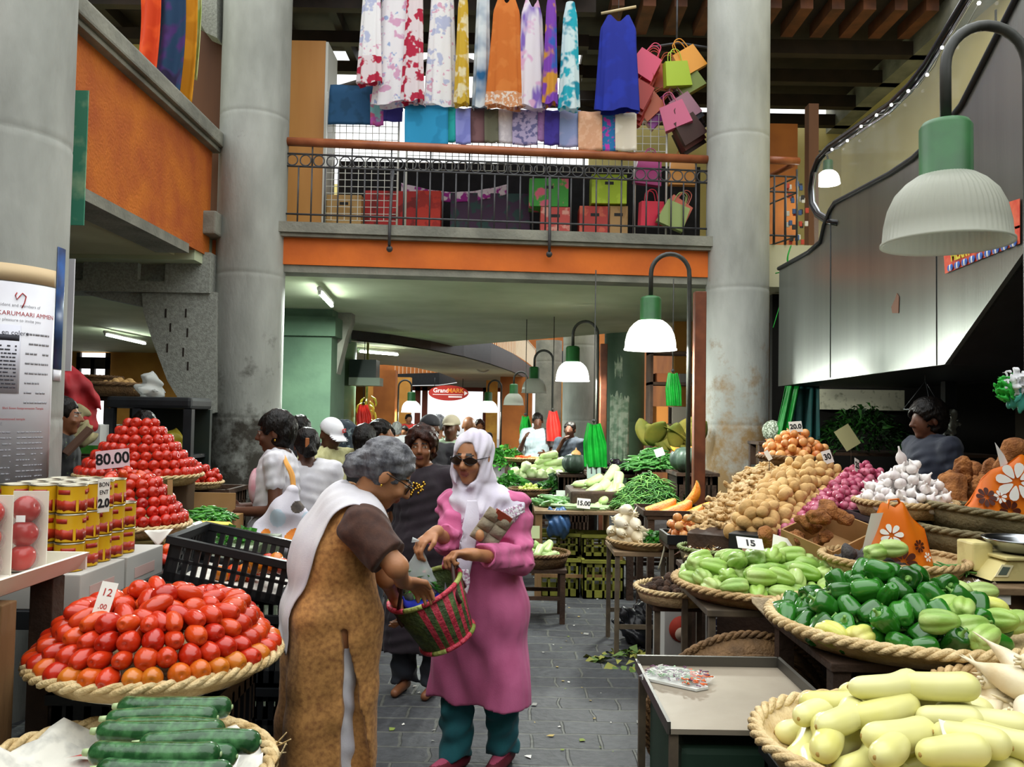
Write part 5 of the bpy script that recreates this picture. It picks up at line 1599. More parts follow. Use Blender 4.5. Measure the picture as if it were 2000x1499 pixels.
# loose straws at the rim
mb = MB()
for i in range(9):
  a = rg.uniform(-.5, .6); p = Vector((-.93 + .37 * math.cos(a), 2.06 + .37 * math.sin(a), .74))
  mb.tube([p, p + Vector((rg.uniform(.01, .05), rg.uniform(-.05, .05), rg.uniform(-.02, .06)))], [.003, .0015], 5)
mb.build('loose_straw', wicker_pale, label='frayed straws sticking out of the zucchini basket rim', cat='straw', kind='stuff')

# big plum tomato basket
crate((-1.06, 2.63, 0), .46, .4, .36, black_plastic, 'black crate on the floor under the plum tomato basket')
crate((-1.06, 2.63, .37), .46, .4, .42, black_plastic, 'black crate carrying the plum tomato basket')
basket((-1.06, 2.60, .812), .355, .053, 'wicker basket heaped with plum tomatoes in front of the brown dress', wicker_pale, strand=.012, twist=16)
MB().lathe([(.27, .80), (.315, .858), (.33, .868), (.345, .874)], 60, loc=(-1.06, 2.60, 0), rf=lambda a, z: 1 + .01 * math.sin(11 * a) + .008 * math.sin(23 * a)).build('paper_liner', paper_white, label='white paper lining under the plum tomatoes', cat='paper', solid=.0015)
c = (-1.06, 2.60, .885)
TG = 'plum tomatoes in the front basket'
rings('tomato', PLUM, c, .322, 4, .056, .040, .034, 'plum tomato in the front basket', 'tomato', TG, rg, alt=PLUM_O, sc=1.14)
heap('tomato', PLUM, (-1.06, 2.61, .93), .24, 74, .029, .09, 'plum tomato loose on top of the front basket', 'tomato', TG, rg, 1, rot=lambda r: (PI / 2 + r.uniform(-.5, .5), r.uniform(-.5, .5), r.uniform(0, 6.28)), sc=(1.08, 1.22), comp=.95, power=3)
card('', at(205, 1172, 2.44), .045, .10, (1, .1, -.18), (-.1, .35, 1), 'narrow white price card stuck among the plum tomatoes', stick=.1, lines=[('12', .02, .03), ('.00', -.02, .02)], inkm=ink_red)

# wooden stand with packed tomatoes
t = empty('wooden_stand', (-1.66, 2.5, 0), 0, 'rough wooden stand carrying the wrapped tomato packs', 'stand')
for x, y, m_ in ((.262, -.17, wood_stall), (.20, .2, wood_dark), (-.24, -.17, wood_stall), (-.24, .2, wood_dark)):
  MB().box(x - .036, x + .036, y - .036, y + .036, 0, 1.07, bev=.004).build('leg', m_, t)
MB().box(-.28, .23, -.2, .24, 1.07, 1.085).build('stand_top', wood_stall, t)
foam = M('white_foam', 'e6e2d6', .7, 'd8d2c2', 5)
t = empty('foam_tray', (-1.64, 2.5, 1.086), 0, 'white foam tray under the wrapped tomatoes', 'tray')
MB().prism([(-.29, .0), (.25, .0), (.285, .055), (.27, .055), (.24, .012), (-.28, .012), (-.31, .055), (-.325, .055)], -.23, .25, 'y').box(-.31, .275, -.235, -.225, 0, .055).box(-.31, .275, .245, .255, 0, .055).build('tray_body', foam, t)
packs = [(-1.78, 2.33, 'wrapped pack of three tomatoes nearest the posters'), (-1.56, 2.36, 'wrapped pack of three tomatoes behind the white divider'), (-1.53, 2.48, 'second wrapped pack of tomatoes behind the white divider'), (-1.50, 2.62, 'wrapped pack of tomatoes beside the tomato cans'), (-1.79, 2.50, 'wrapped pack of tomatoes half hidden behind the nearest pack')]
wrapm = film('pack_film', 'ffffff', .03, .06, .3)
sticker = M('white_sticker', 'f2f2f4', .5)
for i, (x, y, lb) in enumerate(packs):
  t = empty('tomato_pack', (x, y, 1.142), rg.uniform(-.15, .15), lb, 'tomato pack', 'wrapped tomato packs')
  MB().box(-.05, .05, -.015, .055, -.04, -.036, bev=.001).box(-.052, .052, .048, .054, -.04, .20).build('pack_tray', foam, t)
  for k in range(3):
    o = link('tomato', BIGTOM, None, t, (0, .0 + .01 * k, .0 + .073 * k)); o.rotation_euler = (rg.uniform(.8, 1.6), rg.uniform(-.3, .3), rg.uniform(0, 6))
  f = Field((-.07, -.06, -.06), (.07, .08, .23), .006)
  for k in range(3): f.ell((0, .01 * k, .073 * k), (.049, .046, .046), k=.02)
  o = f.mesh('wrap'); link('wrap', o, wrapm, t)
  MB().box(.0, .026, -.0485, -.047, .115, .135).build('sticker', sticker, t)
MB().box(-1.66, -1.652, 2.28, 2.42, 1.10, 1.29, R=None).build('divider', foam, label='upright white foam divider between the tomato packs', cat='divider')

# dark metal shelf with cartons and cans
t = empty('metal_shelf', (0, 0, 0), 0, 'dark metal shelf edge running under the cans and tomato heaps', 'shelf')
MB().box(-2.4, -1.44, 2.86, 4.7, .86, .92).box(-2.5, -1.85, 4.7, 5.35, .86, .92).build('shelf_board', dark_metal, t)
MB().box(-1.455, -1.43, 2.86, 4.7, .84, .93).box(-1.47, -1.44, 2.86, 4.7, .76, .80).build('shelf_edge', M('worn_dark_steel', '3c3c3c', .4, metal=.5), t)
for y in (3.0, 3.8, 4.6): MB().box(-1.6, -1.53, y, y + .07, 0, .86).build('leg', dark_metal, t); MB().box(-2.38, -2.31, y, y + .07, 0, .86).build('leg', dark_metal, t)
for i, (x, y, lb) in enumerate(((-1.60, 3.05, 'white carton under the nearest tomato cans'), (-1.60, 3.40, 'white carton with faint red writing under the cans'))):
  t = carton_box('white_carton', (x, y, .921), (.30, .33, .12), wc, lb)
  MB().box(.1505, .1515, -.1, .08, .03, .07).build('faint_print', M('faint_red_print', 'c9a8a0', .8), t)
can_y = M('yellow_can_label', 'd9ac1e', .35, 'c99a14', 3)
can_red = M('red_tomato_print', 'b8341c', .4, '8e2414', 18)
can_lid = M('tin_lid', 'b0aa98', .3, metal=.9)
can_txt = M('dark_red_label_bar', 'a02818', .4)
def can_meshes():
  b = MB().lathe([(1e-4, .001), (.046, .001), (.0485, .004), (.0475, .008), (.0475, .092), (.0485, .096), (.046, .0955)], 32)
  me = b.mesh('can_body'); me.materials.append(can_y)
  l = MB().lathe([(.0485, .094), (.0492, .0985), (.046, .099), (.045, .095), (.03, .094), (.028, .0955), (1e-4, .0955)], 32).mesh('lid'); l.materials.append(can_lid)
  p = MB()
  for a0 in (0, 2.1, 4.2):
    wrap_patch(p, (0, 0), .0476, a0 - .95, a0 + .95, .006, .05, n=12, th=.0006, zjit=.009, seed=int(a0 * 10))
  pr = p.mesh('tomato_print'); pr.materials.append(can_red)
  p = MB()
  for a0 in (0, 2.1, 4.2): wrap_patch(p, (0, 0), .0476, a0 - .45, a0 + .55, .066, .082, n=8, th=.0006)
  tx = p.mesh('brand_bar'); tx.materials.append(can_txt)
  return me, l, pr, tx
CANM = can_meshes()
proto = None
for L in range(3):
  for iy in range(5):
    for ix in range(3):
      if L == 2 and iy == 4: continue
      x, y = -1.53 - .099 * ix, 2.96 + .099 * iy + .004 * L
      lv = ('bottom', 'middle', 'top')[L]
      col_ = ('first', 'second', 'third', 'fourth', 'last')[iy]
      t = empty('tomato_can', (x, y, 1.042 + .0992 * L), -1.2 + rg.uniform(-.7, .7), 'yellow tomato can, ' + lv + ' tier, ' + col_ + ' row from the packs' + (', front column' if ix == 0 else ', hidden column'), 'can', 'yellow tomato cans')
      for me in CANM: link(me.name.split('.')[0], me, None, t)
q = at(195, 985, 2.9)
card('', (-1.475, 3.08, 1.29), .055, .12, (.35, 1, 0), (0, 0, 1), 'handwritten price card standing against the top tier of cans', lines=[('BON', .04, .022), ('ENT', .012, .022), ('2.0', -.028, .042)])

# tomato pyramids on the shelf
t = carton_box('brown_carton', (-1.78, 3.98, .921), (.5, .42, .10), M('olive_brown_carton', '7c6c3c', .8, '65582e', 5), 'olive brown carton under the neat tomato pyramid')
t['label'] = 'olive brown carton under the neat tomato pyramid'
basket((-1.78, 3.98, 1.022), .27, .05, 'shallow basket under the neat tomato pyramid behind the cans', wicker_pale, strand=.008)
n_ = rings('tomato', ROUND, (-1.78, 3.98, 1.10), .235, 5, .052, .040, .030, 'tomato in the neat pyramid by the cans', 'tomato', 'tomatoes in the neat pyramid', rg)
heap('tomato', PLUM, (-1.78, 3.98, 1.25), .13, 14, .027, .03, 'tomato on the crown of the neat pyramid', 'tomato', 'tomatoes in the neat pyramid', rg, 1)
p = at(332, 958, 4.0); card('', p, .03, .10, (.5, 1, 0), (0, .1, 1), 'brown card stuck in the neat tomato pyramid', paper=carton, stick=.05)
mb = MB().grid(lambda u, v: (-1.60 + .10 * u, 3.735 - .012 * v + .06 * u, 1.075 - .075 * v * (1 - abs(2 * u - 1))), 8, 5)
mb.build('paper_flap', paper_white, label='white paper corner hanging from the neat pyramid basket', cat='paper', solid=.002)
t = carton_box('carton', (-2.25, 4.95, .921), (.6, .6, .25), carton_dark, 'dark carton under the big tomato heap with the pink price card')
basket((-2.16, 4.94, 1.175), .35, .055, 'shallow basket under the big tomato heap with the pink price card', wicker_pale, strand=.008)
far0 = set(bpy.data.objects)
rings('tomato', ROUND, (-2.16, 4.94, 1.25), .315, 7, .0575, .046, .040, 'x', 'tomato', 'x', rg, sc=1.12)
psign('', 220, 897, 4.52, .18, .098, 'pink price card reading 80.00 in the big tomato heap', right=(1, 0, .12), up=(-.1, .1, 1), paper=paper_pink, lines=[('80.00', 0, .082)], stick=.12)
psign('', 296, 907, 4.85, .085, .06, 'small white card with blue figures behind the big tomato heap', right=(1, .2, -.45), up=(.3, .2, 1), lines=[('.00', 0, .06)], inkm=ink_blue, stick=.1)
crate((-2.1, 5.75, 0), .5, .4, .55, wood_dark, 'dark crate on the floor under the small tomatoes', name='wooden_crate')
crate((-2.1, 5.75, .56), .5, .4, .53, wood_dark, 'dark crate carrying the small tomato basket', name='wooden_crate')
basket((-2.1, 5.62, 1.095), .19, .04, 'small basket of small tomatoes beside the grimy column', wicker_pale, strand=.007)
heap('tomato', ROUND, (-2.1, 5.62, 1.11), .18, 70, .026, .11, 'x', 'tomato', 'x', rg, 1, sc=(.82, .98))
mb = MB()
for o in list(set(bpy.data.objects) - far0):
  if o.name.split('.')[0] != 'tomato': continue
  m_ = Matrix.LocRotScale(o.location, o.rotation_euler, o.scale)
  mb.add([m_ @ v.co for v in o.data.vertices], [tuple(p.vertices) for p in o.data.polygons], 0, True)
  bpy.data.objects.remove(o)
mb.build('tomato', tom_red, label='tomatoes of the two farther heaps before the black cabinet', cat='tomatoes', kind='stuff')
p = at(352, 1078, 3.75)
for i in range(9):
  q = p + Vector((rg.uniform(-.06, .06), rg.uniform(-.1, .1), .0))
  put('tomato', PLUM[i % 3], (q.x - .02, q.y, .955 + .035 * (i > 5)), rrot(rg), 1.05, ('loose plum tomato on the shelf edge, lying low', 'loose plum tomato on the shelf edge, lying on the others')[i > 5], 'tomato', 'loose tomatoes on the shelf edge')

# black crates with a few tomatoes
for k in range(3):
  crate((-1.03, 3.50, .275 * k), .66, .42, .265, black_plastic, ('lowest of the stacked black crates', 'middle black crate of the stack', 'upper black crate under the tilted one')[k] + ' behind the plum tomatoes', slots=16)
crate((-1.03, 3.50, .885), .64, .42, .17, black_plastic, 'tilted black crate holding a few tomatoes behind the brown dress', tilt=(0, .20, .02), slots=17)
for i, (px, py) in enumerate(((430, 1122), (455, 1120), (480, 1115), (505, 1110), (525, 1106), (545, 1104), (540, 1096), (520, 1098), (500, 1103), (552, 1108), (470, 1125), (492, 1120))):
  p = at(px, py, 3.42 + .03 * (i % 4)); put('tomato', PLUM[i % 3] if i % 2 else PLUM_O, p, rrot(rg), 1.15, ('tomato among those at the low end of the tilted crate', 'tomato on the floor of the tilted crate')[i < 3 or i > 9], 'tomato', 'tomatoes in the tilted crate')
mb = MB().box(-.27, .1, -.17, .17, .013, .016)
o = mb.build('paper_sheet', newsprint, loc=(-1.03, 3.50, .885), label='printed paper lying in the tilted black crate', cat='paper'); o.rotation_euler = (0, .20, .02)

# chilli box, papers, plastic covered box
pl = M('plastic_covered_box', '5a6a4a', .25, 'b9c2ae', 7, lo=.5, hi=.62)
t = carton_box('wrapped_box', (-1.36, 4.2, .0), (.34, .5, .97), pl, 'plastic wrapped box below the hands of the woman with the spotted bag')
t = carton_box('chilli_box', (-1.62, 4.62, .93), (.22, .4, .10), carton, 'low box heaped with green chillies beside the tomato pyramid')
strand_heap('green_chillies', (-1.62, 4.55, 1.03), (.14, .2, .07), 240, .08, .006, [M('chilli_green', '4f9a34', .35), M('chilli_dark', '337028', .35)], 12, 'heap of green chillies beside the tomato pyramid', 'chillies')
leaf_heap('herbs', (-1.40, 4.2, .975), (.12, .18, .04), 160, .06, [herb_bright, herb_green], 13, 'bunches of green herbs on the wrapped box', 'herbs')
for i, (px, py, rz) in enumerate(((410, 1008, .1), (440, 1012, -.4), (462, 1016, .6))):
  p = at(px, py, 4.4)
  MB().box(-.07, .07, -.03, .03, 0, .003).build('paper_sheet', paper_white if i < 2 else M('yellow_paper', 'c9b840', .7), loc=(p.x - .03, 4.2, 1.03 + .01 * i), label=('white paper on the herbs nearest the chillies', 'folded white paper in the middle of the herbs', 'yellow paper on the herbs under the hands')[i], cat='paper').rotation_euler = (.15, .1, rz)
MB().box(-.12, .12, -.006, .006, 0, .13).build('cardboard_sheet', carton, loc=(-1.72, 4.95, 1.0), label='sheet of brown cardboard standing behind the green chillies', cat='cardboard')

# back of the left stall
cab = empty('dark_cabinet', (-3.05, 7.35, 0), 0, 'black glass fronted cabinet beside the grimy column', 'cabinet')
MB().box(-.36, .36, -.25, .25, 1.62, 1.72, bev=.03).build('cabinet_top', dark_metal, cab)
for x in (-.33, -.1, .33): MB().box(x - .035, x + .035, -.25, -.18, 0, 1.62).build('upright', dark_metal, cab)
MB().box(-.36, .36, .2, .25, 0, 1.62).build('back_panel', M('cabinet_back', '202a26', .5), cab)
for z in (.75, 1.2): MB().box(-.3, .33, -.22, .22, z, z + .03).build('shelf', dark_metal, cab)
f = Field((-.16, -.14, -.02), (.16, .14, .24), .012); f.cone((0, 0, .07), (0, 0, .15), .11, .06, .05); f.disp(wob(3, 30, .012)); link('yellow_bag', f.mesh('yellow_bag'), M('yellow_plastic', 'b0a030', .4), None, (-2.9, 7.3, 1.235)); o = bpy.data.objects['yellow_bag']; tag(o, 'yellow plastic bag on the shelf of the black cabinet', 'bag')
o = f.mesh('plastic_bag'); o2 = link('plastic_bag', o, film('clear_bag', 'e8ece8', .45, .2), None, (-3.12, 7.3, 1.725)); tag(o2, 'clear plastic bag of greens on top of the black cabinet', 'bag')
# table with root basket
t = table(-4.35, -3.3, 7.6, 8.2, 1.72, 'tall trestle carrying a basket of roots', wood_dark, dark_metal, .02, brace=False)
basket((-3.72, 7.8, 1.725), .42, .11, 'dark basket of roots on the trestle before the ochre wall', wicker_dark, strand=.013)
heap('ginger_root', [POTATO[0]], (-3.6, 7.75, 1.75), .3, 46, .035, .12, 'pale root in the dark trestle basket', 'root', 'roots in the dark trestle basket', rg, 1)
basket((-3.95, 7.95, 1.84), .26, .07, 'small empty basket stacked on the basket of roots', wicker_dark, strand=.01)
t = carton_box('green_carton', (-3.75, 7.15, 1.18), (.75, .4, .3), white_paint, 'white and green carton with blurred lettering in the back of the tomato stall')
MB().box(-.377, .377, -.202, -.2, 0, .13).build('green_print', M('leaf_green_print', '4f9a34', .7, '2f7a28', 9), t)
v, f_ = text_geo('KidsBaby', .13, .0005, .001); MB().add(v, f_, 0, False, FACE_CAM, (0, -.203, .12)).build('lettering', M('dark_green_ink', '2a4a2c', .6), t)
MB().box(-.25, .2, -.1, .1, .3, .38, bev=.03).build('blue_wrap', M('blue_clear_wrap', '4a6aa0', .3), t)
crate((-3.75, 7.15, 0), .8, .45, .58, wood_dark, 'dark crate on the floor under the white and green carton', name='wooden_crate'); crate((-3.75, 7.15, .59), .8, .45, .58, wood_dark, 'dark crate directly under the white and green carton', name='wooden_crate')
# red cloth bundle and sacks
q = at(135, 775, 6.2)
f = Field((-.4, -.3, -.35), (.4, .3, .3), .016)
f.cone((-.18, 0, .16), (.0, 0, .02), .10, .17, .05); f.cone((.0, 0, .02), (.12, 0, -.16), .17, .10, .05); f.cone((-.2, 0, .18), (-.17, 0, .26), .05, .02, .04)
f.disp(lambda X, Y, Z: .013 * np.sin(26 * (X + Z) + 9 * Y)).disp(wob(8, 20, .01))
o = link('red_bundle', f.mesh('red_bundle'), M('red_cloth', 'b3202a', .7, '8e1820', 5), None, q); tag(o, 'bulging red cloth bundle beside the posters', 'cloth bundle')
sack = M('pale_sack', 'a39a72', .85, '8a8260', 9)
for i, (px, py, s) in enumerate(((132, 818, 1), (146, 850, .85))):
  q = at(px, py, 6.1); f = Field((-.2, -.2, -.2), (.2, .2, .2), .014); f.ell((0, 0, 0), (.13 * s, .12, .11 * s), k=.02); f.disp(wob(20 + i, 22, .012))
  o = link('sack', f.mesh('sack'), sack, None, q); tag(o, ('pale round sack under the red bundle', 'pale sack below the other beside the woman behind the column')[i], 'sack')
crate((q.x, 6.1, 0), .5, .4, .66, wood_dark, 'dark crate on the floor under the pale sacks', name='wooden_crate'); crate((q.x, 6.1, .67), .5, .4, .60, wood_dark, 'dark crate directly under the pale sacks', name='wooden_crate')
# ================================================================== stalls further down on the right
rg = random.Random(41)
crate_y = M('yellow_green_crate', '8a8a34', .6, '6c6c26', 6)
t = table(.22, 1.02, 7.55, 8.7, .77, 'wooden table with zucchini and leeks in the middle of the row', wood_ply, wood_stall, .03)
for i, (x, y) in enumerate(((.45, 7.75), (.84, 7.7))):
  crate((x, y, .0), .36, .3, .34, crate_y, ('yellow green crate under the leek table nearest the aisle', 'yellow green crate under the leek table beside the radish table')[i], name='slatted_crate', slots=4)
  crate((x, y + .1, .35), .36, .3, .2, crate_y, ('upper yellow green crate nearest the aisle', 'upper yellow green crate beside the radish table')[i], name='slatted_crate', slots=4)
for i in range(14):
  x = .42 + .035 * (i % 13);
  put('leek', LEEK[0], (.62 + rg.uniform(-.06, .12), 7.62 + .028 * (i % 7), .785 + .022 * (i // 7)), (0, rg.uniform(-.05, .05), rg.uniform(-.35, .1)), rg.uniform(.9, 1.1), 'pale leek lying at the front edge of the table', 'leek', 'leeks at the front of the table')
psign('15.00', 1140, 984, 7.57, .12, .09, 'price card reading 15.00 on the leeks', right=(1, 0, -.08), stick=.06)
heap('cucumber', CUKE, (.42, 7.95, .775), .24, 34, .026, .14, 'dark green cucumber beside the pale calabashes', 'cucumber', 'cucumbers on the leek table', rg, -1, rot=lambda r: (0, r.uniform(-.3, .3), r.uniform(-1.2, .6)), comp=.9)
for i, (px, py, Y, a, b_) in enumerate([(1150, 965, 7.9, .5, .4), (1185, 972, 7.8, .9, .5), (1140, 985, 7.8, .2, .2), (1170, 990, 7.75, .8, .3), (1205, 945, 8.0, 1.2, .7), (1160, 940, 8.1, .6, .3), (1190, 930, 8.2, .9, .5), (1210, 965, 7.9, 1.4, .9), (1215, 985, 7.85, 1.3, 1.0), (1130, 965, 8.1, .3, .2), (1145, 945, 8.2, .2, .1), (1195, 955, 8.05, .9, .5), (1168, 958, 8.0, .7, .4)]):
  p = at(px, py, Y)
  put('calabash', CALAB[i % 2], p, (0, -b_, a), rg.uniform(.9, 1.1), ['pale calabash in the middle of the heap', 'big pale calabash facing the aisle end', 'calabash lowest beside the cucumbers', 'calabash lowest behind the leeks', 'steep calabash near the beans', 'calabash high in the heap by the cucumbers', 'topmost pale calabash in the heap', 'calabash touching the green beans', 'low calabash touching the green beans', 'calabash next to the cucumbers', 'rear calabash next to the eggplants', 'calabash lying over the middle ones', 'calabash in the heart of the heap'][i], 'calabash', 'pale calabashes on the leek table')
MB().box(.55, 1.02, 7.75, 8.5, .77, .93, bev=.02).build('crate_block', wood_dark, label='dark box under the pale calabashes', cat='box')
table(.8, 1.5, 8.75, 9.5, 1.02, 'rear table with dark eggplants', wood_dark, wood_dark, .03)
heap('eggplant', EGG, (1.13, 9.05, 1.03), .34, 60, .028, .16, 'glossy dark eggplant on the rear table', 'eggplant', 'dark eggplants on the rear table', rg, -1, rot=lambda r: (r.uniform(-.3, .3), r.uniform(-.4, .4), r.uniform(0, 6.28)), comp=.85)
psign('', 1160, 920, 8.5, .14, .16, 'grey green price card in front of the eggplants', paper=M('grey_green_card', '8fa49a', .7), lines=[('11', 0, .1)], stick=.1)
# beans
table(1.03, 1.62, 7.5, 8.3, .80, 'dark table under the heap of green beans', wood_dark, wood_dark, .03)
mb = MB().lathe([(1e-4, .22), (.12, .2), (.24, .1), (.3, 0), (1e-4, 0)], 24)
o = mb.build('bean_sack', M('dark_green_sack', '24381f', .8), loc=(1.27, 7.8, .805), label='dark sack of beans under the green bean heap', cat='sack')
strand_heap('green_beans', (1.27, 7.78, .83), (.33, .34, .30), 900, .2, .0055, [bean_green, M('bean_dark', '3a6e2e', .5), M('bean_pale', '6f9f4c', .5)], 14, 'great heap of thin green beans beside the rust red post', 'green beans', hang=.12)
table(1.25, 1.9, 8.5, 9.2, 1.10, 'rear table under the heap of pods', wood_dark, wood_dark, .03)
strand_heap('green_pods', (1.46, 8.7, 1.11), (.26, .25, .22), 220, .2, .012, [M('pod_green', '3d7a34', .5), M('pod_mid', '4f8c3e', .5)], 15, 'heap of broad green pods behind the green beans', 'pods')
psign('', 1288, 884, 7.75, .085, .075, 'pale card standing on the green beans', right=(1, 0, .35), paper=M('pale_green_card', 'b9c9b4', .7), stick=.1)
# pumpkins and slices
crate((1.68, 7.85, .0), .36, .5, .55, wood_dark, 'dark crate on the floor under the whole pumpkin', name='wooden_crate'); crate((1.68, 7.85, .56), .36, .5, .56, wood_dark, 'dark crate carrying the whole pumpkin', name='wooden_crate')
put('pumpkin', PUMPKIN, (1.60, 7.72, 1.24), (.1, 0, 0), 1.02, 'whole dark green pumpkin behind the rust red post', 'pumpkin')
p = at(1330, 866, 7.75); put('pumpkin_slice', PSLICE, (p.x, p.y, p.z - .06), (.45, 0, .1), .72, 'cut orange pumpkin slice lying on the whole pumpkin', 'pumpkin')
table(1.05, 1.52, 6.5, 7.1, .86, 'dark stand under the orange pumpkin slices', wood_dark, wood_dark, .025)
tray('slice_tray', (1.28, 6.75, .862), .5, .5, .04, wood_dark, 'dark tray of pumpkin slices')
for i, (px, py, Y, rx, ry, rz, s) in enumerate([(1290, 985, 6.72, .75, -.30, .2, 1.0), (1320, 990, 6.64, .75, -.34, .2, 1.05), (1345, 1000, 6.54, .7, -.36, .2, .95), (1362, 992, 6.62, .7, -.34, .2, .95), (1352, 960, 6.95, .4, -1.0, -.2, .9)]):
  p = at(px, py, Y); put('pumpkin_slice', PSLICE, (p.x, p.y, p.z - .03), (rx, ry, rz), s * .92, ['pumpkin slice nearest the aisle', 'second pumpkin slice from the aisle', 'small pumpkin slice in front', 'pumpkin slice against the rust red post', 'upright pumpkin wedge at the back of the tray'][i], 'pumpkin', 'orange pumpkin slices on the dark tray')
p = at(1358, 1016, 6.3)
# banana leaves
lf = M('yellowing_leaf', '8f8230', .7, '5c6a28', 4);
t = MB()
rl = random.Random(3)
for i in range(12):
  p = at(1262 + rl.uniform(0, 90), 885 - rl.uniform(0, 20), 8.9)
  d_ = Vector((rl.uniform(-.5, .5), rl.uniform(-.3, .1), rl.uniform(.25, .8))).normalized(); L = rl.uniform(.3, .45); s_ = Vector((.8, .2, -.3 + rl.uniform(-.3, .3)))
  t.grid(lambda u, v: tuple(p + d_ * L * v + s_ * (u - .5) * .26 * math.sin(PI * (.15 + .8 * v)) + Vector((0, -.03 * math.sin(PI * u), -.22 * L * v * v))), 6, 8)
t.build('banana_leaves', lf, label='yellowing banana leaves behind the pumpkins', cat='leaves', kind='stuff', solid=.003)

# far stall row along the aisle
table(-.05, .75, 9.3, 10.1, .72, 'far table with limes and cauliflower', wood_dark, wood_dark, .03)
basket((.22, 9.45, .725), .24, .08, 'basket of small limes on the far table', wicker_dark, strand=.009)
heap('lime', LIME, (.22, 9.45, .75), .23, 66, .022, .12, 'small yellow green lime in the far basket', 'lime', 'limes in the far basket', rg, -1)
table(-.05, .95, 10.3, 11.1, .86, 'far table with white cabbages and calabashes', wood_dark, wood_dark, .03)
cab_m = M('pale_cabbage', 'd0d8ac', .6, '9ab86e', 8)
CABB = blob('cauliflower', (.09, .09, .07), 4, .08, cab_m, 40, 16)
for i, (px, py) in enumerate(((1005, 925), (1022, 930), (1038, 924), (1058, 930), (1075, 926), (1090, 930), (1028, 915))):
  p = at(px, py, 10.4); put('cauliflower', CABB, (p.x, p.y, p.z), rrot(rg), .9, ['pale cauliflower nearest the pink scarf', 'second pale cauliflower from the scarf', 'third pale cauliflower along the far table', 'cauliflower in front of the calabashes', 'cauliflower below the topmost calabash', 'cauliflower beside the dark pumpkin', 'cauliflower lying on the others'][i], 'cauliflower', 'cauliflowers on the far table')
for i, (px, py, a) in enumerate(((1050, 912, .2), (1072, 915, .3), (1090, 918, .1), (1062, 900, .4), (1082, 904, .1), (1072, 890, .2))):
  p = at(px, py, 10.7); put('calabash', CALAB[i % 2], p, (0, -.2, a), 1.0, ['far calabash nearest the carrots', 'far calabash in the middle of the bottom row', 'far calabash beside the dark pumpkin', 'far calabash in the second row', 'far calabash resting over two others', 'far calabash on the very top'][i], 'calabash', 'calabashes on the far table')
p = at(1122, 905, 9.4); put('pumpkin', PUMPKIN, (p.x, p.y, p.z), (0, 0, .4), .95, 'dark whole pumpkin in front of the seller holding his chin', 'pumpkin')
crate((p.x, 9.4, 0), .36, .36, p.z - .12, wood_dark, 'dark crate under the pumpkin before the seller', name='wooden_crate')
p = at(1125, 889, 9.4); o = put('onion', BONION[0], p, (0, 0, 0), 1.6, 'pale round vegetable resting on the dark pumpkin', 'vegetable')
table(.0, .95, 11.6, 12.3, .98, 'far table with carrots and herbs', wood_dark, wood_dark, .03)
basket((.17, 11.75, .985), .26, .05, 'flat basket of carrots before the seller in the pale tee shirt', wicker, strand=.009)
heap('carrot', CARROT, (.17, 11.75, 1.0), .25, 60, .016, .10, 'orange carrot in the flat basket', 'carrot', 'carrots in the flat basket', rg, -1, rot=lambda r: (0, r.uniform(-.3, .3), r.uniform(0, 6.28)))
leaf_heap('herb_bunches', (-.10, 11.9, .9), (.3, .35, .28), 500, .12, [herb_green, herb_bright], 17, 'heap of green herb bunches beside the carrots', 'herbs')
leaf_heap('green_leaves', (-.02, 10.0, .76), (.22, .3, .16), 400, .1, [herb_green, herb_bright], 18, 'heap of leafy greens behind the limes', 'greens')
leaf_heap('green_leaves', (.62, 9.6, .74), (.32, .3, .22), 400, .12, [herb_dark, herb_green], 19, 'dark leafy greens beside the limes', 'greens')
psign('', 1095, 968, 8.6, .09, .1, 'small pale green card among the cucumbers', paper=M('pale_card', 'c2d2c2', .7), stick=.08)
table(-.1, .7, 13.0, 13.6, 1.0, 'farthest visible table with a pale bag', wood_dark, wood_dark, .03)
f = Field((-.2, -.2, -.05), (.2, .2, .2), .014); f.ell((0, 0, .05), (.16, .13, .08)); f.disp(wob(2, 25, .01))
p = at(1030, 845, 13.2); o = link('white_sack', f.mesh('white_sack'), M('white_sack_plastic', 'e4e4e0', .5), None, (.25, 13.2, 1.02)); tag(o, 'white plastic sack on the farthest visible table', 'sack')
# low basket with pale vegetables by the pink dress
table(.05, .45, 6.6, 7.0, .42, 'low stool behind the pink dress', wood_dark, wood_dark, .02)
basket((.24, 6.8, .422), .24, .1, 'low basket of pale small vegetables behind the pink dress', wicker_dark, strand=.01)
heap('small_calabash', [CALAB[1]], (.24, 6.8, .46), .22, 16, .04, .13, 'small calabash in the low basket', 'calabash', 'small calabashes in the low basket', rg, -1, rot=lambda r: (r.uniform(-.5, .5), r.uniform(-.6, .6), r.uniform(0, 6.28)), sc=(.5, .65))
psign('', 1043, 1040, 6.75, .09, .10, 'pale card in the low basket behind the pink dress', paper=M('pale_olive_card', 'c4cf9c', .7), stick=.06)
q = Vector((.44, 7.62, .66))
f = Field((-.2, -.15, -.2), (.2, .15, .2), .014); f.ell((0, 0, 0), (.11, .09, .12)); f.disp(wob(12, 30, .012))
o = link('blue_bag', f.mesh('blue_bag'), M('blue_plastic_bag', '3f5f8a', .25), None, q); tag(o, 'shiny blue plastic bag hanging from the leek table', 'bag')

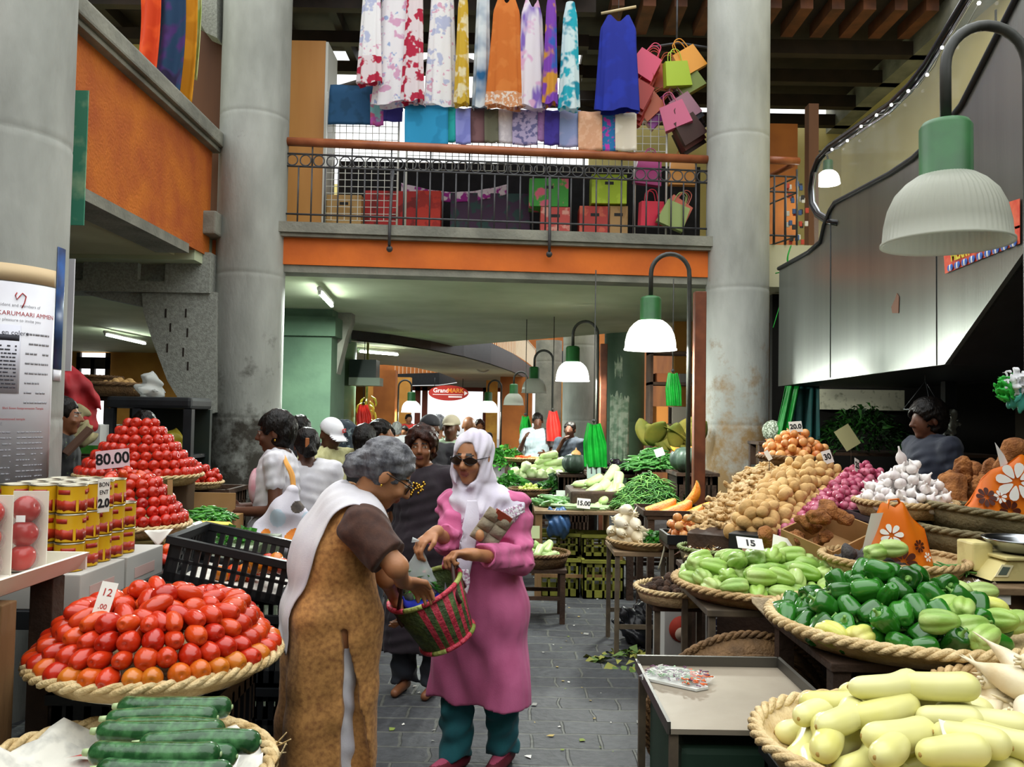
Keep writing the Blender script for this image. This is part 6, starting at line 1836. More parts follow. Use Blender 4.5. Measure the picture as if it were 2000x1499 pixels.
# hanging plastic bag bunches
def hanging_bags(px0, px1, py0, py1, Y, m_, label, folds=7, hook=True):
  a, b_ = at((px0 + px1) / 2, py0, Y), at((px0 + px1) / 2, py1, Y)
  w_ = (at(px1, py0, Y) - at(px0, py0, Y)).x
  h_ = a.z - b_.z
  t = empty('hanging_bags', (a.x, Y, b_.z), 0, label, 'plastic bags')
  sh = lambda u, v, s: ((u - .5) * w_ * (.55 + .45 * min(1, (1 - v) * 2.2)) + .10 * w_ * (1 - v), s * (.03 + .035 * math.sin(PI * u)) + .014 * math.sin(folds * PI * u + 2 * v), h_ * v * (1 - .05 * math.sin(3 * u)))
  mb = MB().grid(lambda u, v: sh(u, v, -1), 36, 16); mb.grid(lambda u, v: sh(u, v, 1), 36, 16)
  mb.build('bag_stack', m_, t)
  if hook: MB().tube([(0, 0, h_ - .01), (0, 0, (3.11 if Y < 13.4 else 2.93) - b_.z)], .006, 6).ball((0, 0, h_ + .02), (.02, .02, .02)).build('hook', pole_mat, t)
  return t
bag_green = M('vivid_green_bag', '1fae3a', .35, '128a2c', 8, transl=.25)
bag_red = M('vivid_red_bag', 'e23a30', .4, 'c42a26', 8, transl=.2)
hanging_bags(1138, 1182, 826, 912, 8.55, bag_green, 'bunch of green plastic bags hanging beside the deep green column')
hanging_bags(1300, 1328, 728, 793, 9.0, bag_green, 'small bunch of green bags hanging between the green column and the post')
hanging_bags(1014, 1038, 812, 868, 13.0, bag_green, 'far bunch of bright green bags hanging beside the seller in the pale tee shirt')
hanging_bags(1066, 1094, 802, 862, 12.6, bag_red, 'red plastic bags hanging above the shoulder of the seller in the pale tee shirt', 4)
hanging_bags(696, 724, 790, 838, 15.3, bag_red, 'red plastic bags hanging beside the bananas')
# bananas
ban = M('banana_yellow', 'd9c23a', .5, 'a9a838', 7)
q = at(716, 790, 15.6)
t = empty('banana_bunch', q, 0, 'bunches of yellow bananas hanging beside the orange pier', 'bananas')
rb = random.Random(6)
for k in range(34):
  z = -1.1 * (k / 34) + .15; a = k * 2.4
  c0 = Vector((.08 * math.cos(a), .08 * math.sin(a), z)); d_ = Vector((math.cos(a), math.sin(a), 0))
  MB().tube([c0, c0 + d_ * .07 + Vector((0, 0, -.05)), c0 + d_ * .10 + Vector((0, 0, -.13)), c0 + d_ * .09 + Vector((0, 0, -.19))], [.012, .022, .02, .007], 7).build('banana', ban, t)
MB().tube([(0, 0, -1.0), (0, 0, 1.14)], .022, 8).build('stalk', M('banana_stalk', '7a7a34', .7), t)
# pipes and clutter: tv-like box on the green column, white pipe
q = at(738, 738, 15.4)
t = empty('wall_box', (q.x - .15, 15.2, q.z), 0, 'dark box with pale underside fixed beside the green column', 'box')
MB().box(-.3, .18, -.2, .2, -.02, .3).build('box_body', M('dark_green_box', '22302a', .4), t); MB().box(-.3, .25, -.22, .2, -.16, -.02).build('lower_part', M('pale_green_casing', '9aaa98', .5), t)
p0, p1 = at(668, 700, 15.1), at(668, 830, 15.1)
MB().tube([(p0.x, 15.2, 0), (p0.x, 15.2, p0.z + .1)], .02, 8).build('pipe', M('pale_pipe', 'cfe0c8', .4), label='pale vertical pipe on the green column', cat='pipe')
MB().tube(arc(at(944, 712, 24), .22, -PI * .9, .2, 14), .03, 8).build('cable', M('white_cable', 'dcd8cc', .5), label='curled white cable hanging in the oval opening', cat='cable')

# under the escalator
structure('shade_wall_under_escalator', MB().box(3.05, 5.9, 9.9, 10.0, 0, 3.1), M('painted_shade_wall', '1c1a16', .9), 'near black wall added to stand in for shade under the escalator')  # added wall; its near-black colour stands in for the shade in here
p0, p1 = at(1602, 800, 9.7), at(1765, 763, 9.7)
mb = MB().box(p0.x, p1.x, 9.68, 9.9, p0.z, p1.z)
mb.build('sign_strip', M('peeling_white_board', 'c9c8ac', .7, '8a8a70', 16, lo=.55, hi=.7), label='long white board with peeling paint under the escalator', cat='board')
table(2.9, 4.9, 8.4, 9.2, 1.30, 'dark counter under the escalator with herbs', wood_dark, wood_dark, .04)
leaf_heap('herb_heap', (3.62, 8.7, 1.31), (.55, .3, .46), 1100, .13, [herb_dark, herb_green], 23, 'tall heap of dark herbs on the counter under the escalator', 'herbs', width=.12)
psign('', 1655, 855, 8.2, .16, .22, 'yellowish card leaning on the herbs under the escalator', right=(.8, 0, .5), up=(-.5, .1, .8), paper=M('yellowish_card', 'c4bc8a', .7))
table(2.75, 3.9, 6.9, 7.5, .98, 'dark counter behind the garlic', dark_metal, dark_metal, .03)
MB().lathe([(1e-4, 0), (.1, 0), (.2, .05), (.23, .09), (.2, .055), (1e-4, .01)], 32).build('steel_bowl', M('dim_steel', '70747a', .3, metal=1), loc=(3.0, 7.1, .985), label='shallow steel bowl on the dark counter behind the red onions', cat='bowl')
teal = M('dark_teal_cloth', '12504c', .7, '0c3a3a', 4)
def drape(px0, px1, py0, py1, Y, m_, label, name, folds, amp=.03, slant=0.0):
  a, b_ = at(px0, py0, Y), at(px1, py1, Y)
  mb = MB().grid(lambda u, v: (a.x + (b_.x - a.x) * u - slant * v, Y + amp * math.sin(folds * PI * u + 1.3 * v) * (.4 + .6 * v), a.z + (b_.z - a.z) * v), 40, 14)
  return mb.build(name, m_, label=label, cat='cloth', solid=.004)
drape(1552, 1600, 754, 872, 8.6, teal, 'dark teal cloth hanging under the escalator corner', 'hanging_cloth', 5)
drape(1534, 1562, 754, 858, 8.5, M('deep_green_bag', '118a2c', .4, '0c6a22', 6, transl=.2), 'deep green plastic bags hanging beside the teal cloth', 'hanging_cloth', 4, slant=.10)
t = empty('hanging_scale', at(1808, 800, 6.6), 0, 'hanging pan scale beside the seller under the escalator', 'scale')
MB().lathe([(1e-4, -.03), (.1, -.025), (.17, .0), (.16, 0), (1e-4, -.02)], 28).build('pan', M('dark_scale_pan', '3a3c3e', .3, metal=.9), t)
for k in range(3):
  a = k * 2.1 + .3; MB().tube([(.165 * math.cos(a), .165 * math.sin(a), 0), (0, 0, .22)], .004, 5).build('chain', dark_metal, t)
MB().tube([(0, 0, .2), (0, 0, .42)], .005, 5).build('hook', dark_metal, t)
for i, (px, py, s) in enumerate(((1852, 820, .06), (1862, 838, .05), (1838, 850, .05))):
  q = at(px, py, 7.4); f = Field((-.15, -.15, -.15), (.15, .15, .15), .014); f.ell((0, 0, 0), (s, s, s * 1.3)); f.disp(wob(30 + i, 40, .015)); o = link('plastic_bag', f.mesh('plastic_bag'), M('pale_plastic_bag', 'a8aca4', .3), None, q); tag(o, ('crumpled pale bag hanging behind the seller under the escalator', 'second crumpled bag hanging behind the seller', 'lowest crumpled bag behind the seller')[i], 'bag')
MB().box(at(1850, 0, 7.4).x - .02, at(1850, 0, 7.4).x + .08, 7.42, 7.5, 0, 2.0).build('steel_post', dark_metal, label='dark post behind the seller under the escalator', cat='post')
q = at(1509, 842, 8.6); MB().ball((0, 0, 0), (.11, .1, .11)).build('melon', M('spotted_melon', '6f7a64', .6, 'c9d2c0', 60, lo=.5, hi=.55), loc=q, label='pale spotted melon just beside the concrete column', cat='melon')
table(q.x - .2, q.x + .25, 8.4, 8.8, q.z - .11, 'dark table beside the concrete column', wood_dark, wood_dark, .03)
# clutter shelf between the green column and the post
sh = empty('shelf_unit', (2.55, 12.4, 0), 0, 'dim shelf unit with boxes behind the hanging green bag', 'shelf')
for z in (.9, 1.5, 2.1, 2.55): MB().box(-.55, .3, -.2, .2, z, z + .04).build('shelf_board', wood_dark, sh)
for x in (-.53, .28): MB().box(x - .02, x + .02, -.2, .2, 0, 2.9).build('upright', wood_dark, sh)
for i, (x, z, c_, lb) in enumerate(((-.4, 1.54, 'c9803a', 'orange box on the dim shelf unit'), (-.1, 1.54, '6a6458', 'grey box on the dim shelf unit'), (-.35, 2.14, 'a8623a', 'flat brown box high on the dim shelf unit'), (.0, 2.14, '4a4640', 'dark box high on the dim shelf unit'))):
  MB().box(-.12, .12, -.15, .15, 0, .25 if i < 2 else .13, bev=.005).build('carton', M('shelf_box_%s' % c_, c_, .8), loc=(2.55 + x, 12.4, z), label=lb, cat='box')
# litter on the floor
mb = MB(); rl = random.Random(77)
litm = [paper_white, M('leaf_litter', '7a8a3a', .8), M('straw_litter', 'b09a5a', .8), M('grey_litter', '8c8c86', .8)]
for i in range(260):
  x, y = rl.uniform(-.6, 1.4), rl.uniform(2.6, 8.5)
  s_ = rl.uniform(.004, .012) * (2.2 if rl.random() < .1 else 1)
  a = rl.uniform(0, 6.28)
  p = [(x + s_ * math.cos(a + k * 1.5) * rl.uniform(.5, 1.4), y + s_ * math.sin(a + k * 1.5) * rl.uniform(.5, 1.8), .003 + rl.uniform(0, .004)) for k in range(4)]
  mb.add(p, [(0, 1, 2, 3)], rl.choice((0, 0, 1, 2, 3)))
mb.build('floor_litter', litm, label='scraps of leaf and paper scattered on the paving', cat='litter', kind='stuff')
leaf_heap('leaf_waste', (.85, 5.65, .0), (.28, .2, .05), 90, .09, [M('waste_yellow_green', '8a8a3a', .7), M('waste_green', '55702e', .7)], 29, 'yellowing leaf waste on the floor under the radish table', 'leaf waste', up=.1)
f = Field((-.3, -.25, 0), (.3, .25, .36), .016); f.ell((0, 0, .12), (.2, .16, .16)); f.disp(wob(13, 24, .018)); o = link('black_sack', f.mesh('black_sack'), M('black_sack_plastic', '14151a', .35), None, (1.0, 6.1, .0)); tag(o, 'black rubbish sack under the radish table', 'sack')
# ================================================================== people
from mathutils.bvhtree import BVHTree
SKIN = {k: (M('skin_' + k, a, .5, b, 9, .05, 60, sub=.08), M('lips_' + k, c, .45), M('eye_white', 'a2968a', .3), M('dark_brow', '1c1412', .5))
    for k, a, b, c in (('tan', 'b07a55', 'a06c48', '8a4c40'), ('brown', '8a5a3c', '7c4e32', '6e3a30'), ('deep', '5e3a28', '523020', '4a2822'))}
HAIR = {k: M('hair_' + k, a, r, b, 30, .4, 120, stretch=(1, 1, .3), spec=.2) for k, a, b, r in (('black', '17120f', '0c0a0a', .35), ('grey', '7c7c80', '4a4a50', .45), ('reddish', '3a1c12', '1f100c', .4), ('white', 'a8a8a6', '7c7c7a', .5))}
def fab(name, c, c2=None, ns=20, r=.8, bump=.08, **k): return M(name, c, r, c2, ns, bump, 200, sheen=.1, **k)
def V(*a): return np.array(a, float)
def unit(v): v = np.array(v, float); return v / (np.linalg.norm(v) + 1e-9)
def hframe(front, up=(0, 0, 1)):
  f = unit(front); u = unit(np.array(up, float) - f * np.dot(up, f)); return np.stack([np.cross(f, u), f, u], 1)

def add_hand(F, wr, d, n, side, s=1.0, curl=.6, k=.006, spread=.0195, thumb=.6):
  "wr wrist, d finger direction, n palm normal, side: +1/-1 where the thumb leaves"
  d, n = unit(d), unit(np.array(n, float) - unit(d) * np.dot(n, unit(d))); sd = np.cross(d, n) * side
  wr = np.array(wr, float)
  F.cone(wr - d * .01, wr + d * .03 * s, .024 * s, .026 * s, .012)
  F.ell(wr + d * .055 * s, (.041 * s, .047 * s, .0165 * s), np.stack([sd, d, n], 1), .012)
  for i, l in enumerate((.95, 1.05, 1.0, .8)):
    p = wr + d * (.088 - .004 * abs(i - 1)) * s + sd * (.031 - spread * i) * s
    a = 0
    for j, L in enumerate((.040, .027, .021)):
      a += curl * (.75 if j == 0 else 1.0) * (1 + .08 * i)
      q = p + (d * math.cos(a) + n * math.sin(a)) * L * l * s
      F.cone(p, q, (.0095 - .0008 * j) * s, (.009 - .0010 * j) * s, k); p = q
  p = wr + d * .03 * s + sd * .033 * s
  q = p + unit(d * .75 + sd * .65 + n * .35 * thumb) * .042 * s
  e = q + unit(d * .9 - sd * .1 + n * .7 * thumb) * .034 * s
  F.cone(p, q, .0135 * s, .011 * s, .01).cone(q, e, .0105 * s, .0085 * s, k)

def add_head(F, c, R, s=1.0, fine=True, jaw=1.0):
  P = lambda x, y, z: np.array(c) + R @ (np.array((x, y, z)) * s)
  E = lambda x, y, z, r, k=.02, op='add': F.ell(P(x, y, z), np.array(r) * s, R, k, op)
  E(0, -.012, .030, (.073, .094, .088)); E(0, .028, -.035, (.055 * jaw, .060, .070)); E(0, .062, -.088, (.024, .022, .020), .02)
  E(0, .052, -.012, (.052, .042, .06), .02)
  if fine:
    for q in (-1, 1):
      E(q * .031, .100, .010, (.019, .016, .012), .012, 'sub'); E(q * .031, .080, .009, (.0135, .0135, .0125), .003)
      E(q * .027, .094, .027, (.022, .008, .006), .01); E(q * .040, .074, -.025, (.02, .018, .016), .015)
    E(0, .092, -.047, (.022, .010, .0065), .005); E(0, .090, -.058, (.019, .010, .0075), .004)
  F.cone(P(0, .090, .018), P(0, .112, -.020), .008 * s, .013 * s, .008)
  for q in (-1, 1):
    F.ell(P(q * .012, .100, -.025), np.array((.009, .010, .008)) * s, R, .006)
    F.ell(P(q * .076, -.006, -.004), np.array((.010, .020, .032)) * s, R, .006)

def head_regions(c, R, s):
  def L(x, y, z):
    q = (np.stack([x, y, z], 1) - np.array(c)) @ R / s; return q[:, 0], q[:, 1], q[:, 2]
  def lips(x, y, z): a, b, g = L(x, y, z); return (np.abs(a) < .022) & (b > .085) & (g < -.041) & (g > -.066) & (np.abs(a) < .024 - .6 * abs(g + .053))
  def white(x, y, z): a, b, g = L(x, y, z); return (b > .07) & (((np.abs(a) - .031) / .013) ** 2 + ((g - .009) / .0065) ** 2 < 1)
  def dark(x, y, z):
    a, b, g = L(x, y, z); e = (b > .07) & ((np.abs(a) - .031) ** 2 + (g - .009) ** 2 < .0055 ** 2)
    return e | ((b > .07) & (np.abs(np.abs(a) - .031) < .02) & (np.abs(g - .030 + .0025 * (np.abs(a) - .03) / .02) < .0045))
  return [(1, lips), (2, white), (3, dark)]

def std_joints(H, pose='down'):
  s = H / 1.6
  J = dict(pel=V(0, 0, .88), waist=V(0, .005, 1.02), chest=V(0, .0, 1.2), neck=V(0, -.012, 1.345), head=V(0, .018, 1.475))
  for q, n in ((-1, 'L'), (1, 'R')):
    J['sh' + n] = V(q * .175, -.01, 1.31); J['hip' + n] = V(q * .085, 0, .86); J['kn' + n] = V(q * .09, .02, .47); J['an' + n] = V(q * .095, -.01, .07)
    e, w_ = {'down': ((.225, -.04, 1.03), (.235, .05, .80)), 'hold': ((.225, -.02, 1.03), (.10, .22, 1.02)), 'chin': ((.2, .10, 1.08), (.05, .16, 1.30)), 'raise': ((.24, .06, 1.08), (.2, .24, 1.22))}[pose if isinstance(pose, str) else pose[n == 'R']]
    J['el' + n] = V(q * e[0], *e[1:]); J['wr' + n] = V(q * w_[0], *w_[1:])
  return {k: v * s for k, v in J.items()}

def person(label, loc, rz, H=1.6, h=.013, skin='brown', pose='down', J=None, hair=('short', 'black'), top=None, sleeve=.45, long=0.0, bottom=None, sleeve_mat=None,
           yaw=0, pitch=0, headR=None, front=(0, 1, 0), girth=1.0, hands=None, grp=None, flare=.0, feet=None, fine=None, cap=None):
  s = H / 1.6
  j = std_joints(H, pose)
  if J: j.update({k: np.array(v, float) for k, v in J.items()})
  t = empty('person', loc, rz, label, 'person', grp)
  lat = unit(j['shR'] - j['shL']); upv = unit(j['neck'] - j['pel']); fr = unit(np.cross(upv, lat)); Rt = np.stack([lat, fr, upv], 1)
  Rp = hframe(front)
  if headR is None:
    cy, sy, cp, sp = math.cos(yaw), math.sin(yaw), math.cos(pitch), math.sin(pitch)
    headR = hframe((-sy * cp, cy * cp, sp), (sy * sp * .99, -cy * sp * .99, 1))
  pts = np.array(list(j.values())); m = .24 * s
  lo, hi = pts.min(0) - m, pts.max(0) + m; lo[2] = max(lo[2], min(p[2] for p in pts) - .12)
  fine = h < .0092 if fine is None else fine
  g = girth
  F = Field(lo, hi, h)
  F.ell(j['chest'], np.array((.155 * g, .105 * g, .18)) * s, Rt, .05).ell(j['waist'], np.array((.135 * g, .10 * g, .15)) * s, Rt, .06).ell(j['pel'], np.array((.16 * g, .115 * g, .13)) * s, Rt, .06)
  F.cone(j['shL'], j['shR'], .052 * s, .052 * s, .05).cone(j['neck'] - upv * .03 * s, j['head'] - headR[:, 2] * .05 * s - headR[:, 1] * .02 * s, .056 * s, .05 * s, .03)
  for n in 'LR':
    F.cone(j['sh' + n], j['el' + n], .046 * s * g ** .5, .038 * s, .02).cone(j['el' + n], j['wr' + n], .037 * s, .025 * s, .02)
    F.cone(j['hip' + n], j['kn' + n], .078 * s, .054 * s, .03).cone(j['kn' + n], j['an' + n], .052 * s, .034 * s, .03)
    f_ = feet[n] if feet else Rp[:, 1]
    a = j['an' + n]; F.cone(a - np.array(f_) * .03 * s - V(0, 0, .035 * s), a + np.array(f_) * .14 * s - V(0, 0, .045 * s), .034 * s, .026 * s, .03)
    hd = (hands or {}).get(n)
    d = j['wr' + n] - j['el' + n]
    if hd: add_hand(F, j['wr' + n], hd[0], hd[1], hd[2], s, hd[3])
    else: add_hand(F, j['wr' + n], d, -lat * (1 if n == 'R' else -1) + fr * .2, 1 if n == 'R' else -1, s * 1.0, .35)
  add_head(F, j['head'], headR, s, fine)
  me = F.mesh('body', head_regions(j['head'], headR, s) if fine else ())
  link('body', me, list(SKIN[skin]), t)
  # hair
  HP = lambda x, y, z: j['head'] + headR @ (np.array((x, y, z)) * s)
  hk, hc = hair
  hm = HAIR[hc] if isinstance(hc, str) else hc
  hh = min(h, .011)
  def hf(): return Field(j['head'] - .33 * s, j['head'] + .26 * s, hh)
  if hk in ('short', 'bun', 'bob', 'long', 'puff'):
    F = hf()
    th = {'short': .008, 'bun': .014, 'bob': .022, 'long': .014, 'puff': .03}[hk]
    F.ell(HP(0, -.018, .036), np.array((.074 + th, .094 + th, .088 + th)) * s, headR, .02)
    if hk == 'bun': F.ell(HP(0, -.115, -.03), np.array((.05, .04, .045)) * s, headR, .02)
    if hk in ('bob', 'puff'): F.ell(HP(0, -.045, -.02), np.array((.088, .075, .085)) * s, headR, .03)
    if hk == 'long': F.cone(HP(0, -.06, .0), HP(0, -.10, -.22), .075 * s, .04 * s, .03)
    F.ell(HP(0, .085, -.035), np.array((.075, .075, .098)) * s, headR, .012, 'sub')
    for q in (-1, 1): F.ell(HP(q * .085, .02, -.03), np.array((.03, .045, .05)) * s, headR, .008, 'sub')
    if hk == 'short': F.ell(HP(0, .0, -.12), np.array((.12, .13, .10)) * s, headR, .01, 'sub')
    F.disp(wob(int(H * 1000) % 97, 75, .0022))
    link('hair', F.mesh('hair'), hm, t)
  elif hk == 'scarf':
    F = hf()
    F.ell(HP(0, -.018, .03), np.array((.09, .112, .107)) * s, headR, .02).cone(HP(0, -.01, -.05), HP(0, -.03, -.17), .085 * s, .115 * s, .04)
    F.ell(HP(0, .10, -.03), np.array((.058, .085, .088)) * s, headR, .01, 'sub').disp(wob(5, 60, .003))
    link('headscarf', F.mesh('headscarf'), hm, t)
  if cap is not None:
    F = hf()
    F.ell(HP(0, -.012, .045), np.array((.086, .104, .088)) * s, headR, .0).half(HP(0, 0, .035), -headR[:, 2])
    F.ell(HP(0, .115, .037), np.array((.07, .075, .008)) * s, headR, .012)
    link('cap', F.mesh('cap'), cap, t)
  # garments
  if top is not None:
    F = Field(lo, hi, h * 1.0)
    e = .014 * s
    F.ell(j['chest'], np.array((.155 * g, .108 * g, .19)) * s + e, Rt, .05).ell(j['waist'], np.array((.14 * g, .105 * g, .17)) * s + e, Rt, .07)
    F.ell(j['pel'], np.array((.165 * g, .122 * g, .13)) * s + e, Rt, .07).cone(j['shL'], j['shR'], .056 * s + e * .4, None, .05)
    hemz = (j['hipL'][2] - .08 * s) if long == 0 else long
    if long:
      for n in 'LR':
        q = j['an' + n].copy(); q[2] = long - .05; q = q + Rp[:, 0] * (flare if n == 'R' else -flare)
        F.cone(j['hip' + n], q, .11 * s * g, (.13 + flare * .6) * s * g, .12)
    if sleeve_mat is None and sleeve > 0:
      for n in 'LR':
        a, b = j['sh' + n], j['el' + n]
        if sleeve <= 1: F.cone(a, a + (b - a) * sleeve, .058 * s + e * .5, .058 * s, .03)
        else:
          F.cone(a, b, .056 * s + e * .5, .052 * s, .03); F.cone(b, b + (j['wr' + n] - b) * (sleeve - 1), .052 * s, .042 * s, .02)
    F.half((0, 0, hemz), (0, 0, -1))
    F.cone(j['neck'] + upv * .0 * s, j['head'] - headR[:, 2] * .06 * s, .064 * s, .075 * s, .015, 'sub')
    w1 = wob(int(H * 977) % 89, 14, .002)
    F.disp(lambda X, Y, Z: w1(X, Y, Z * .35)).disp(wob(3, 48, .0018))
    link('dress' if long and long < .5 else 'shirt', F.mesh('shirt'), top, t)
  if sleeve_mat is not None:
    for n in 'LR':
      a, b = j['sh' + n], j['el' + n]
      F = Field(np.minimum(a, b) - .14, np.maximum(a, b) + .14, h)
      F.cone(a, a + (b - a) * sleeve, .078 * s, .07 * s, .02); F.half(a + (b - a) * sleeve, b - a); F.disp(wob(9, 45, .003))
      link('sleeve', F.mesh('sleeve'), sleeve_mat, t)
  if bottom is not None:
    F = Field(lo, hi, h)
    F.ell(j['pel'], np.array((.162 * g, .118 * g, .13)) * s + .008, Rt, .05)
    for n in 'LR': F.cone(j['hip' + n], j['kn' + n], .09 * s, .072 * s, .03).cone(j['kn' + n], j['an' + n], .07 * s, .075 * s, .03)
    F.half((0, 0, max(.06, j['anL'][2] - .01)), (0, 0, -1)).half(j['waist'], upv)
    F.disp(wob(6, 26, .004)); link('trousers', F.mesh('trousers'), bottom, t)
  t_data = dict(t=t, j=j, R=headR, HP=HP, s=s, Rt=Rt)
  return t_data

def glasses(pd, lens, framem, w_=.027, hgt=.019):
  "spectacles worn on the head: two lenses, bridge and temples"
  HP, t = pd['HP'], pd['t']
  g = empty('glasses', (0, 0, 0)); g.parent = t
  mb = MB(); fm = MB()
  for q in (-1, 1):
    c0 = [(q * (.034 + w_ * math.cos(a) * (1 + .10 * math.cos(4 * a))), .106 - .012 * abs(.034 + w_ * math.cos(a)) / .06, .006 + hgt * math.sin(a) * (1 + .10 * math.cos(4 * a))) for a in [2 * PI * i / 20 for i in range(20)]]
    pts = [HP(*p) for p in c0]
    mb.add(pts, [tuple(range(20))])
    fm.tube(pts, .0022, 6, closed=True)
    fm.tube([HP(q * .062, .098, .014), HP(q * .079, .06, .014), HP(q * .084, -.01, .01)], .0022, 6)
  fm.tube([HP(-.009, .109, .014), HP(0, .113, .016), HP(.009, .109, .014)], .002, 6)
  mb.build('lens', lens, g, solid=.002); fm.build('glasses_frame', framem, g)

def bvh_of(*objs):
  vs, ps = [], []
  for o in objs:
    b = len(vs); vs += [v.co.copy() for v in o.data.vertices]; ps += [tuple(b + i for i in p.vertices) for p in o.data.polygons]
  return BVHTree.FromPolygons(vs, ps)
def smooth_line(pts, n):
  pts = [Vector(p) for p in pts]; out = []
  m = len(pts) - 1
  for i in range(n + 1):
    u = m * i / n; k = min(int(u), m - 1); f = u - k
    p0, p1, p2, p3 = pts[max(k - 1, 0)], pts[k], pts[k + 1], pts[min(k + 2, m)]
    out.append(.5 * (2 * p1 + (p2 - p0) * f + (2 * p0 - 5 * p1 + 4 * p2 - p3) * f * f + (3 * p1 - p0 - 3 * p2 + p3) * f ** 3))
  return out
def cloth_band(name, e1, e2, m_, parent, bvh=None, off=.010, nu=44, nv=12, fold=.006, nf=5, th=.004):
  a, b = smooth_line(e1, nu), smooth_line(e2, nu)
  def fn(u, v):
    i = min(int(round(u * nu)), nu)
    p = a[i].lerp(b[i], v)
    o_ = off + fold * (.5 + .5 * math.sin(nf * 2 * PI * v + 1.5 * u))
    if bvh:
      q, n, _, d = bvh.find_nearest(p)
      if q is not None and (p - q).dot(n) < o_: p = q + n * o_
    else: p = p + Vector((0, -1, 0)) * o_
    return tuple(p)
  o = MB().grid(fn, nu, nv).build(name, m_, parent, solid=th)
  return o
def kid(pd, name): return [o for o in pd['t'].children if o.name.split('.')[0] == name][0]
A = lambda px, py, Y: np.array(at(px, py, Y))

# ---- stooping grey haired woman in the brown dress
brown_print = fab('brown_orange_print', 'b88448', '8a5c30', 60, detail=6, lo=.38, hi=.68)
dark_brown = fab('dark_brown_sleeve_cloth', '4a2c20', '3a2018', 40)
voile = fab('white_voile', 'e6e3e6', 'd6d2da', 8, .8, transl=.15)
white_cotton = fab('white_cotton', 'd4d2d6', 'bdbac2', 9)
fB = unit((.93, .36, 0)); latB = V(fB[1], -fB[0], 0)
Dg = 3.05
pel = A(650, 1200, Dg); knee = .5 * (A(640, 1430, Dg) + A(640, 1430, Dg))
jj = dict(pel=pel, waist=A(655, 1120, Dg), chest=A(668, 1052, Dg), neck=A(706, 975, Dg), head=A(752, 928, Dg - .02))
shc = A(692, 1012, Dg)
jj.update(shR=shc + latB * .165 + V(.0, 0, -.02), shL=shc - latB * .165, elR=A(775, 1108, 2.84), wrR=A(786, 1136, 3.06), elL=A(755, 1130, 3.28), wrL=A(770, 1165, 3.42))
for n, q in (('R', 1), ('L', -1)):
  jj['hip' + n] = pel + latB * .09 * q; jj['kn' + n] = V(pel[0] + .0, pel[1], .46) + latB * .09 * q; jj['an' + n] = V(pel[0] - .02, pel[1], .07) + latB * .09 * q
hR = hframe((.80, .22, -.56), (.5, .1, .86))
G = person('stooping person with grey hair, brown patterned dress and white shawl, reaching into the woven basket', (0, 0, 0), 0, 1.55, .0065, 'tan', J=jj, hair=('bun', 'grey'), top=None, headR=hR, front=fB, girth=1.1,
           hands={'R': ((.55, .75, -.35), (.3, -.2, -.9), -1, .45), 'L': ((.35, .3, -.85), (-.6, 0, -.6), 1, .7)})
j, t = G['j'], G['t']
lo = V(-1.05, 2.55, .06); hi = V(-.25, 3.6, 1.5)
F = Field(lo, hi, .0075)
Rt = G['Rt']
F.ell(j['chest'], (.175, .118, .20), Rt, .06).ell(j['waist'], (.16, .118, .17), Rt, .08).ell(j['pel'], (.18, .135, .17), hframe(fB), .08).cone(j['shL'], j['shR'], .064, .064, .06)
F.ell(j['chest'] * .5 + j['waist'] * .5 - np.array((fB[0] * .03, fB[1] * .03, 0)), (.15, .115, .17), Rt, .06)
for q in (-1, 1):
  for w_ in (.062, -.062):
    F.cone(j['pel'] + latB * .08 * q + fB * w_, V(j['pel'][0] - .03, j['pel'][1], .0) + latB * .13 * q + fB * (w_ * 1.2), .094, .098, .08)
F.half((0, 0, .10), (0, 0, -1)).cone(j['neck'], j['head'], .062, .07, .02, 'sub')
ap, lw_ = at(661, 1252, 2.78), at(676, 1560, 2.74)
for dy in np.arange(0, .17, .014): F.cone(np.array(ap) + V(0, dy, 0), np.array(lw_) + V(0, dy, 0), .006, .052, .004, 'sub')
F.disp(lambda X, Y, Z: .005 * np.sin(34 * (X * fB[1] - Y * fB[0]) + 40 * (X * fB[0] + Y * fB[1])) * np.clip((1.0 - Z) * 1.6, 0, 1)).disp(wob(4, 20, .002))
dress = link('dress', F.mesh('dress'), brown_print, t)
F = Field(lo, V(-.25, 3.6, 1.0), .012)
for n in 'LR': F.cone(j['hip' + n], j['kn' + n], .07, .072, .03).cone(j['kn' + n], j['an' + n], .072, .078, .03)
F.half((0, 0, .08), (0, 0, -1)).disp(wob(7, 24, .003)); link('trousers', F.mesh('trousers'), white_cotton, t)
for n in 'RL':
  a, b = j['sh' + n], j['el' + n]
  F = Field(np.minimum(a, b) - .16, np.maximum(a, b) + .16, .007)
  F.cone(a + (a - b) * .02, a + (b - a) * .76, .084, .072, .02).half(a + (b - a) * .76, b - a).disp(wob(9, 30, .002))
  sl = link('sleeve', F.mesh('sleeve'), dark_brown, t)
e1 = [at(*p) for p in ((757, 1058, 2.86), (748, 1028, 2.85), (722, 1000, 2.86), (692, 986, 2.88), (655, 1002, 2.88), (632, 1040, 2.88), (612, 1110, 2.88), (590, 1190, 2.9), (566, 1280, 2.9))]
e2 = [at(*p) for p in ((764, 1032, 2.95), (748, 990, 2.95), (722, 962, 2.98), (690, 950, 3.02), (645, 966, 3.05), (600, 1020, 3.06), (578, 1100, 3.05), (558, 1180, 3.04), (538, 1252, 3.02))]
cloth_band('shawl', e1, e2, voile, t, bvh_of(dress, sl), .010, 60, 14, .005, 4)
glasses(G, film('clear_lens', 'dfe8ea', .12, .05), M('dark_thin_frame', '2a2422', .3, metal=.6))
for q in (-1, 1): MB().ball(G['HP'](q * .080, .0, -.036), .005, seg=8).build('earring', M('gold', 'c9a040', .25, metal=1) if q < 0 else bpy.data.materials['gold'], t)

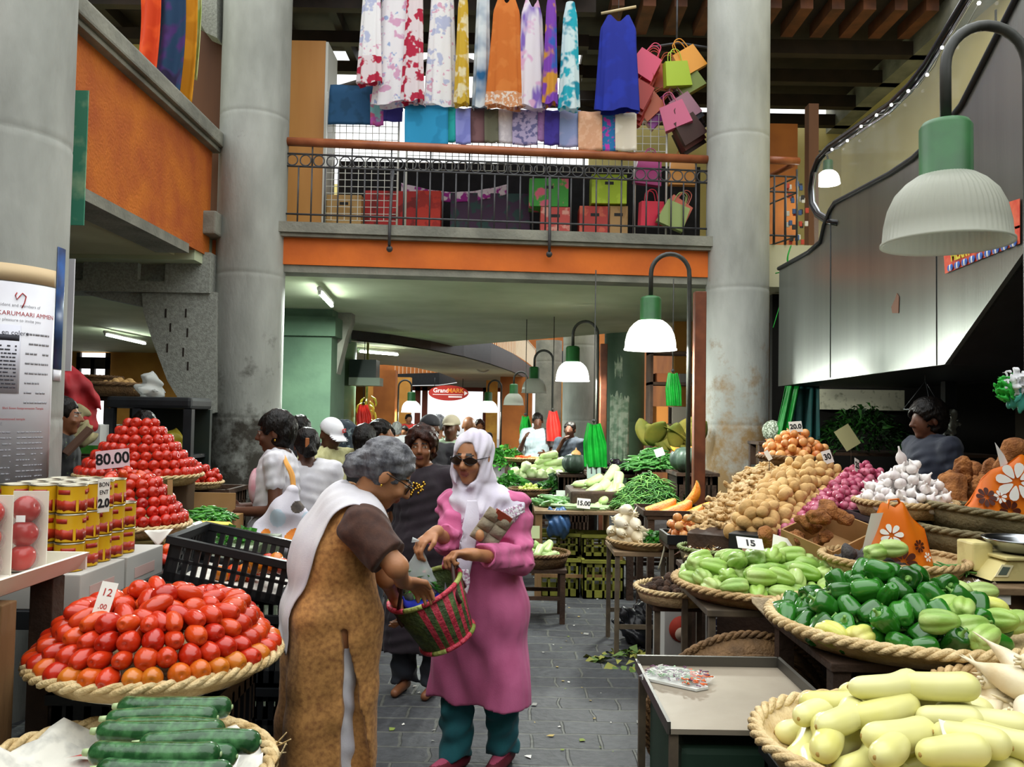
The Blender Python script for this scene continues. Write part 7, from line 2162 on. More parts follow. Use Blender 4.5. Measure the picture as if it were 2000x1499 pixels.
# ---- woman in the pink dress
pink = fab('pink_cotton', 'd06a98', 'bb5783', 7, lo=.35, hi=.7)
teal_cloth = fab('teal_cotton', '1f6a72', '185660', 8)
scarfm = fab('lilac_white_scarf', 'd9d3de', 'c9c1d2', 6, .8)
lace = M('white_crochet_lace', 'e2dde4', .8, 'b58aa8', 90, .4, 120, lo=.52, hi=.58, detail=0)
fP = unit((-.5, -.87, 0)); latP = np.cross(fP, V(0, 0, 1))
Dp = 3.9
jj = dict(pel=A(938, 1185, Dp), waist=A(940, 1120, Dp), chest=A(945, 1040, Dp - .02), neck=A(938, 965, Dp - .02), head=A(922, 896, Dp - .06))
jj.update(shL=A(1003, 992, Dp - .02), shR=A(886, 985, Dp - .02), elR=A(882, 1062, Dp - .18), wrR=A(852, 1040, 3.52), elL=A(1016, 1096, Dp - .12), wrL=A(925, 1084, 3.50))
for n, q in (('R', 1), ('L', -1)):
  jj['hip' + n] = jj['pel'] + latP * .085 * q;
  a = A(888 if n == 'R' else 982, 1464, Dp - (.0 if n == 'R' else -.05)); a[2] = .07
  jj['an' + n] = a; k_ = (jj['hip' + n] + a) / 2; jj['kn' + n] = k_
hP = hframe((-.36, -.92, -.13), (-.05, -.2, .97))
P = person('person in pink dress, white crocheted scarf and teal trousers holding the woven basket', (0, 0, 0), 0, 1.58, .0065, 'tan', J=jj, hair=('none', 'black'), headR=hP, front=fP, girth=1.12,
           hands={'R': ((-.55, -.45, -.35), (-.1, -.1, -1), 1, .75), 'L': ((-.85, -.35, .1), (.25, -.1, -.95), -1, .95)}, bottom=teal_cloth, feet={'R': unit((-.55, -.83, 0)), 'L': unit((-.3, -.95, 0))})
j, t, HP = P['j'], P['t'], P['HP']
lo, hi = V(-.62, 3.2, .2), V(.30, 4.35, 1.45)
F = Field(lo, hi, .0075)
Rt = P['Rt']
F.ell(j['chest'], (.185, .135, .20), Rt, .06).ell(j['waist'], (.175, .14, .17), Rt, .08).ell(j['pel'], (.195, .15, .16), hframe(fP), .08).cone(j['shL'], j['shR'], .066, .066, .05)
for q in (-1, 1): F.cone(j['pel'] + latP * .08 * q, V(j['pel'][0], j['pel'][1], .20) + latP * .125 * q, .135, .135, .1)
for n in 'LR':
  F.cone(j['sh' + n], j['el' + n], .064, .058, .04)
  e = j['el' + n] + (j['wr' + n] - j['el' + n]) * (.86 if n == 'L' else .80)
  F.cone(j['el' + n], e, .058, .047, .03)
F.half((0, 0, A(940, 1385, Dp - .15)[2]), (0, 0, -1))
for n in 'LR':
  d_ = unit(j['wr' + n] - j['el' + n]); e = j['el' + n] + (j['wr' + n] - j['el' + n]) * (.92 if n == 'L' else .86)
  F.cone(e, e + d_ * .12, .075, .075, .0, 'sub')
F.cone(j['neck'], j['head'], .062, .07, .02, 'sub')
wv = wob(14, 30, .0045)
F.disp(lambda X, Y, Z: wv(X, Y, Z * np.where(Z > .95, 1, .25)) * np.where(Z > .95, 1.1, .5) + .006 * np.sin(26 * (X * latP[0] + Y * latP[1]) + 3 * Z) * np.clip((1.0 - Z) * 1.3, 0, 1))
kz = link('dress', F.mesh('dress'), pink, t)
# scarf: head cover, neck wrap, cape with crocheted edge
F = Field(j['neck'] - V(.36, .34, .30), j['head'] + V(.24, .24, .22), .007)
R_ = hP
F.ell(HP(0, -.022, .028), (.088, .112, .106), R_, .02).cone(HP(0, .0, -.06), j['neck'] - V(0, 0, .02), .092, .105, .04).cone(HP(0, .03, -.10), HP(0, .02, -.13), .07, .08, .04)
F.ell(j['neck'] - V(0, 0, .035), (.165, .135, .065), Rt, .05).ell(j['neck'] + fP * .06 - V(-.02, 0, .10), (.125, .115, .06), Rt, .04).cone(j['neck'] - V(0, 0, .05), j['shL'] + V(-.02, -.02, -.025), .085, .085, .05)
F.ell(HP(0, .105, -.012), (.067, .090, .104), R_, .010, 'sub')
F.disp(lambda X, Y, Z: .004 * np.sin(70 * (Z + .35 * X)) * (Z < j['neck'][2] + .06) + .0025 * np.sin(90 * X + 30 * Z)).disp(wob(21, 34, .003))
zl = j['neck'][2] - .085
mes = F.mesh('scarf', [(1, lambda x, y, z: z < zl - .14 * (j['neck'][0] + .02 - x))])
sc_o = link('scarf', mes, [scarfm, lace], t)
bv = bvh_of(sc_o, kz)
e1 = [at(*p) for p in ((912, 978, 3.68), (905, 1020, 3.64), (890, 1070, 3.62), (872, 1120, 3.60), (868, 1160, 3.6))]
e2 = [at(*p) for p in ((932, 978, 3.68), (936, 1020, 3.66), (928, 1070, 3.64), (918, 1120, 3.62), (912, 1150, 3.62))]
cloth_band('scarf_tail', e1, e2, scarfm, t, bv, .012, 40, 14, .012, 3)
e1 = [at(*p) for p in ((900, 1112, 3.6), (902, 1135, 3.58), (905, 1150, 3.57))]; e2 = [at(*p) for p in ((915, 1112, 3.6), (918, 1135, 3.58), (912, 1160, 3.57))]
cloth_band('lace_end', e1, e2, lace, t, None, .01, 12, 6, .004, 2)
e1 = [at(*p) for p in ((925, 1020, 3.7), (955, 1012, 3.7), (985, 996, 3.72), (1016, 985, 3.8))]; e2 = [at(*p) for p in ((930, 1048, 3.7), (957, 1040, 3.7), (990, 1020, 3.72), (1024, 1000, 3.8))]
cloth_band('lace_border', e1, e2, lace, t, bv, .010, 40, 8, .004, 2)
glasses(P, film('smoky_lens', '241a16', .80, .1, .15), M('black_frame', '141214', .25), .029, .017)
mr_ = M('maroon_shoe', '7a2434', .6, '5c1826', 10); skn = M('pink_sock', 'b8506e', .8)
for n in 'LR':
  a = j['an' + n]; f_ = unit((-.55, -.83, 0)) if n == 'R' else unit((-.3, -.95, 0))
  F = Field(a - V(.2, .24, .08), a + V(.2, .2, .1), .007); F.cone(a - f_ * .05 - V(0, 0, .03), a + f_ * .15 - V(0, 0, .042), .046, .036, .03).half((0, 0, .002), (0, 0, -1)); F.ell(a + V(0, 0, .01), (.04, .04, .05), None, .02)
  link('shoe', F.mesh('shoe', [(1, lambda x, y, z: z > .062)]), [mr_, skn], t)

# ---- the woven basket, its contents, the plastic bag, the egg carton
bas = M('woven_green_basket', '3f5030', .6, '5c7038', 22, .6, 60, lo=.4, hi=.65); basr = M('woven_red_band', 'b32a3c', .55, 'd0445a', 30, .5, 80); basg = M('woven_lime_rim', 'a9b060', .6, '7c8c3a', 10, .4, 80)
rimc, botc = at(829, 1150, 3.46), at(876, 1248, 3.52)
axis = (rimc - botc).normalized()
tb = empty('woven_basket', botc, 0, 'woven green and red shopping basket held open between the two shoppers', 'basket')
tb.rotation_mode = 'QUATERNION'; tb.rotation_quaternion = Vector((0, 0, 1)).rotation_difference(axis)
hb = (rimc - botc).length
prof = [(1e-4, 0), (.105, 0), (.115, .012), (.135, hb * .5), (.160, hb), (.154, hb), (.130, hb * .5), (.108, .02), (1e-4, .012)]
mb = MB()
n = 72; mb.lathe(prof, n, rf=lambda a, z: 1 + .012 * math.sin(36 * a) * math.sin(60 * z))
for i, f in enumerate(mb.f):
  k, row = i % n, i // n
  a = 2 * PI * k / n
  if row in (2, 3, 5, 6) and math.cos(a + .55) > .25 and (k % 4 < 2 or row in (5, 6)): mb.mi[i] = 1
mb.build('basket_body', [bas, basr], tb)
for z, r in ((hb, .157), (.012, .116)):
  m_ = MB()
  for q in range(12):
    m_.tube([(r * math.cos(a), r * math.sin(a), z) for a in [2 * PI * (q + i / 6) / 12 for i in range(7)]], .0105, 8, 1 if q % 3 == 2 else 0)
  m_.build('rim', [basr, basg], tb)
leather = M('dark_brown_strap', '3c2420', .55)
qi = tb.rotation_quaternion.inverted()
Lc = lambda p: qi @ (Vector(p) - botc)
hl, hr = Lc(P['j']['wrL'] + V(-.085, -.03, .0)), Lc(at(786, 1130, 3.22))
for hnd, a in ((hl, -.15), (hr, PI + .2)):
  p0, p1 = (Vector((.15 * math.cos(a + s_ * .42), .15 * math.sin(a + s_ * .42), hb - .03)) for s_ in (-1, 1))
  MB().tube(smooth_line([p0 - Vector((0, 0, .05)), p0, p0.lerp(hnd, .75) + (p0 - p1) * .1, hnd, p1.lerp(hnd, .75) + (p1 - p0) * .1, p1, p1 - Vector((0, 0, .05))], 30), .008, 8).build('handle', leather, tb)
F = Field((-.12, -.12, -.08), (.12, .12, .09), .009); F.ell((0, 0, 0), (.09, .075, .045)); F.disp(wob(8, 40, .01))
p = botc + axis * (hb * .66) + Vector((-.02, -.02, 0)); o = link('blue_cloth', F.mesh('blue_cloth'), M('royal_blue_cloth', '2436c0', .6), None, p); tag(o, 'royal blue bundle lying inside the woven basket', 'bundle')
hand = P['j']['wrR'] + unit((-.55, -.45, -.35)) * .09
tp_ = empty('plastic_bag', hand, 0, 'clear plastic bag of green herbs hanging from the hand over the basket', 'bag')
clear = film('clear_bag_film', 'e4ecec', .34, .12)
w_ = wob(3, 34, .006)
MB().grid(lambda u, v: (lambda r, a: (r * math.cos(a) * (1 + float(w_(math.cos(a), v * .3, 0)) * 8), r * .7 * math.sin(a), -.215 * v - .02))(.012 + .062 * math.sin(PI * min(1, v * .62 + .0)) ** 1.2 * (1 if v < .8 else 1 - 2.2 * (v - .8)), 2 * PI * u), 36, 20, closed_u=True).tube([(0, 0, -.03), (-.006, 0, .01), (-.03, -.005, .015)], [.008, .006, .012], 7).build('bag_film', clear, tp_)
leaf_heap('herb_leaves', (0, 0, -.20), (.045, .035, .085), 150, .055, [herb_bright, herb_green], 3, None, None).parent = tp_
pc = at(960, 1033, 3.62); R3 = frame((.8, .35, -.55), (.5, .0, .85))
te = empty('egg_carton', pc, 0, 'grey cardboard egg tray tucked under the arm of the pink dress', 'egg tray')
mb = MB()
eggm = M('egg_tray_pulp', '9c8f78', .9, '85786a', 12, .3, 60)
mb.grid(lambda u, v: tuple(R3 @ Vector(((u - .5) * .13, (v - .5) * .15, .016 * abs(math.sin(2 * PI * u)) ** .7 * abs(math.sin(3 * PI * v)) ** .7))), 40, 48)
mb.build('tray', eggm, te, solid=.004)
MB().ball(R3 @ Vector((-.032, -.05, .012)), (.02, .02, .026)).build('egg', M('brown_egg', 'b8835a', .5), te)
MB().box(-.03, .05, .05, .085, -.01, .012, R=R3).build('wallet', M('red_brown_wallet', '8a3420', .5), te)
# ------------------------------------------------------------------ the other people
def stand(px, top_py, D, rz, **k):
  q = at(px, top_py, D)
  k.setdefault('H', max(1.3, q.z * 1.0 + .03))
  return person(k.pop('label'), (q.x, D, 0), math.radians(rz), **k)
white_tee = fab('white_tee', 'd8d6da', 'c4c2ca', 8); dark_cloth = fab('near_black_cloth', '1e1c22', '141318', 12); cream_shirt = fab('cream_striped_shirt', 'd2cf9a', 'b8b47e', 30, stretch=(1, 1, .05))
mint = fab('mint_shirt', 'a8bfa0', '93ac8c', 9); pale_tee = fab('pale_blue_tee', 'b4c2c6', '9fb0b6', 9); maroon = fab('dark_plum_dress_cloth', '241822', '1a1018', 14); red_shirt = fab('red_shirt', 'c8302a'); jean = fab('dark_jean', '22262e'); grey_tr = fab('grey_trouser_cloth', '4a4a4c')
dark_scarf = fab('patterned_dark_scarf', '1e2a34', '6c7c80', 30, lo=.55, hi=.65); navy = fab('navy_shirt', '1a2030'); capw = M('white_cap', 'dcdce0', .7); capd = M('black_cap', '1a1a1e', .8); capk = M('khaki_cap', 'a09880', .8)
W = stand(545, 816, 5.1, 98, label='person in white tee shirt carrying the spotted bag and holding a phone', h=.009, skin='deep', pose='hold', hair=('bob', 'black'), top=white_tee, sleeve=.42, bottom=grey_tr, girth=1.05, pitch=-.12)
MB().ball(W['HP'](-.08, -.004, -.04), .007, seg=8).build('earring', bpy.data.materials['gold'], W['t'])
MB().ball((0, .125, 1.16), (.10, .04, .11), seg=20).build('red_print', M('red_striped_print', 'b83048', .8, 'e0c4cc', 14, stretch=(1, .1, .3)), W['t'])
MB().tube(arc((.10, .19, 1.02), .032, 0, 2 * PI * 15 / 16, 15, 'xy'), .008, 6, closed=True).build('bead_bracelet', M('dark_beads', '2a2626', .3), W['t'])
q = at(461, 985, 5.0)
o = MB().box(-.05, .05, -.025, .025, -.008, .008, bev=.005).build('phone', M('dark_phone', '2c3038', .2), loc=(-1.42 - .235, 5.08, 1.0), label='small dark phone held by the person with the spotted bag', cat='phone'); o.rotation_euler = (.5, .2, .1)
# spotted bag over the shoulder
tb = empty('spotted_bag', (at(558, 1010, 4.80).x, 4.80, 1.0), 0, 'white shoulder bag with orange and dark spots', 'bag')
spots = [((.07, -.10), .056, 1), ((-.095, -.075), .028, 1), ((-.03, -.14), .03, 2), ((.075, .075), .034, 2), ((-.03, .015), .05, 3), ((.13, .02), .03, 3)]
reg = [(k, (lambda c, r: (lambda x, y, z: (x - c[0]) ** 2 + (z - c[1]) ** 2 < r * r))(c, r)) for c, r, k in spots]
F = Field((-.24, -.12, -.28), (.24, .12, .24), .006)
F.cone((-.10, 0, -.13), (.10, 0, -.14), .075, .075, .05).ell((0, 0, -.06), (.17, .055, .15), None, .05).cone((.0, 0, .05), (.03, .0, .16), .08, .03, .06); F.disp(lambda X, Y, Z: .006 * np.sin(40 * X + 14 * Z)).disp(wob(2, 20, .005))
link('bag_body', F.mesh('bag_body', reg), [fab('white_bag_cloth', 'dad6e0', 'c8c4d0', 7), M('orange_spot', 'e08a2c', .7, 'd07018', 20), M('dark_spot', '3c3430', .7, '5a5048', 30), M('pale_blue_spot', 'b4c4d2', .7)], tb)
cloth_band('strap', [(.03, .0, .14), (.01, .02, .24), (-.03, .05, .31), (-.06, .14, .34)], [(.055, .0, .14), (.04, .02, .25), (-.01, .06, .325), (-.05, .14, .355)], M('orange_strap', 'e0a050', .7), tb, None, 0, 16, 3, .001)
f = Field((-.2, -.16, -.2), (.2, .16, .2), .012); f.ell((0, 0, 0), (.13, .09, .14)); f.disp(wob(6, 22, .014)); o = link('plastic_bag', f.mesh('plastic_bag'), film('milky_bag', 'c4c4c4', .6, .2), None, at(525, 1040, 5.0)); tag(o, 'milky plastic bag hanging behind the spotted bag', 'bag')
B = stand(600, 846, 5.45, 25, label='person seen from behind in white blouse with a hair clip', h=.011, skin='deep', pose='hold', hair=('bun', 'black'), top=white_tee, sleeve=.9, bottom=grey_tr, girth=1.08)
MB().box(-.012, .012, -.01, .01, -.03, .03, bev=.004).build('hair_clip', M('brown_clip', 'a0623a', .3), B['t'], loc=B['HP'](-.02, -.125, .03))
stand(586, 822, 7.1, 10, label='person with black hair half hidden behind the white blouse', h=.014, skin='deep', hair=('bob', 'black'), top=dark_cloth, bottom=jean)
C = stand(645, 826, 6.15, -140, label='person in white cap and cream striped shirt looking down', h=.011, skin='deep', pose=('hold', 'hold'), hair=('none', 'black'), top=cream_shirt, sleeve=1.75, bottom=jean, pitch=-.45, cap=capw)
c = C['HP'](-.045, .085, .082); R3 = frame(C['R'] @ np.array((-.9, -.4, 0)), C['R'] @ np.array((0, -.3, .9)))
MB().box(-.018, .018, -.014, .014, 0, .004, R=R3, loc=c).box(-.012, .008, .003, .007, .004, .005, 1, R3, c).box(-.012, .012, -.006, -.002, .004, .005, 1, R3, c).build('cap_badge', [M('red_badge', 'd03028', .6), capw], C['t'])
stand(673, 830, 6.7, -75, label='person in dark patterned headscarf touching the face', h=.013, skin='brown', pose='chin', hair=('scarf', dark_scarf), top=dark_cloth, sleeve=1.8, long=.2, bottom=jean)
stand(712, 838, 6.2, 0, label='person with long black hair seen from behind raising a hand', h=.014, skin='brown', pose=('raise', 'down'), hair=('long', 'black'), top=dark_cloth, sleeve=1.2, bottom=jean)
stand(742, 829, 7.6, -85, label='person in profile with black hair before the orange pier', h=.014, skin='brown', hair=('bob', 'black'), top=fab('peach_top', 'c09a7c'), bottom=jean)
D_ = stand(826, 846, 4.95, 165, label='person with reddish hair in a dark dress with gold collar', h=.0095, skin='brown', pose=('down', 'raise'), hair=('puff', 'reddish'), top=maroon, sleeve=.8, long=.25, bottom=jean, girth=1.12, yaw=.25, fine=True)
mb = MB(); rl = random.Random(3); s_ = D_['s']
for i in range(90):
  a = rl.uniform(-1.4, 1.4); mb.ball((.115 * s_ * math.sin(a), .095 * s_ * math.cos(a) + .035, (1.31 - .06 * math.cos(a) + rl.uniform(-.05, .02)) * s_), .010, seg=6)
mb.build('gold_collar', bpy.data.materials['gold'], D_['t'])
stand(840, 818, 7.0, 15, label='person with black cap and dark jacket seen from behind', h=.015, skin='deep', hair=('none', 'black'), top=dark_cloth, sleeve=1.8, bottom=jean, cap=capd)
stand(856, 816, 9.0, 20, label='grey haired person in pale green shirt seen from behind', h=.016, skin='brown', hair=('short', 'grey'), top=mint, sleeve=.6, bottom=grey_tr)
E_ = stand(882, 818, 8.0, 172, label='person in khaki cap and mint shirt walking towards the scarf', h=.013, skin='deep', pose=('hold', 'down'), hair=('none', 'black'), top=mint, sleeve=.9, bottom=grey_tr, cap=capk)
MB().tube([E_['HP'](-.04, .09, -.16), E_['HP'](0, .13, -.28), E_['HP'](.04, .09, -.16)], .006, 6).ball(E_['HP'](0, .13, -.28), .02, seg=8).build('lanyard', dark_cloth, E_['t'])
stand(916, 818, 10, 0, label='nearly bald person walking away towards the bright entrance', h=.016, skin='brown', hair=('none', 'grey'), top=dark_cloth, sleeve=.6, bottom=jean)
stand(798, 812, 20, 200, label='person in red shirt beside the barred entrance', h=.02, skin='brown', hair=('short', 'black'), top=red_shirt, bottom=jean)
for px, py, D, rz, c, lb in ((775, 829, 14, 10, 'white', 'grey haired person far down the aisle'), (790, 836, 17, 170, 'black', 'small figure in white far down the aisle'), (760, 840, 13, 60, 'black', 'person in pale top just behind the profile with black hair'), (937, 824, 15, 185, 'reddish', 'person in dark red far behind the scarf')):
  stand(px, py, D, rz, label=lb, h=.02, skin='brown', hair=('bob', c), top=white_tee if c != 'reddish' else maroon, bottom=jean)
S_ = stand(1050, 811, 12.75, 182, label='young seller in pale blue tee shirt behind the carrots', h=.013, skin='deep', pose=('hold', 'raise'), hair=('short', 'black'), top=pale_tee, sleeve=.55, bottom=jean, girth=1.1, pitch=-.3)
stand(1114, 828, 11.35, 150, label='seller in dark shirt holding a hand to the mouth', h=.013, skin='deep', pose=('down', 'chin'), hair=('short', 'black'), top=fab('slate_shirt', '2c3440', '1e242e'), sleeve=.6, bottom=jean, yaw=.2)
stand(1815, 792, 5.85, 100, label='seller in navy shirt in profile under the escalator', h=.010, skin='deep', pose='down', hair=('puff', 'black'), top=navy, sleeve=.7, bottom=jean, girth=1.1, pitch=-.1)
L_ = stand(118, 785, 5.55, -75, label='person with tied black hair in profile behind the poster column', h=.011, skin='brown', pose=('down', 'hold'), hair=('bun', 'black'), top=fab('black_flowered_blouse', '16181a', '5a7a3a', 40, lo=.66, hi=.7), sleeve=.6, bottom=jean, fine=True)
q = L_['j']; o = MB().box(-.03, .03, -.11, .11, -.012, .012, bev=.004).build('wallet', M('brown_notebook', '5c4438', .5), loc=at(152, 862, 5.45), label='brown folded wallet held before the heap of tomatoes', cat='wallet'); o.rotation_euler = (.9, .3, -.5)
stand(285, 812, 6.45, 70, label='seller in dark clothes bent beside the black cabinet', h=.014, skin='deep', pose='hold', hair=('short', 'black'), top=fab('dark_grey_shirt', '2a2c30', '8a8a8e', 14, lo=.6, hi=.66), sleeve=.6, bottom=jean, pitch=-.5)
# ================================================================== goods on the gallery and posters
rg = random.Random(51)
def fabric(name, cols, scale=9, transl=.35, stretch=(1, 1, 1), rough=.85, lo=.42, hi=.5):
  m = M(name, cols[0], rough, cols[1] if len(cols) > 1 else None, scale, transl=transl, stretch=stretch, lo=lo, hi=hi, detail=2)
  if len(cols) > 2:
    t = m.node_tree; mx0 = [n for n in t.nodes if n.type == 'MIX'][0]
    outs = [l.to_socket for l in mx0.outputs[2].links]
    n = t.nodes.new('ShaderNodeTexNoise'); n.inputs['Scale'].default_value = scale * .7; n.inputs['Detail'].default_value = 2
    mp = t.nodes.new('ShaderNodeMapping'); mp.inputs['Location'].default_value = (3, 5, 1); tc = t.nodes.new('ShaderNodeTexCoord')
    t.links.new(tc.outputs['Object'], mp.inputs[0]); t.links.new(mp.outputs[0], n.inputs['Vector'])
    r = t.nodes.new('ShaderNodeMapRange'); r.inputs[1].default_value, r.inputs[2].default_value = .56, .62
    t.links.new(n.outputs['Fac'], r.inputs[0])
    mx = t.nodes.new('ShaderNodeMix'); mx.data_type = 'RGBA'; mx.inputs[7].default_value = lin(cols[2])
    t.links.new(mx0.outputs[2], mx.inputs[6]); t.links.new(r.outputs[0], mx.inputs[0])
    for o in outs: t.links.new(mx.outputs[2], o)
  return m
hang_m = M('pale_hanger', 'c9b48c', .5)
def hung_dress(px, py0, py1, w_px, D, m_, label, hem=None, hanger=False, straps=False, flare=1.6):
  a, b = at(px, py0, D), at(px, py1, D)
  w_ = w_px * D / F_PX / 2; h_ = a.z - b.z; tw = w_ / flare
  t = empty('dress', (b.x, D, b.z), rg.uniform(-.25, .25), label, 'dress', None)
  ph = rg.uniform(0, 6)
  def fn(u, v):
    an = 2 * PI * u
    r = tw + (w_ - tw) * (1 - v) ** .9
    if v > .86: r *= 1 - .35 * (v - .86) / .14
    fo = 1 + .13 * (1 - v) * math.sin(7 * an + ph) + .05 * math.sin(11 * an)
    z = h_ * v + (.02 * math.sin(3 * an + ph) if v < .05 else 0)
    if straps and v > .86: z -= .35 * (v - .86) * h_ * (.5 + .5 * math.cos(2 * an - PI)) ** 3 * 1.6
    return (r * math.cos(an) * fo, (.035 + .05 * (1 - v)) * math.sin(an) * fo, z)
  mb = MB().grid(fn, 48, 24, 0, True, True)
  if hem:
    for i, f in enumerate(mb.f):
      if i // 48 < hem[1]: mb.mi[i] = 1
  mb.build('garment', [m_] + ([hem[0]] if hem else []), t)
  if hanger: MB().tube([(-tw * 1.05, 0, h_ + .02), (tw * 1.05, 0, h_ + .10)], .016, 8).build('hanger', hang_m, t)
  MB().tube([(0, 0, h_ * .97), (0, 0, max(h_ + .02, 6.43 - b.z))], .004, 5).build('hook', railing_metal, t)
  return t
Wm = fabric('white_floral', ['faf8fa', 'e8b4cc', 'c4cae8'], 14, lo=.60, hi=.66); Wr = fabric('red_floral_hem', ['efe4e8', 'c02848'], 9, lo=.5, hi=.55); Wb = fabric('white_blue_floral', ['faf8fc', 'a8bce4', 'e4b0d0'], 12, lo=.60, hi=.66); Wp = fabric('purple_dyed', ['f2ecf4', '8a6cc8', 'e8b8dc'], 7, lo=.54, hi=.64, stretch=(1, 1, .3))
hung_dress(722, -42, 165, 50, 9.25, Wm, 'narrow white floral dress with dark red hem nearest the wooden cabinet', (Wr, 6))
hung_dress(772, -42, 205, 90, 9.3, Wb, 'wide white dress with blue and pink flowers', (Wr, 0))
hung_dress(806, -42, 200, 46, 9.2, Wr, 'white and red dress with a bright red lower hem', None)
hung_dress(860, -42, 210, 64, 9.3, Wm, 'white dress with magenta flowers beside the thin yellow one')
hung_dress(901, -20, 205, 28, 9.2, fabric('yellow_edge', ['f0e6c0', 'd8b43a'], 8), 'thin pale yellow dress seen edge on')
hung_dress(940, -42, 212, 36, 9.25, fabric('blue_to_white', ['2a6a9c', 'e8eef2'], 4, lo=.3, hi=.6), 'thin blue and white dress with dark blue fringe')
hung_dress(986, -8, 210, 74, 9.15, fabric('apricot_jersey', ['e0863c', 'd87a30'], 6), 'apricot orange sleeveless dress', (fabric('white_lace_hem', ['f2e4d8', 'e0a070'], 26), 3), straps=True)
hung_dress(1036, 0, 212, 62, 9.2, Wp, 'white strappy dress with purple and blue streaks', straps=True)
hung_dress(1074, -15, 205, 28, 9.15, fabric('rainbow_cloth', ['e0a03a', '8a4ac0', '3a6ac8'], 5), 'thin rainbow dyed dress beside the turquoise one')
hung_dress(1111, 5, 214, 40, 9.15, fabric('turquoise_flower', ['28b4c8', 'e4f4f6', '1a96b0'], 7), 'turquoise dress with white flowers')
hung_dress(1206, 30, 218, 82, 9.2, fabric('royal_blue_jersey', ['1c2ea0', '1a2890'], 5, transl=.1), 'royal blue sleeveless dress on a wooden hanger', None, True, True, 1.25)
t = empty('clothes_rail', (0, 0, 0), 0, 'long rail under the roof carrying the dresses', 'rail')
MB().tube([(-2.3, 9.26, 6.43), (1.6, 9.2, 6.43)], .02, 8).build('rail', railing_metal, t)
# scarves over the mesh panels
def mesh_panel(px0, px1, py0, py1, D, label, step=.075):
  a, b = at(px0, py0, D), at(px1, py1, D); mb = MB()
  nx, nz = max(2, int((b.x - a.x) / step)), max(2, int((a.z - b.z) / step))
  for i in range(nx + 1): x = a.x + (b.x - a.x) * i / nx; mb.tube([(x, D, b.z), (x, D, a.z)], .0045, 4, cap=False)
  for i in range(nz + 1): z = b.z + (a.z - b.z) * i / nz; mb.tube([(a.x, D + .008, z), (b.x, D + .008, z)], .0045, 4, cap=False)
  t = empty('wire_panel', (0, 0, 0), 0, label, 'display grid'); mb.build('wire_grid', white_paint, t)
  MB().tube([(a.x, D, 3.63), (a.x, D, a.z)], .012, 6).build('foot', white_paint, t); MB().tube([(b.x, D, 3.63), (b.x, D, a.z)], .012, 6).build('foot', white_paint, t)
mesh_panel(640, 775, 180, 432, 9.62, 'white wire grid below the dark blue cloth beside the cabinet')
mesh_panel(796, 1240, 222, 338, 9.60, 'long white wire grid behind the row of folded scarves')
mesh_panel(1240, 1302, 222, 296, 9.58, 'small white wire grid beside the leather bags')
def folded(px0, px1, py0, py1, D, m_, label, amp=.012):
  a, b = at(px0, py0, D), at(px1, py1, D); w_ = b.x - a.x; ph = rg.uniform(0, 6)
  t = MB().grid(lambda u, v: (a.x + w_ * u + .015 * math.sin(2 * v + ph) * (1 - abs(2 * v - 1)), D + (.03 if v > .5 else -.03) * min(1, abs(2 * v - 1) * 6) + amp * math.sin(7 * u + ph) * abs(2 * v - 1), a.z - (a.z - b.z) * (abs(2 * v - 1)) * (1 if v < .5 else .6) + .004 * math.sin(9 * u)), 14, 24)
  return t.build('scarf', m_, label=label, cat='scarf', group=None, solid=.006)
FS = lambda n, *c, **k: fabric(n, list(c), k.get('s', 6), .1)
folded(643, 727, 166, 246, 9.56, FS('petrol', '1c4668', '24527a'), 'dark petrol blue cloth folded over the grid beside the cabinet')
folded(726, 750, 176, 248, 9.56, FS('pink_check', 'd05a80', '8ac8cc', 'c45ab0', s=10), 'pink and turquoise checked scarf beside the petrol cloth')
folded(747, 786, 180, 240, 9.55, FS('indigo', '33307c', '4844a0'), 'indigo scarf beside the checked one')
row = [(793, 876, 205, 288, 'cerulean blue scarf, widest of the folded row', '1f86b4', '2894c4'), (872, 894, 209, 280, 'narrow teal scarf beside the wide cerulean one', '1a9a9c', '22a8a8'), (892, 920, 212, 284, 'periwinkle scarf beside the brown one', '7a80c8', '8a90d4'), (914, 952, 211, 281, 'brown mauve scarf in the folded row', '6a4a4e', '7a585c'), (948, 974, 213, 281, 'olive grey scarf beside the white one', '5a5a4c', '6a6a58'), (972, 1010, 214, 282, 'white scarf half under the paisley one', 'dcd6dc', 'cfc8d0'), (1002, 1050, 214, 286, 'grey and lilac paisley scarf', '6c6a98', 'b4a8cc'), (1046, 1068, 214, 278, 'mauve pink scarf beside the paisley one', '9a6ca8', 'a87cb4'), (1064, 1092, 216, 286, 'dark violet scarf in the folded row', '3a2c80', '44369a'), (1090, 1132, 216, 290, 'pale lavender scarf with a fringed edge', 'a4a4cc', '8f9cc8'), (1130, 1176, 218, 296, 'peach scarf beside the magenta check', 'e4b494', 'dca684'), (1174, 1206, 219, 298, 'magenta and blue checked scarf', 'c83cb0', '2a78b4'), (1202, 1243, 220, 297, 'cream scarf at the end of the folded row', 'ece4d6', 'ddd2c0')]
for i, (a, b, c, d, lb, c1, c2) in enumerate(row): folded(a, b, c, d, 9.30 + .02 * (i % 2), FS('scarf_cloth_%d' % i, c1, c2, s=18 if 'paisley' in lb or 'check' in lb else 6), lb)
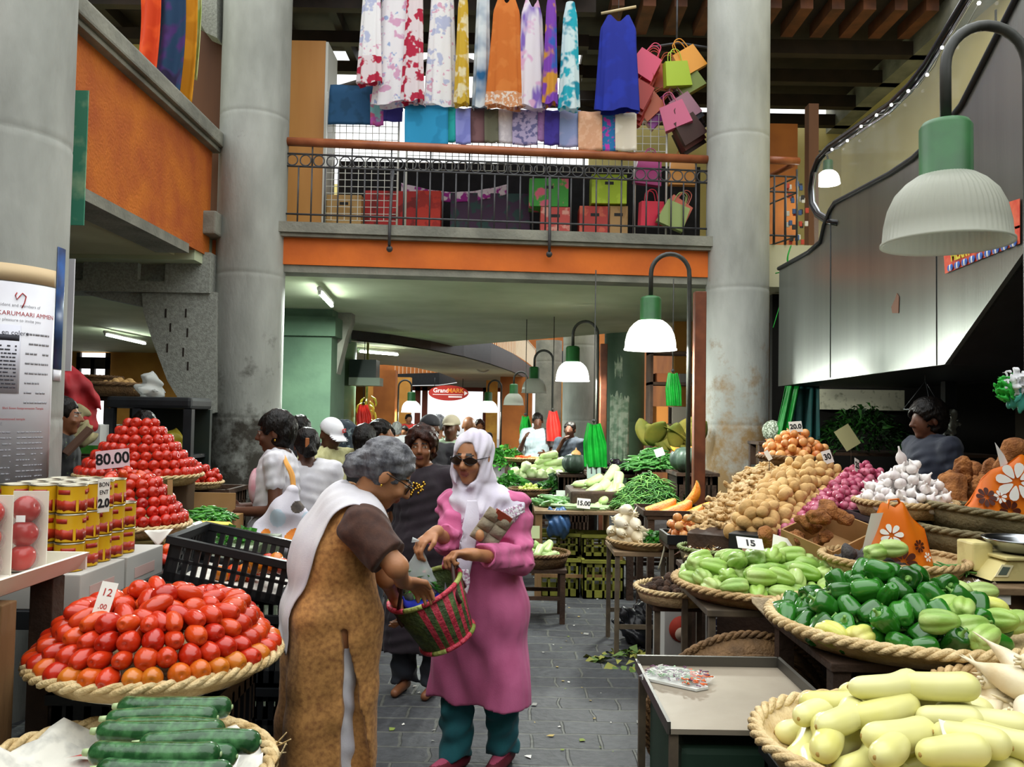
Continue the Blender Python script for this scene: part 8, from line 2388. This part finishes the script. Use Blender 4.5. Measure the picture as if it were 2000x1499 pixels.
# cabinet, boxes, bags behind the railing
wood_cab = M('honey_wood_veneer', 'c98f4e', .5, 'b87c3e', 3, stretch=(1, 1, .1))
a, b = at(556, 78, 9.75), at(628, 436, 9.75)
t = empty('wooden_cabinet', (0, 0, 0), 0, 'tall honey coloured wooden cabinet on the gallery', 'cabinet')
MB().box(a.x - .1, b.x, 9.75, 10.25, 3.61, a.z, bev=.01).build('cabinet_body', wood_cab, t); MB().box(b.x, b.x + .03, 9.74, 10.25, 3.61, a.z - .02).build('white_edge', white_paint, t)
def gbox(px0, px1, py0, py1, D, c1, c2, label, name='carton', dep=.3, handle=True):
  a, b = at(px0, py0, D), at(px1, py1, D); t = empty(name, (0, 0, 0), 0, label, 'box')
  if py1 > 430: b.z = 3.605
  MB().box(a.x, b.x, D, D + dep, b.z, a.z, bev=.005).build('carton_body', M('print_' + c1 + c2, c1, .6, c2, 7, lo=.52, hi=.58), t)
  if handle:
    cx = (a.x + b.x) / 2; MB().box(cx - .05, cx + .05, D - .002, D + .002, a.z - .12, a.z - .085).build('hand_hole', ink, t)
gbox(1034, 1110, 348, 404, 9.62, '3f9a3a', 'd8607a', 'green carton with pink flowers on the gallery')
gbox(1156, 1224, 340, 398, 9.62, 'a8c42c', 'b8d23c', 'lime green carton beside the green one')
gbox(1056, 1114, 404, 452, 9.62, 'c8504a', 'e0a090', 'red carton under the green flowered carton'); gbox(1132, 1192, 402, 450, 9.66, 'b8403a', 'd0644c', 'red orange carton under the lime green carton'); gbox(1190, 1226, 402, 450, 9.66, 'b08a58', 'a07a48', 'plain brown carton beside the red orange one'); gbox(638, 705, 380, 432, 9.7, 'b8925c', 'a8824c', 'brown carton behind the wire grid by the cabinet')
gbox(712, 815, 372, 436, 9.85, 'b02424', '7c1818', 'deep red carton on the gallery floor', handle=False); gbox(815, 860, 372, 440, 9.8, 'c03020', 'a02018', 'bright red carton on the gallery floor', handle=False); gbox(880, 1035, 376, 446, 9.9, '3a1c3c', '1c3c3a', 'dark purple cloth bundles behind the railing', 'bundle', handle=False)
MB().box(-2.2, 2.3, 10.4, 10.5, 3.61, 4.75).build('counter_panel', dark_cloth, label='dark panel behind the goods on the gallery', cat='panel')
mb = MB().grid(lambda u, v: (-1.35 + 1.25 * u, 9.9 + .01 * math.sin(30 * u), 4.35 - .12 * v - .10 * math.sin(PI * u)), 40, 6); mb.build('fringed_cloth', FS('magenta_cloth', 'a02a90', 'e8d8e4', s=12), label='magenta cloth with white fringe behind the ring band', cat='cloth', solid=.004)
# handbags: stiff stitched leather bags in bundles
def handbag(p, ang, c, label, w_=.32, h_=.28, d_=.09, m_=None):
  t = empty('handbag', p, 0, label, 'handbag', 'leather handbags on the gallery'); t.rotation_euler = ang
  m_ = m_ or M('leather_' + c, c, .35)
  mb = MB().prism([(-w_ * .42, 0), (w_ * .42, 0), (w_ * .5, -h_), (-w_ * .5, -h_)], -d_ / 2, d_ / 2, 'y'); mb.build('bag_body', m_, t)
  for q in (-1, 1): MB().tube(smooth_line([(-w_ * .22, q * d_ * .4, -.02), (-w_ * .14, q * d_ * .4, .12), (w_ * .14, q * d_ * .4, .12), (w_ * .22, q * d_ * .4, -.02)], 12), .006, 6).build('handle', m_, t)
LB = []
for i in range(9): LB.append((1272 + 4 * i * .3 - i * 4.0, 108 + i * 11, .55, ('d0486a', 'b8382e', 'a83428', 'c0503c', 'a02c24')[min(i, 4)], ('pink striped handbag at the top of the hanging bundle' if i == 0 else 'red handbag number %s down in the slanting bundle' % ('two', 'three', 'four', 'five', 'six', 'seven', 'eight', 'nine')[i - 1])))
for i, (px, py, an, c, lb) in enumerate([(1300, 128, .25, 'b8502c', 'rust leather handbag behind the pink one'), (1318, 122, -.15, 'a8c03a', 'lime green handbag beside the yellow one'), (1340, 100, -.55, 'e0962c', 'yellow orange handbag at the top of the bundle'), (1340, 140, -.5, '6c7a24', 'olive handbag under the yellow orange one'), (1285, 190, .9, 'c0603c', 'tan handbag lying slanted above the wire grid'), (1292, 205, .85, '9a3c9c', 'purple handbag above the wire grid'), (1310, 205, -.35, 'c05a7c', 'rose handbag hanging over the dark ones')]): LB.append((px, py, an, c, lb))
for i in range(7): LB.append((1322 + 4 * i, 192 + 10 * i, -.6, ('9a7080', '2a2a34', '3a2c30', '241e20', '3c2422', '5a2a26', '301c1a')[i], ('mauve striped', 'navy', 'dark grey', 'black', 'dark brown', 'maroon', 'very dark brown')[i] + ' handbag in the lower slanting bundle'))
for i, (px, py, an, c, lb) in enumerate([(1268, 315, .1, 'b04080', 'magenta handbag behind the railing'), (1340, 316, 0, 'd8964a', 'tan handbag resting behind the ring band'), (1325, 400, .4, '8a9a5a', 'pale green handbag on the gallery floor'), (1340, 395, .55, 'c86a5a', 'salmon handbag on the gallery floor'), (1272, 395, -.05, 'd0344e', 'red shopping bag with purple drawing on the gallery floor')]): LB.append((px, py, an, c, lb))
for i, (px, py, an, c, lb) in enumerate(LB): handbag(at(min(px, 1332), py, 9.45 + .05 * (i % 5)), (0, an, rg.uniform(-.3, .3)), c, lb)
MB().tube([at(1275, 92, 9.55), at(1325, 84, 9.6), at(1375, 92, 9.6), at(1400, 96, 9.6)], .015, 8).build('bag_rail', railing_metal, label='rail carrying the handbags beside the concrete column', cat='rail')
MB().tube([at(1322, 84, 9.62), (at(1322, 84, 9.62).x, 9.62, 6.6)], .012, 6).build('bag_rod', railing_metal, label='rod holding the handbag rail from the roof', cat='rod')
# scarves on the side gallery
for i, (p0, p1, y1, c, lb) in enumerate([(272, 306, 150, ('e0541c', 'd04010'), 'orange scarf hanging over the side gallery'), (300, 352, 186, ('4a2a6c', '1c3a5c', '24183c'), 'purple and dark blue scarf hanging beside the orange one'), (340, 376, 205, ('d8941c', 'c8840c'), 'golden yellow scarf hanging over the side gallery'), (362, 386, 160, ('b8d070', 'd8e0a0'), 'lime green scarf hanging behind the yellow one')]):
  a, b = at(p0, -60, 8.3 + .06 * i), at(p1, y1, 8.3 + .06 * i)
  MB().grid(lambda u, v: (a.x + (b.x - a.x) * (u + .12 * math.sin(3 * v)), 8.3 + .06 * i + .03 * math.sin(9 * u + 2 * v), a.z + (b.z + .12 * (1 - u) * (i != 1) - a.z) * v), 22, 20).build('hanging_scarf', fabric('side_scarf_%d' % i, list(c), 4, .2), label=lb, cat='scarf', solid=.006)
a = at(272, -50, 8.4); b = at(392, -50, 8.4); MB().tube([(a.x - .3, 8.42, a.z), (b.x + .2, 8.42, a.z)], .02, 8).build('scarf_rail', railing_metal, label='rail carrying the scarves of the side gallery', cat='rail')
# keyrings rack by the landing
t = empty('trinket_rack', at(1556, 470, 9.9), 0, 'rack of small colourful trinkets beside the escalator landing', 'rack')
MB().tube([(0, 0, -.1), (0, 0, .85)], .012, 6).build('rack_post', railing_metal, t)
for k in range(30):
  m_ = bpy.data.materials['trinket_%d' % (k % 4)] if k > 3 else M('trinket_%d' % k, ('c0402c', '3a5a8c', 'd8d4cc', '2a2a2c')[k], .4)
  MB().box(-.02, .02, -.01, .01, -.03, .03, bev=.006).build('trinket', m_, t, loc=(rg.uniform(-.10, .12), rg.uniform(-.06, .06), .02 + .16 * (k // 6) + rg.uniform(-.03, .03)))
# banner on the escalator
d0, d1, d2, d3 = (onx(px, py, XE - .012) for px, py in ((1843, 487), (1992, 440), (1992, 476), (1846, 535)))
t = empty('festive_banner', (0, 0, 0), 0, 'red festive paper banner with yellow letters on the escalator side', 'banner')
MB().add([d0, d1, d2, d3], [(0, 1, 2, 3)]).build('banner_sheet', M('red_banner_paper', 'd0402c', .6, 'e06a4a', 14), t, solid=.003)
Rb = frame(d1 - d0, (0, 0, 1)); mb = MB(); off = Vector((-.008, 0, 0))
def bl(x, y): return d0.lerp(d1, x).lerp(d3.lerp(d2, x), y) + off
L_ = (d1 - d0).length
v, f = text_geo('MERRY CHRISTMAS', .10, .0008, .003); mx = max(p[0] for p in v); my = max(p[1] for p in v)
mb.add([bl(.52 + .40 * p[0] / mx, .40 - .30 * p[1] / my) + off * (p[2] > 0) * .3 for p in v], f, 0, False); mb.build('lettering', M('yellow_letters', 'd8c840', .5), t)
mb = MB()
for k in range(9):
  for q, c in ((.0, 0), (.018, 1), (.036, 0)): mb.ball(bl(.08 + .105 * k + q, .86), (.004, .022, .022), c, 8)
mb.build('dots', [M('blue_dot', '2a5ab0', .5), paper_white], t)
d0, d1, d2, d3 = (onx(px, py, XE - .012) for px, py in ((1970, 395), (1992, 388), (1992, 445), (1975, 450)))
MB().add([d0, d1, d2, d3], [(0, 1, 2, 3)]).build('banner_piece', bpy.data.materials['red_banner_paper'], label='second piece of red festive banner beside the lamp pole', cat='banner', solid=.003)
p = onx(1748, 596, XE - .006); MB().add([onx(px, py, XE - .004) for px, py in ((1743, 612), (1741, 600), (1748, 585), (1752, 573), (1756, 580), (1755, 612))], [tuple(range(6))]).build('torn_tape', M('brown_tape', '6a4630', .6), label='torn piece of brown tape on the escalator side', cat='tape', solid=.003)
# green ribbon at the escalator corner
MB().tube(smooth_line([at(1545, 480, 9.0), at(1538, 505, 9.0), at(1542, 530, 9.0), at(1533, 560, 9.0)], 16), .022, 6, flat=.3).tube(smooth_line([at(1540, 520, 9.0), at(1528, 530, 9.0), at(1515, 534, 9.0)], 8), .02, 6, flat=.3).tube(smooth_line([at(1533, 560, 9.0), at(1522, 600, 9.0), at(1510, 640, 9.0)], 8), .012, 6, flat=.3).build('green_ribbon', bag_green, label='green plastic ribbon tied at the escalator landing', cat='ribbon')
# GrandMARK oval sign
c = at(876, 768, 30); w_, h_ = 78 * 30 / F_PX / 2, 30 * 30 / F_PX / 2
t = empty('oval_sign', c, 0, 'red oval shop sign with an arrow hanging before the entrance', 'sign')
MB().prism([(w_ * math.cos(a), h_ * math.sin(a)) for a in [2 * PI * i / 40 for i in range(40)]], 0, .06, 'y').build('sign_board', M('sign_red', 'c03228', .5, emis=.25), t)
for txt, x, m_ in (('Grand', -.27, M('sign_white', 'f4f0ea', .5, emis=.5)), ('MARK', .25, M('sign_orange', 'f0a040', .5, emis=.3))):
  v, f = text_geo(txt, .215, .004, .005); MB().add(v, f, 0, False, FACE_CAM, (x, -.012, .08)).build('lettering', m_, t)
mb = MB().box(-.56, .5, -.012, 0, -.07, -.05).prism([(.56, .08), (.68, .0), (.56, -.08)], -.012, 0, 'y'); mb.box(.0, .48, -.012, 0, -.16, -.11); mb.build('arrow_and_line', bpy.data.materials['sign_white'], t)
for x in (-.5, .5): MB().tube([(x, .03, h_ * .6), (x, .03, 2.95 - c.z)], .012, 5).build('cord', dark_metal, t)
# notices on the near column
pz = lambda py: (801 - py) * 4.18 / F_PX + 1.6
def poster(z0, z1, a0, a1, label, mats, th=.003, name='poster'):
  t = empty(name, (PA[0], PA[1], 0), .42, label, 'poster'); mb = MB(); wrap_patch(mb, (0, 0), .371, a0, a1, z0, z1, n=40, th=th); mb.build('sheet', mats, t); return t
def on_col(mb, txt, ac, z, size, th=.0045, mi=0):
  v, f = text_geo(txt, size, 0); r = .371 + th
  mb.add([(r * math.cos(ac + p[0] / r), r * math.sin(ac + p[0] / r), z + p[1]) for p in v], f, mi)
def lines(mb, a0, a1, z0, z1, n, hh, seed, mi=0, th=.0045):
  r_ = random.Random(seed)
  for i in range(n):
    z = z1 + (z0 - z1) * i / max(1, n - 1); a = a0
    while a < a1:
      L = r_.uniform(.02, .07); b = min(a + L, a1)
      if r_.random() < .86: wrap_patch(mb, (0, 0), .371, a, b, z, z + hh, mi, n=2, th=th)
      a = b + .012
faint = M('faint_print_grey', '9a9aa0', .8); pr_red = M('print_red', 'b8383a', .7); pr_ink = M('print_dark', '3a3a44', .7)
notice = M('glossy_notice_paper', 'dcdce2', .45, 'ceccd4', 3)
tp_ = M('beige_notice_top', 'd4ba92', .6)
t = poster(pz(965), pz(545), -2.6, -.52, 'large white temple notice with red heading wrapped round the column', notice)
mb = MB(); wrap_patch(mb, (0, 0), .371, -2.6, -.52, pz(543), pz(508), n=40, th=.0028); mb.build('beige_band', tp_, t)
mb = MB(); on_col(mb, 'SRI DEVI KARUMAARI AMMEN', -1.12, pz(609), .032); on_col(mb, 'Shri Siven Soopramanien Temple', -.96, pz(800), .016); on_col(mb, 'the above mentioned temple', -1.20, pz(822), .016); mb.tube([(.375 * math.cos(a), .375 * math.sin(a), z) for a, z in ((-1.12, pz(566)), (-1.14, pz(572)), (-1.12, pz(580)), (-1.08, pz(572)), (-1.05, pz(566)), (-1.0, pz(572)), (-1.02, pz(586)), (-1.05, pz(596)))], .003, 5); mb.build('red_print', pr_red, t)
mb = MB(); on_col(mb, 'The President and members of', -1.16, pz(592), .022); on_col(mb, 'have the pleasure to invite you', -1.14, pz(622), .022)
lines(mb, -.98, -.62, pz(790), pz(650), 8, .010, 4); mb.build('lettering', faint, t)
mb = MB(); lines(mb, -1.5, -1.12, pz(945), pz(850), 9, .006, 6); lines(mb, -1.05, -.66, pz(940), pz(850), 9, .006, 7); on_col(mb, 'Tamil', -1.32, pz(812 + 20), .028); mb.build('small_print', faint, t)
t = poster(pz(770), pz(632), -2.4, -1.05, 'smaller photocopied notice stuck over the temple notice', M('photocopy_paper', 'd6d6e2', .7), .006, 'notice')
mb = MB(); on_col(mb, 'Les Tamouls en colere', -1.36, pz(648), .034, .0075); wrap_patch(mb, (0, 0), .371, -2.1, -1.07, pz(664), pz(652), n=10, th=.0068); lines(mb, -1.7, -1.1, pz(760), pz(676), 12, .007, 8, 0, .0075); mb.build('dark_print', pr_ink, t)
t = poster(pz(715), pz(455), -.5, -.28, 'blue glossy poster curling round the far edge of the column', M('blue_poster', '2a5a9c', .3, '1c2440', 6), .004); mb = MB(); wrap_patch(mb, (0, 0), .371, -.5, -.28, pz(740), pz(717), n=4, th=.0042); mb.build('white_strip', notice, t)
t = empty('banner', (0, 0, 0), 0, 'turquoise painted banner hanging behind the poster column', 'banner')
a, b = at(128, 176, 5.35), at(163, 440, 5.35); MB().box(a.x - .2, b.x, 5.35, 5.36, b.z, a.z).build('banner_sheet', M('turquoise_banner', '3f8a70', .6, 'a8c8a0', 5, lo=.45, hi=.7), t)
MB().tube([(b.x - .1, 5.36, a.z), (b.x - .1, 5.36, 4.3), (-3.1, 5.36, 4.42)], .005, 5).build('cord', railing_metal, t)
a, b = at(100, 505, 5.2), at(138, 725, 5.2); MB().box(a.x - .3, b.x, 5.2, 5.21, b.z, a.z).build('white_board', notice, label='white board fixed behind the poster column', cat='board')
MB().box(-.05, .05, -.002, 0, -.06, .06).build('small_sticker', paper_white, loc=(PA[0] + .371 * math.cos(-1.33), PA[1] + .371 * math.sin(-1.33) - .003, pz(1000)), label='small white sticker low on the poster column', cat='sticker')
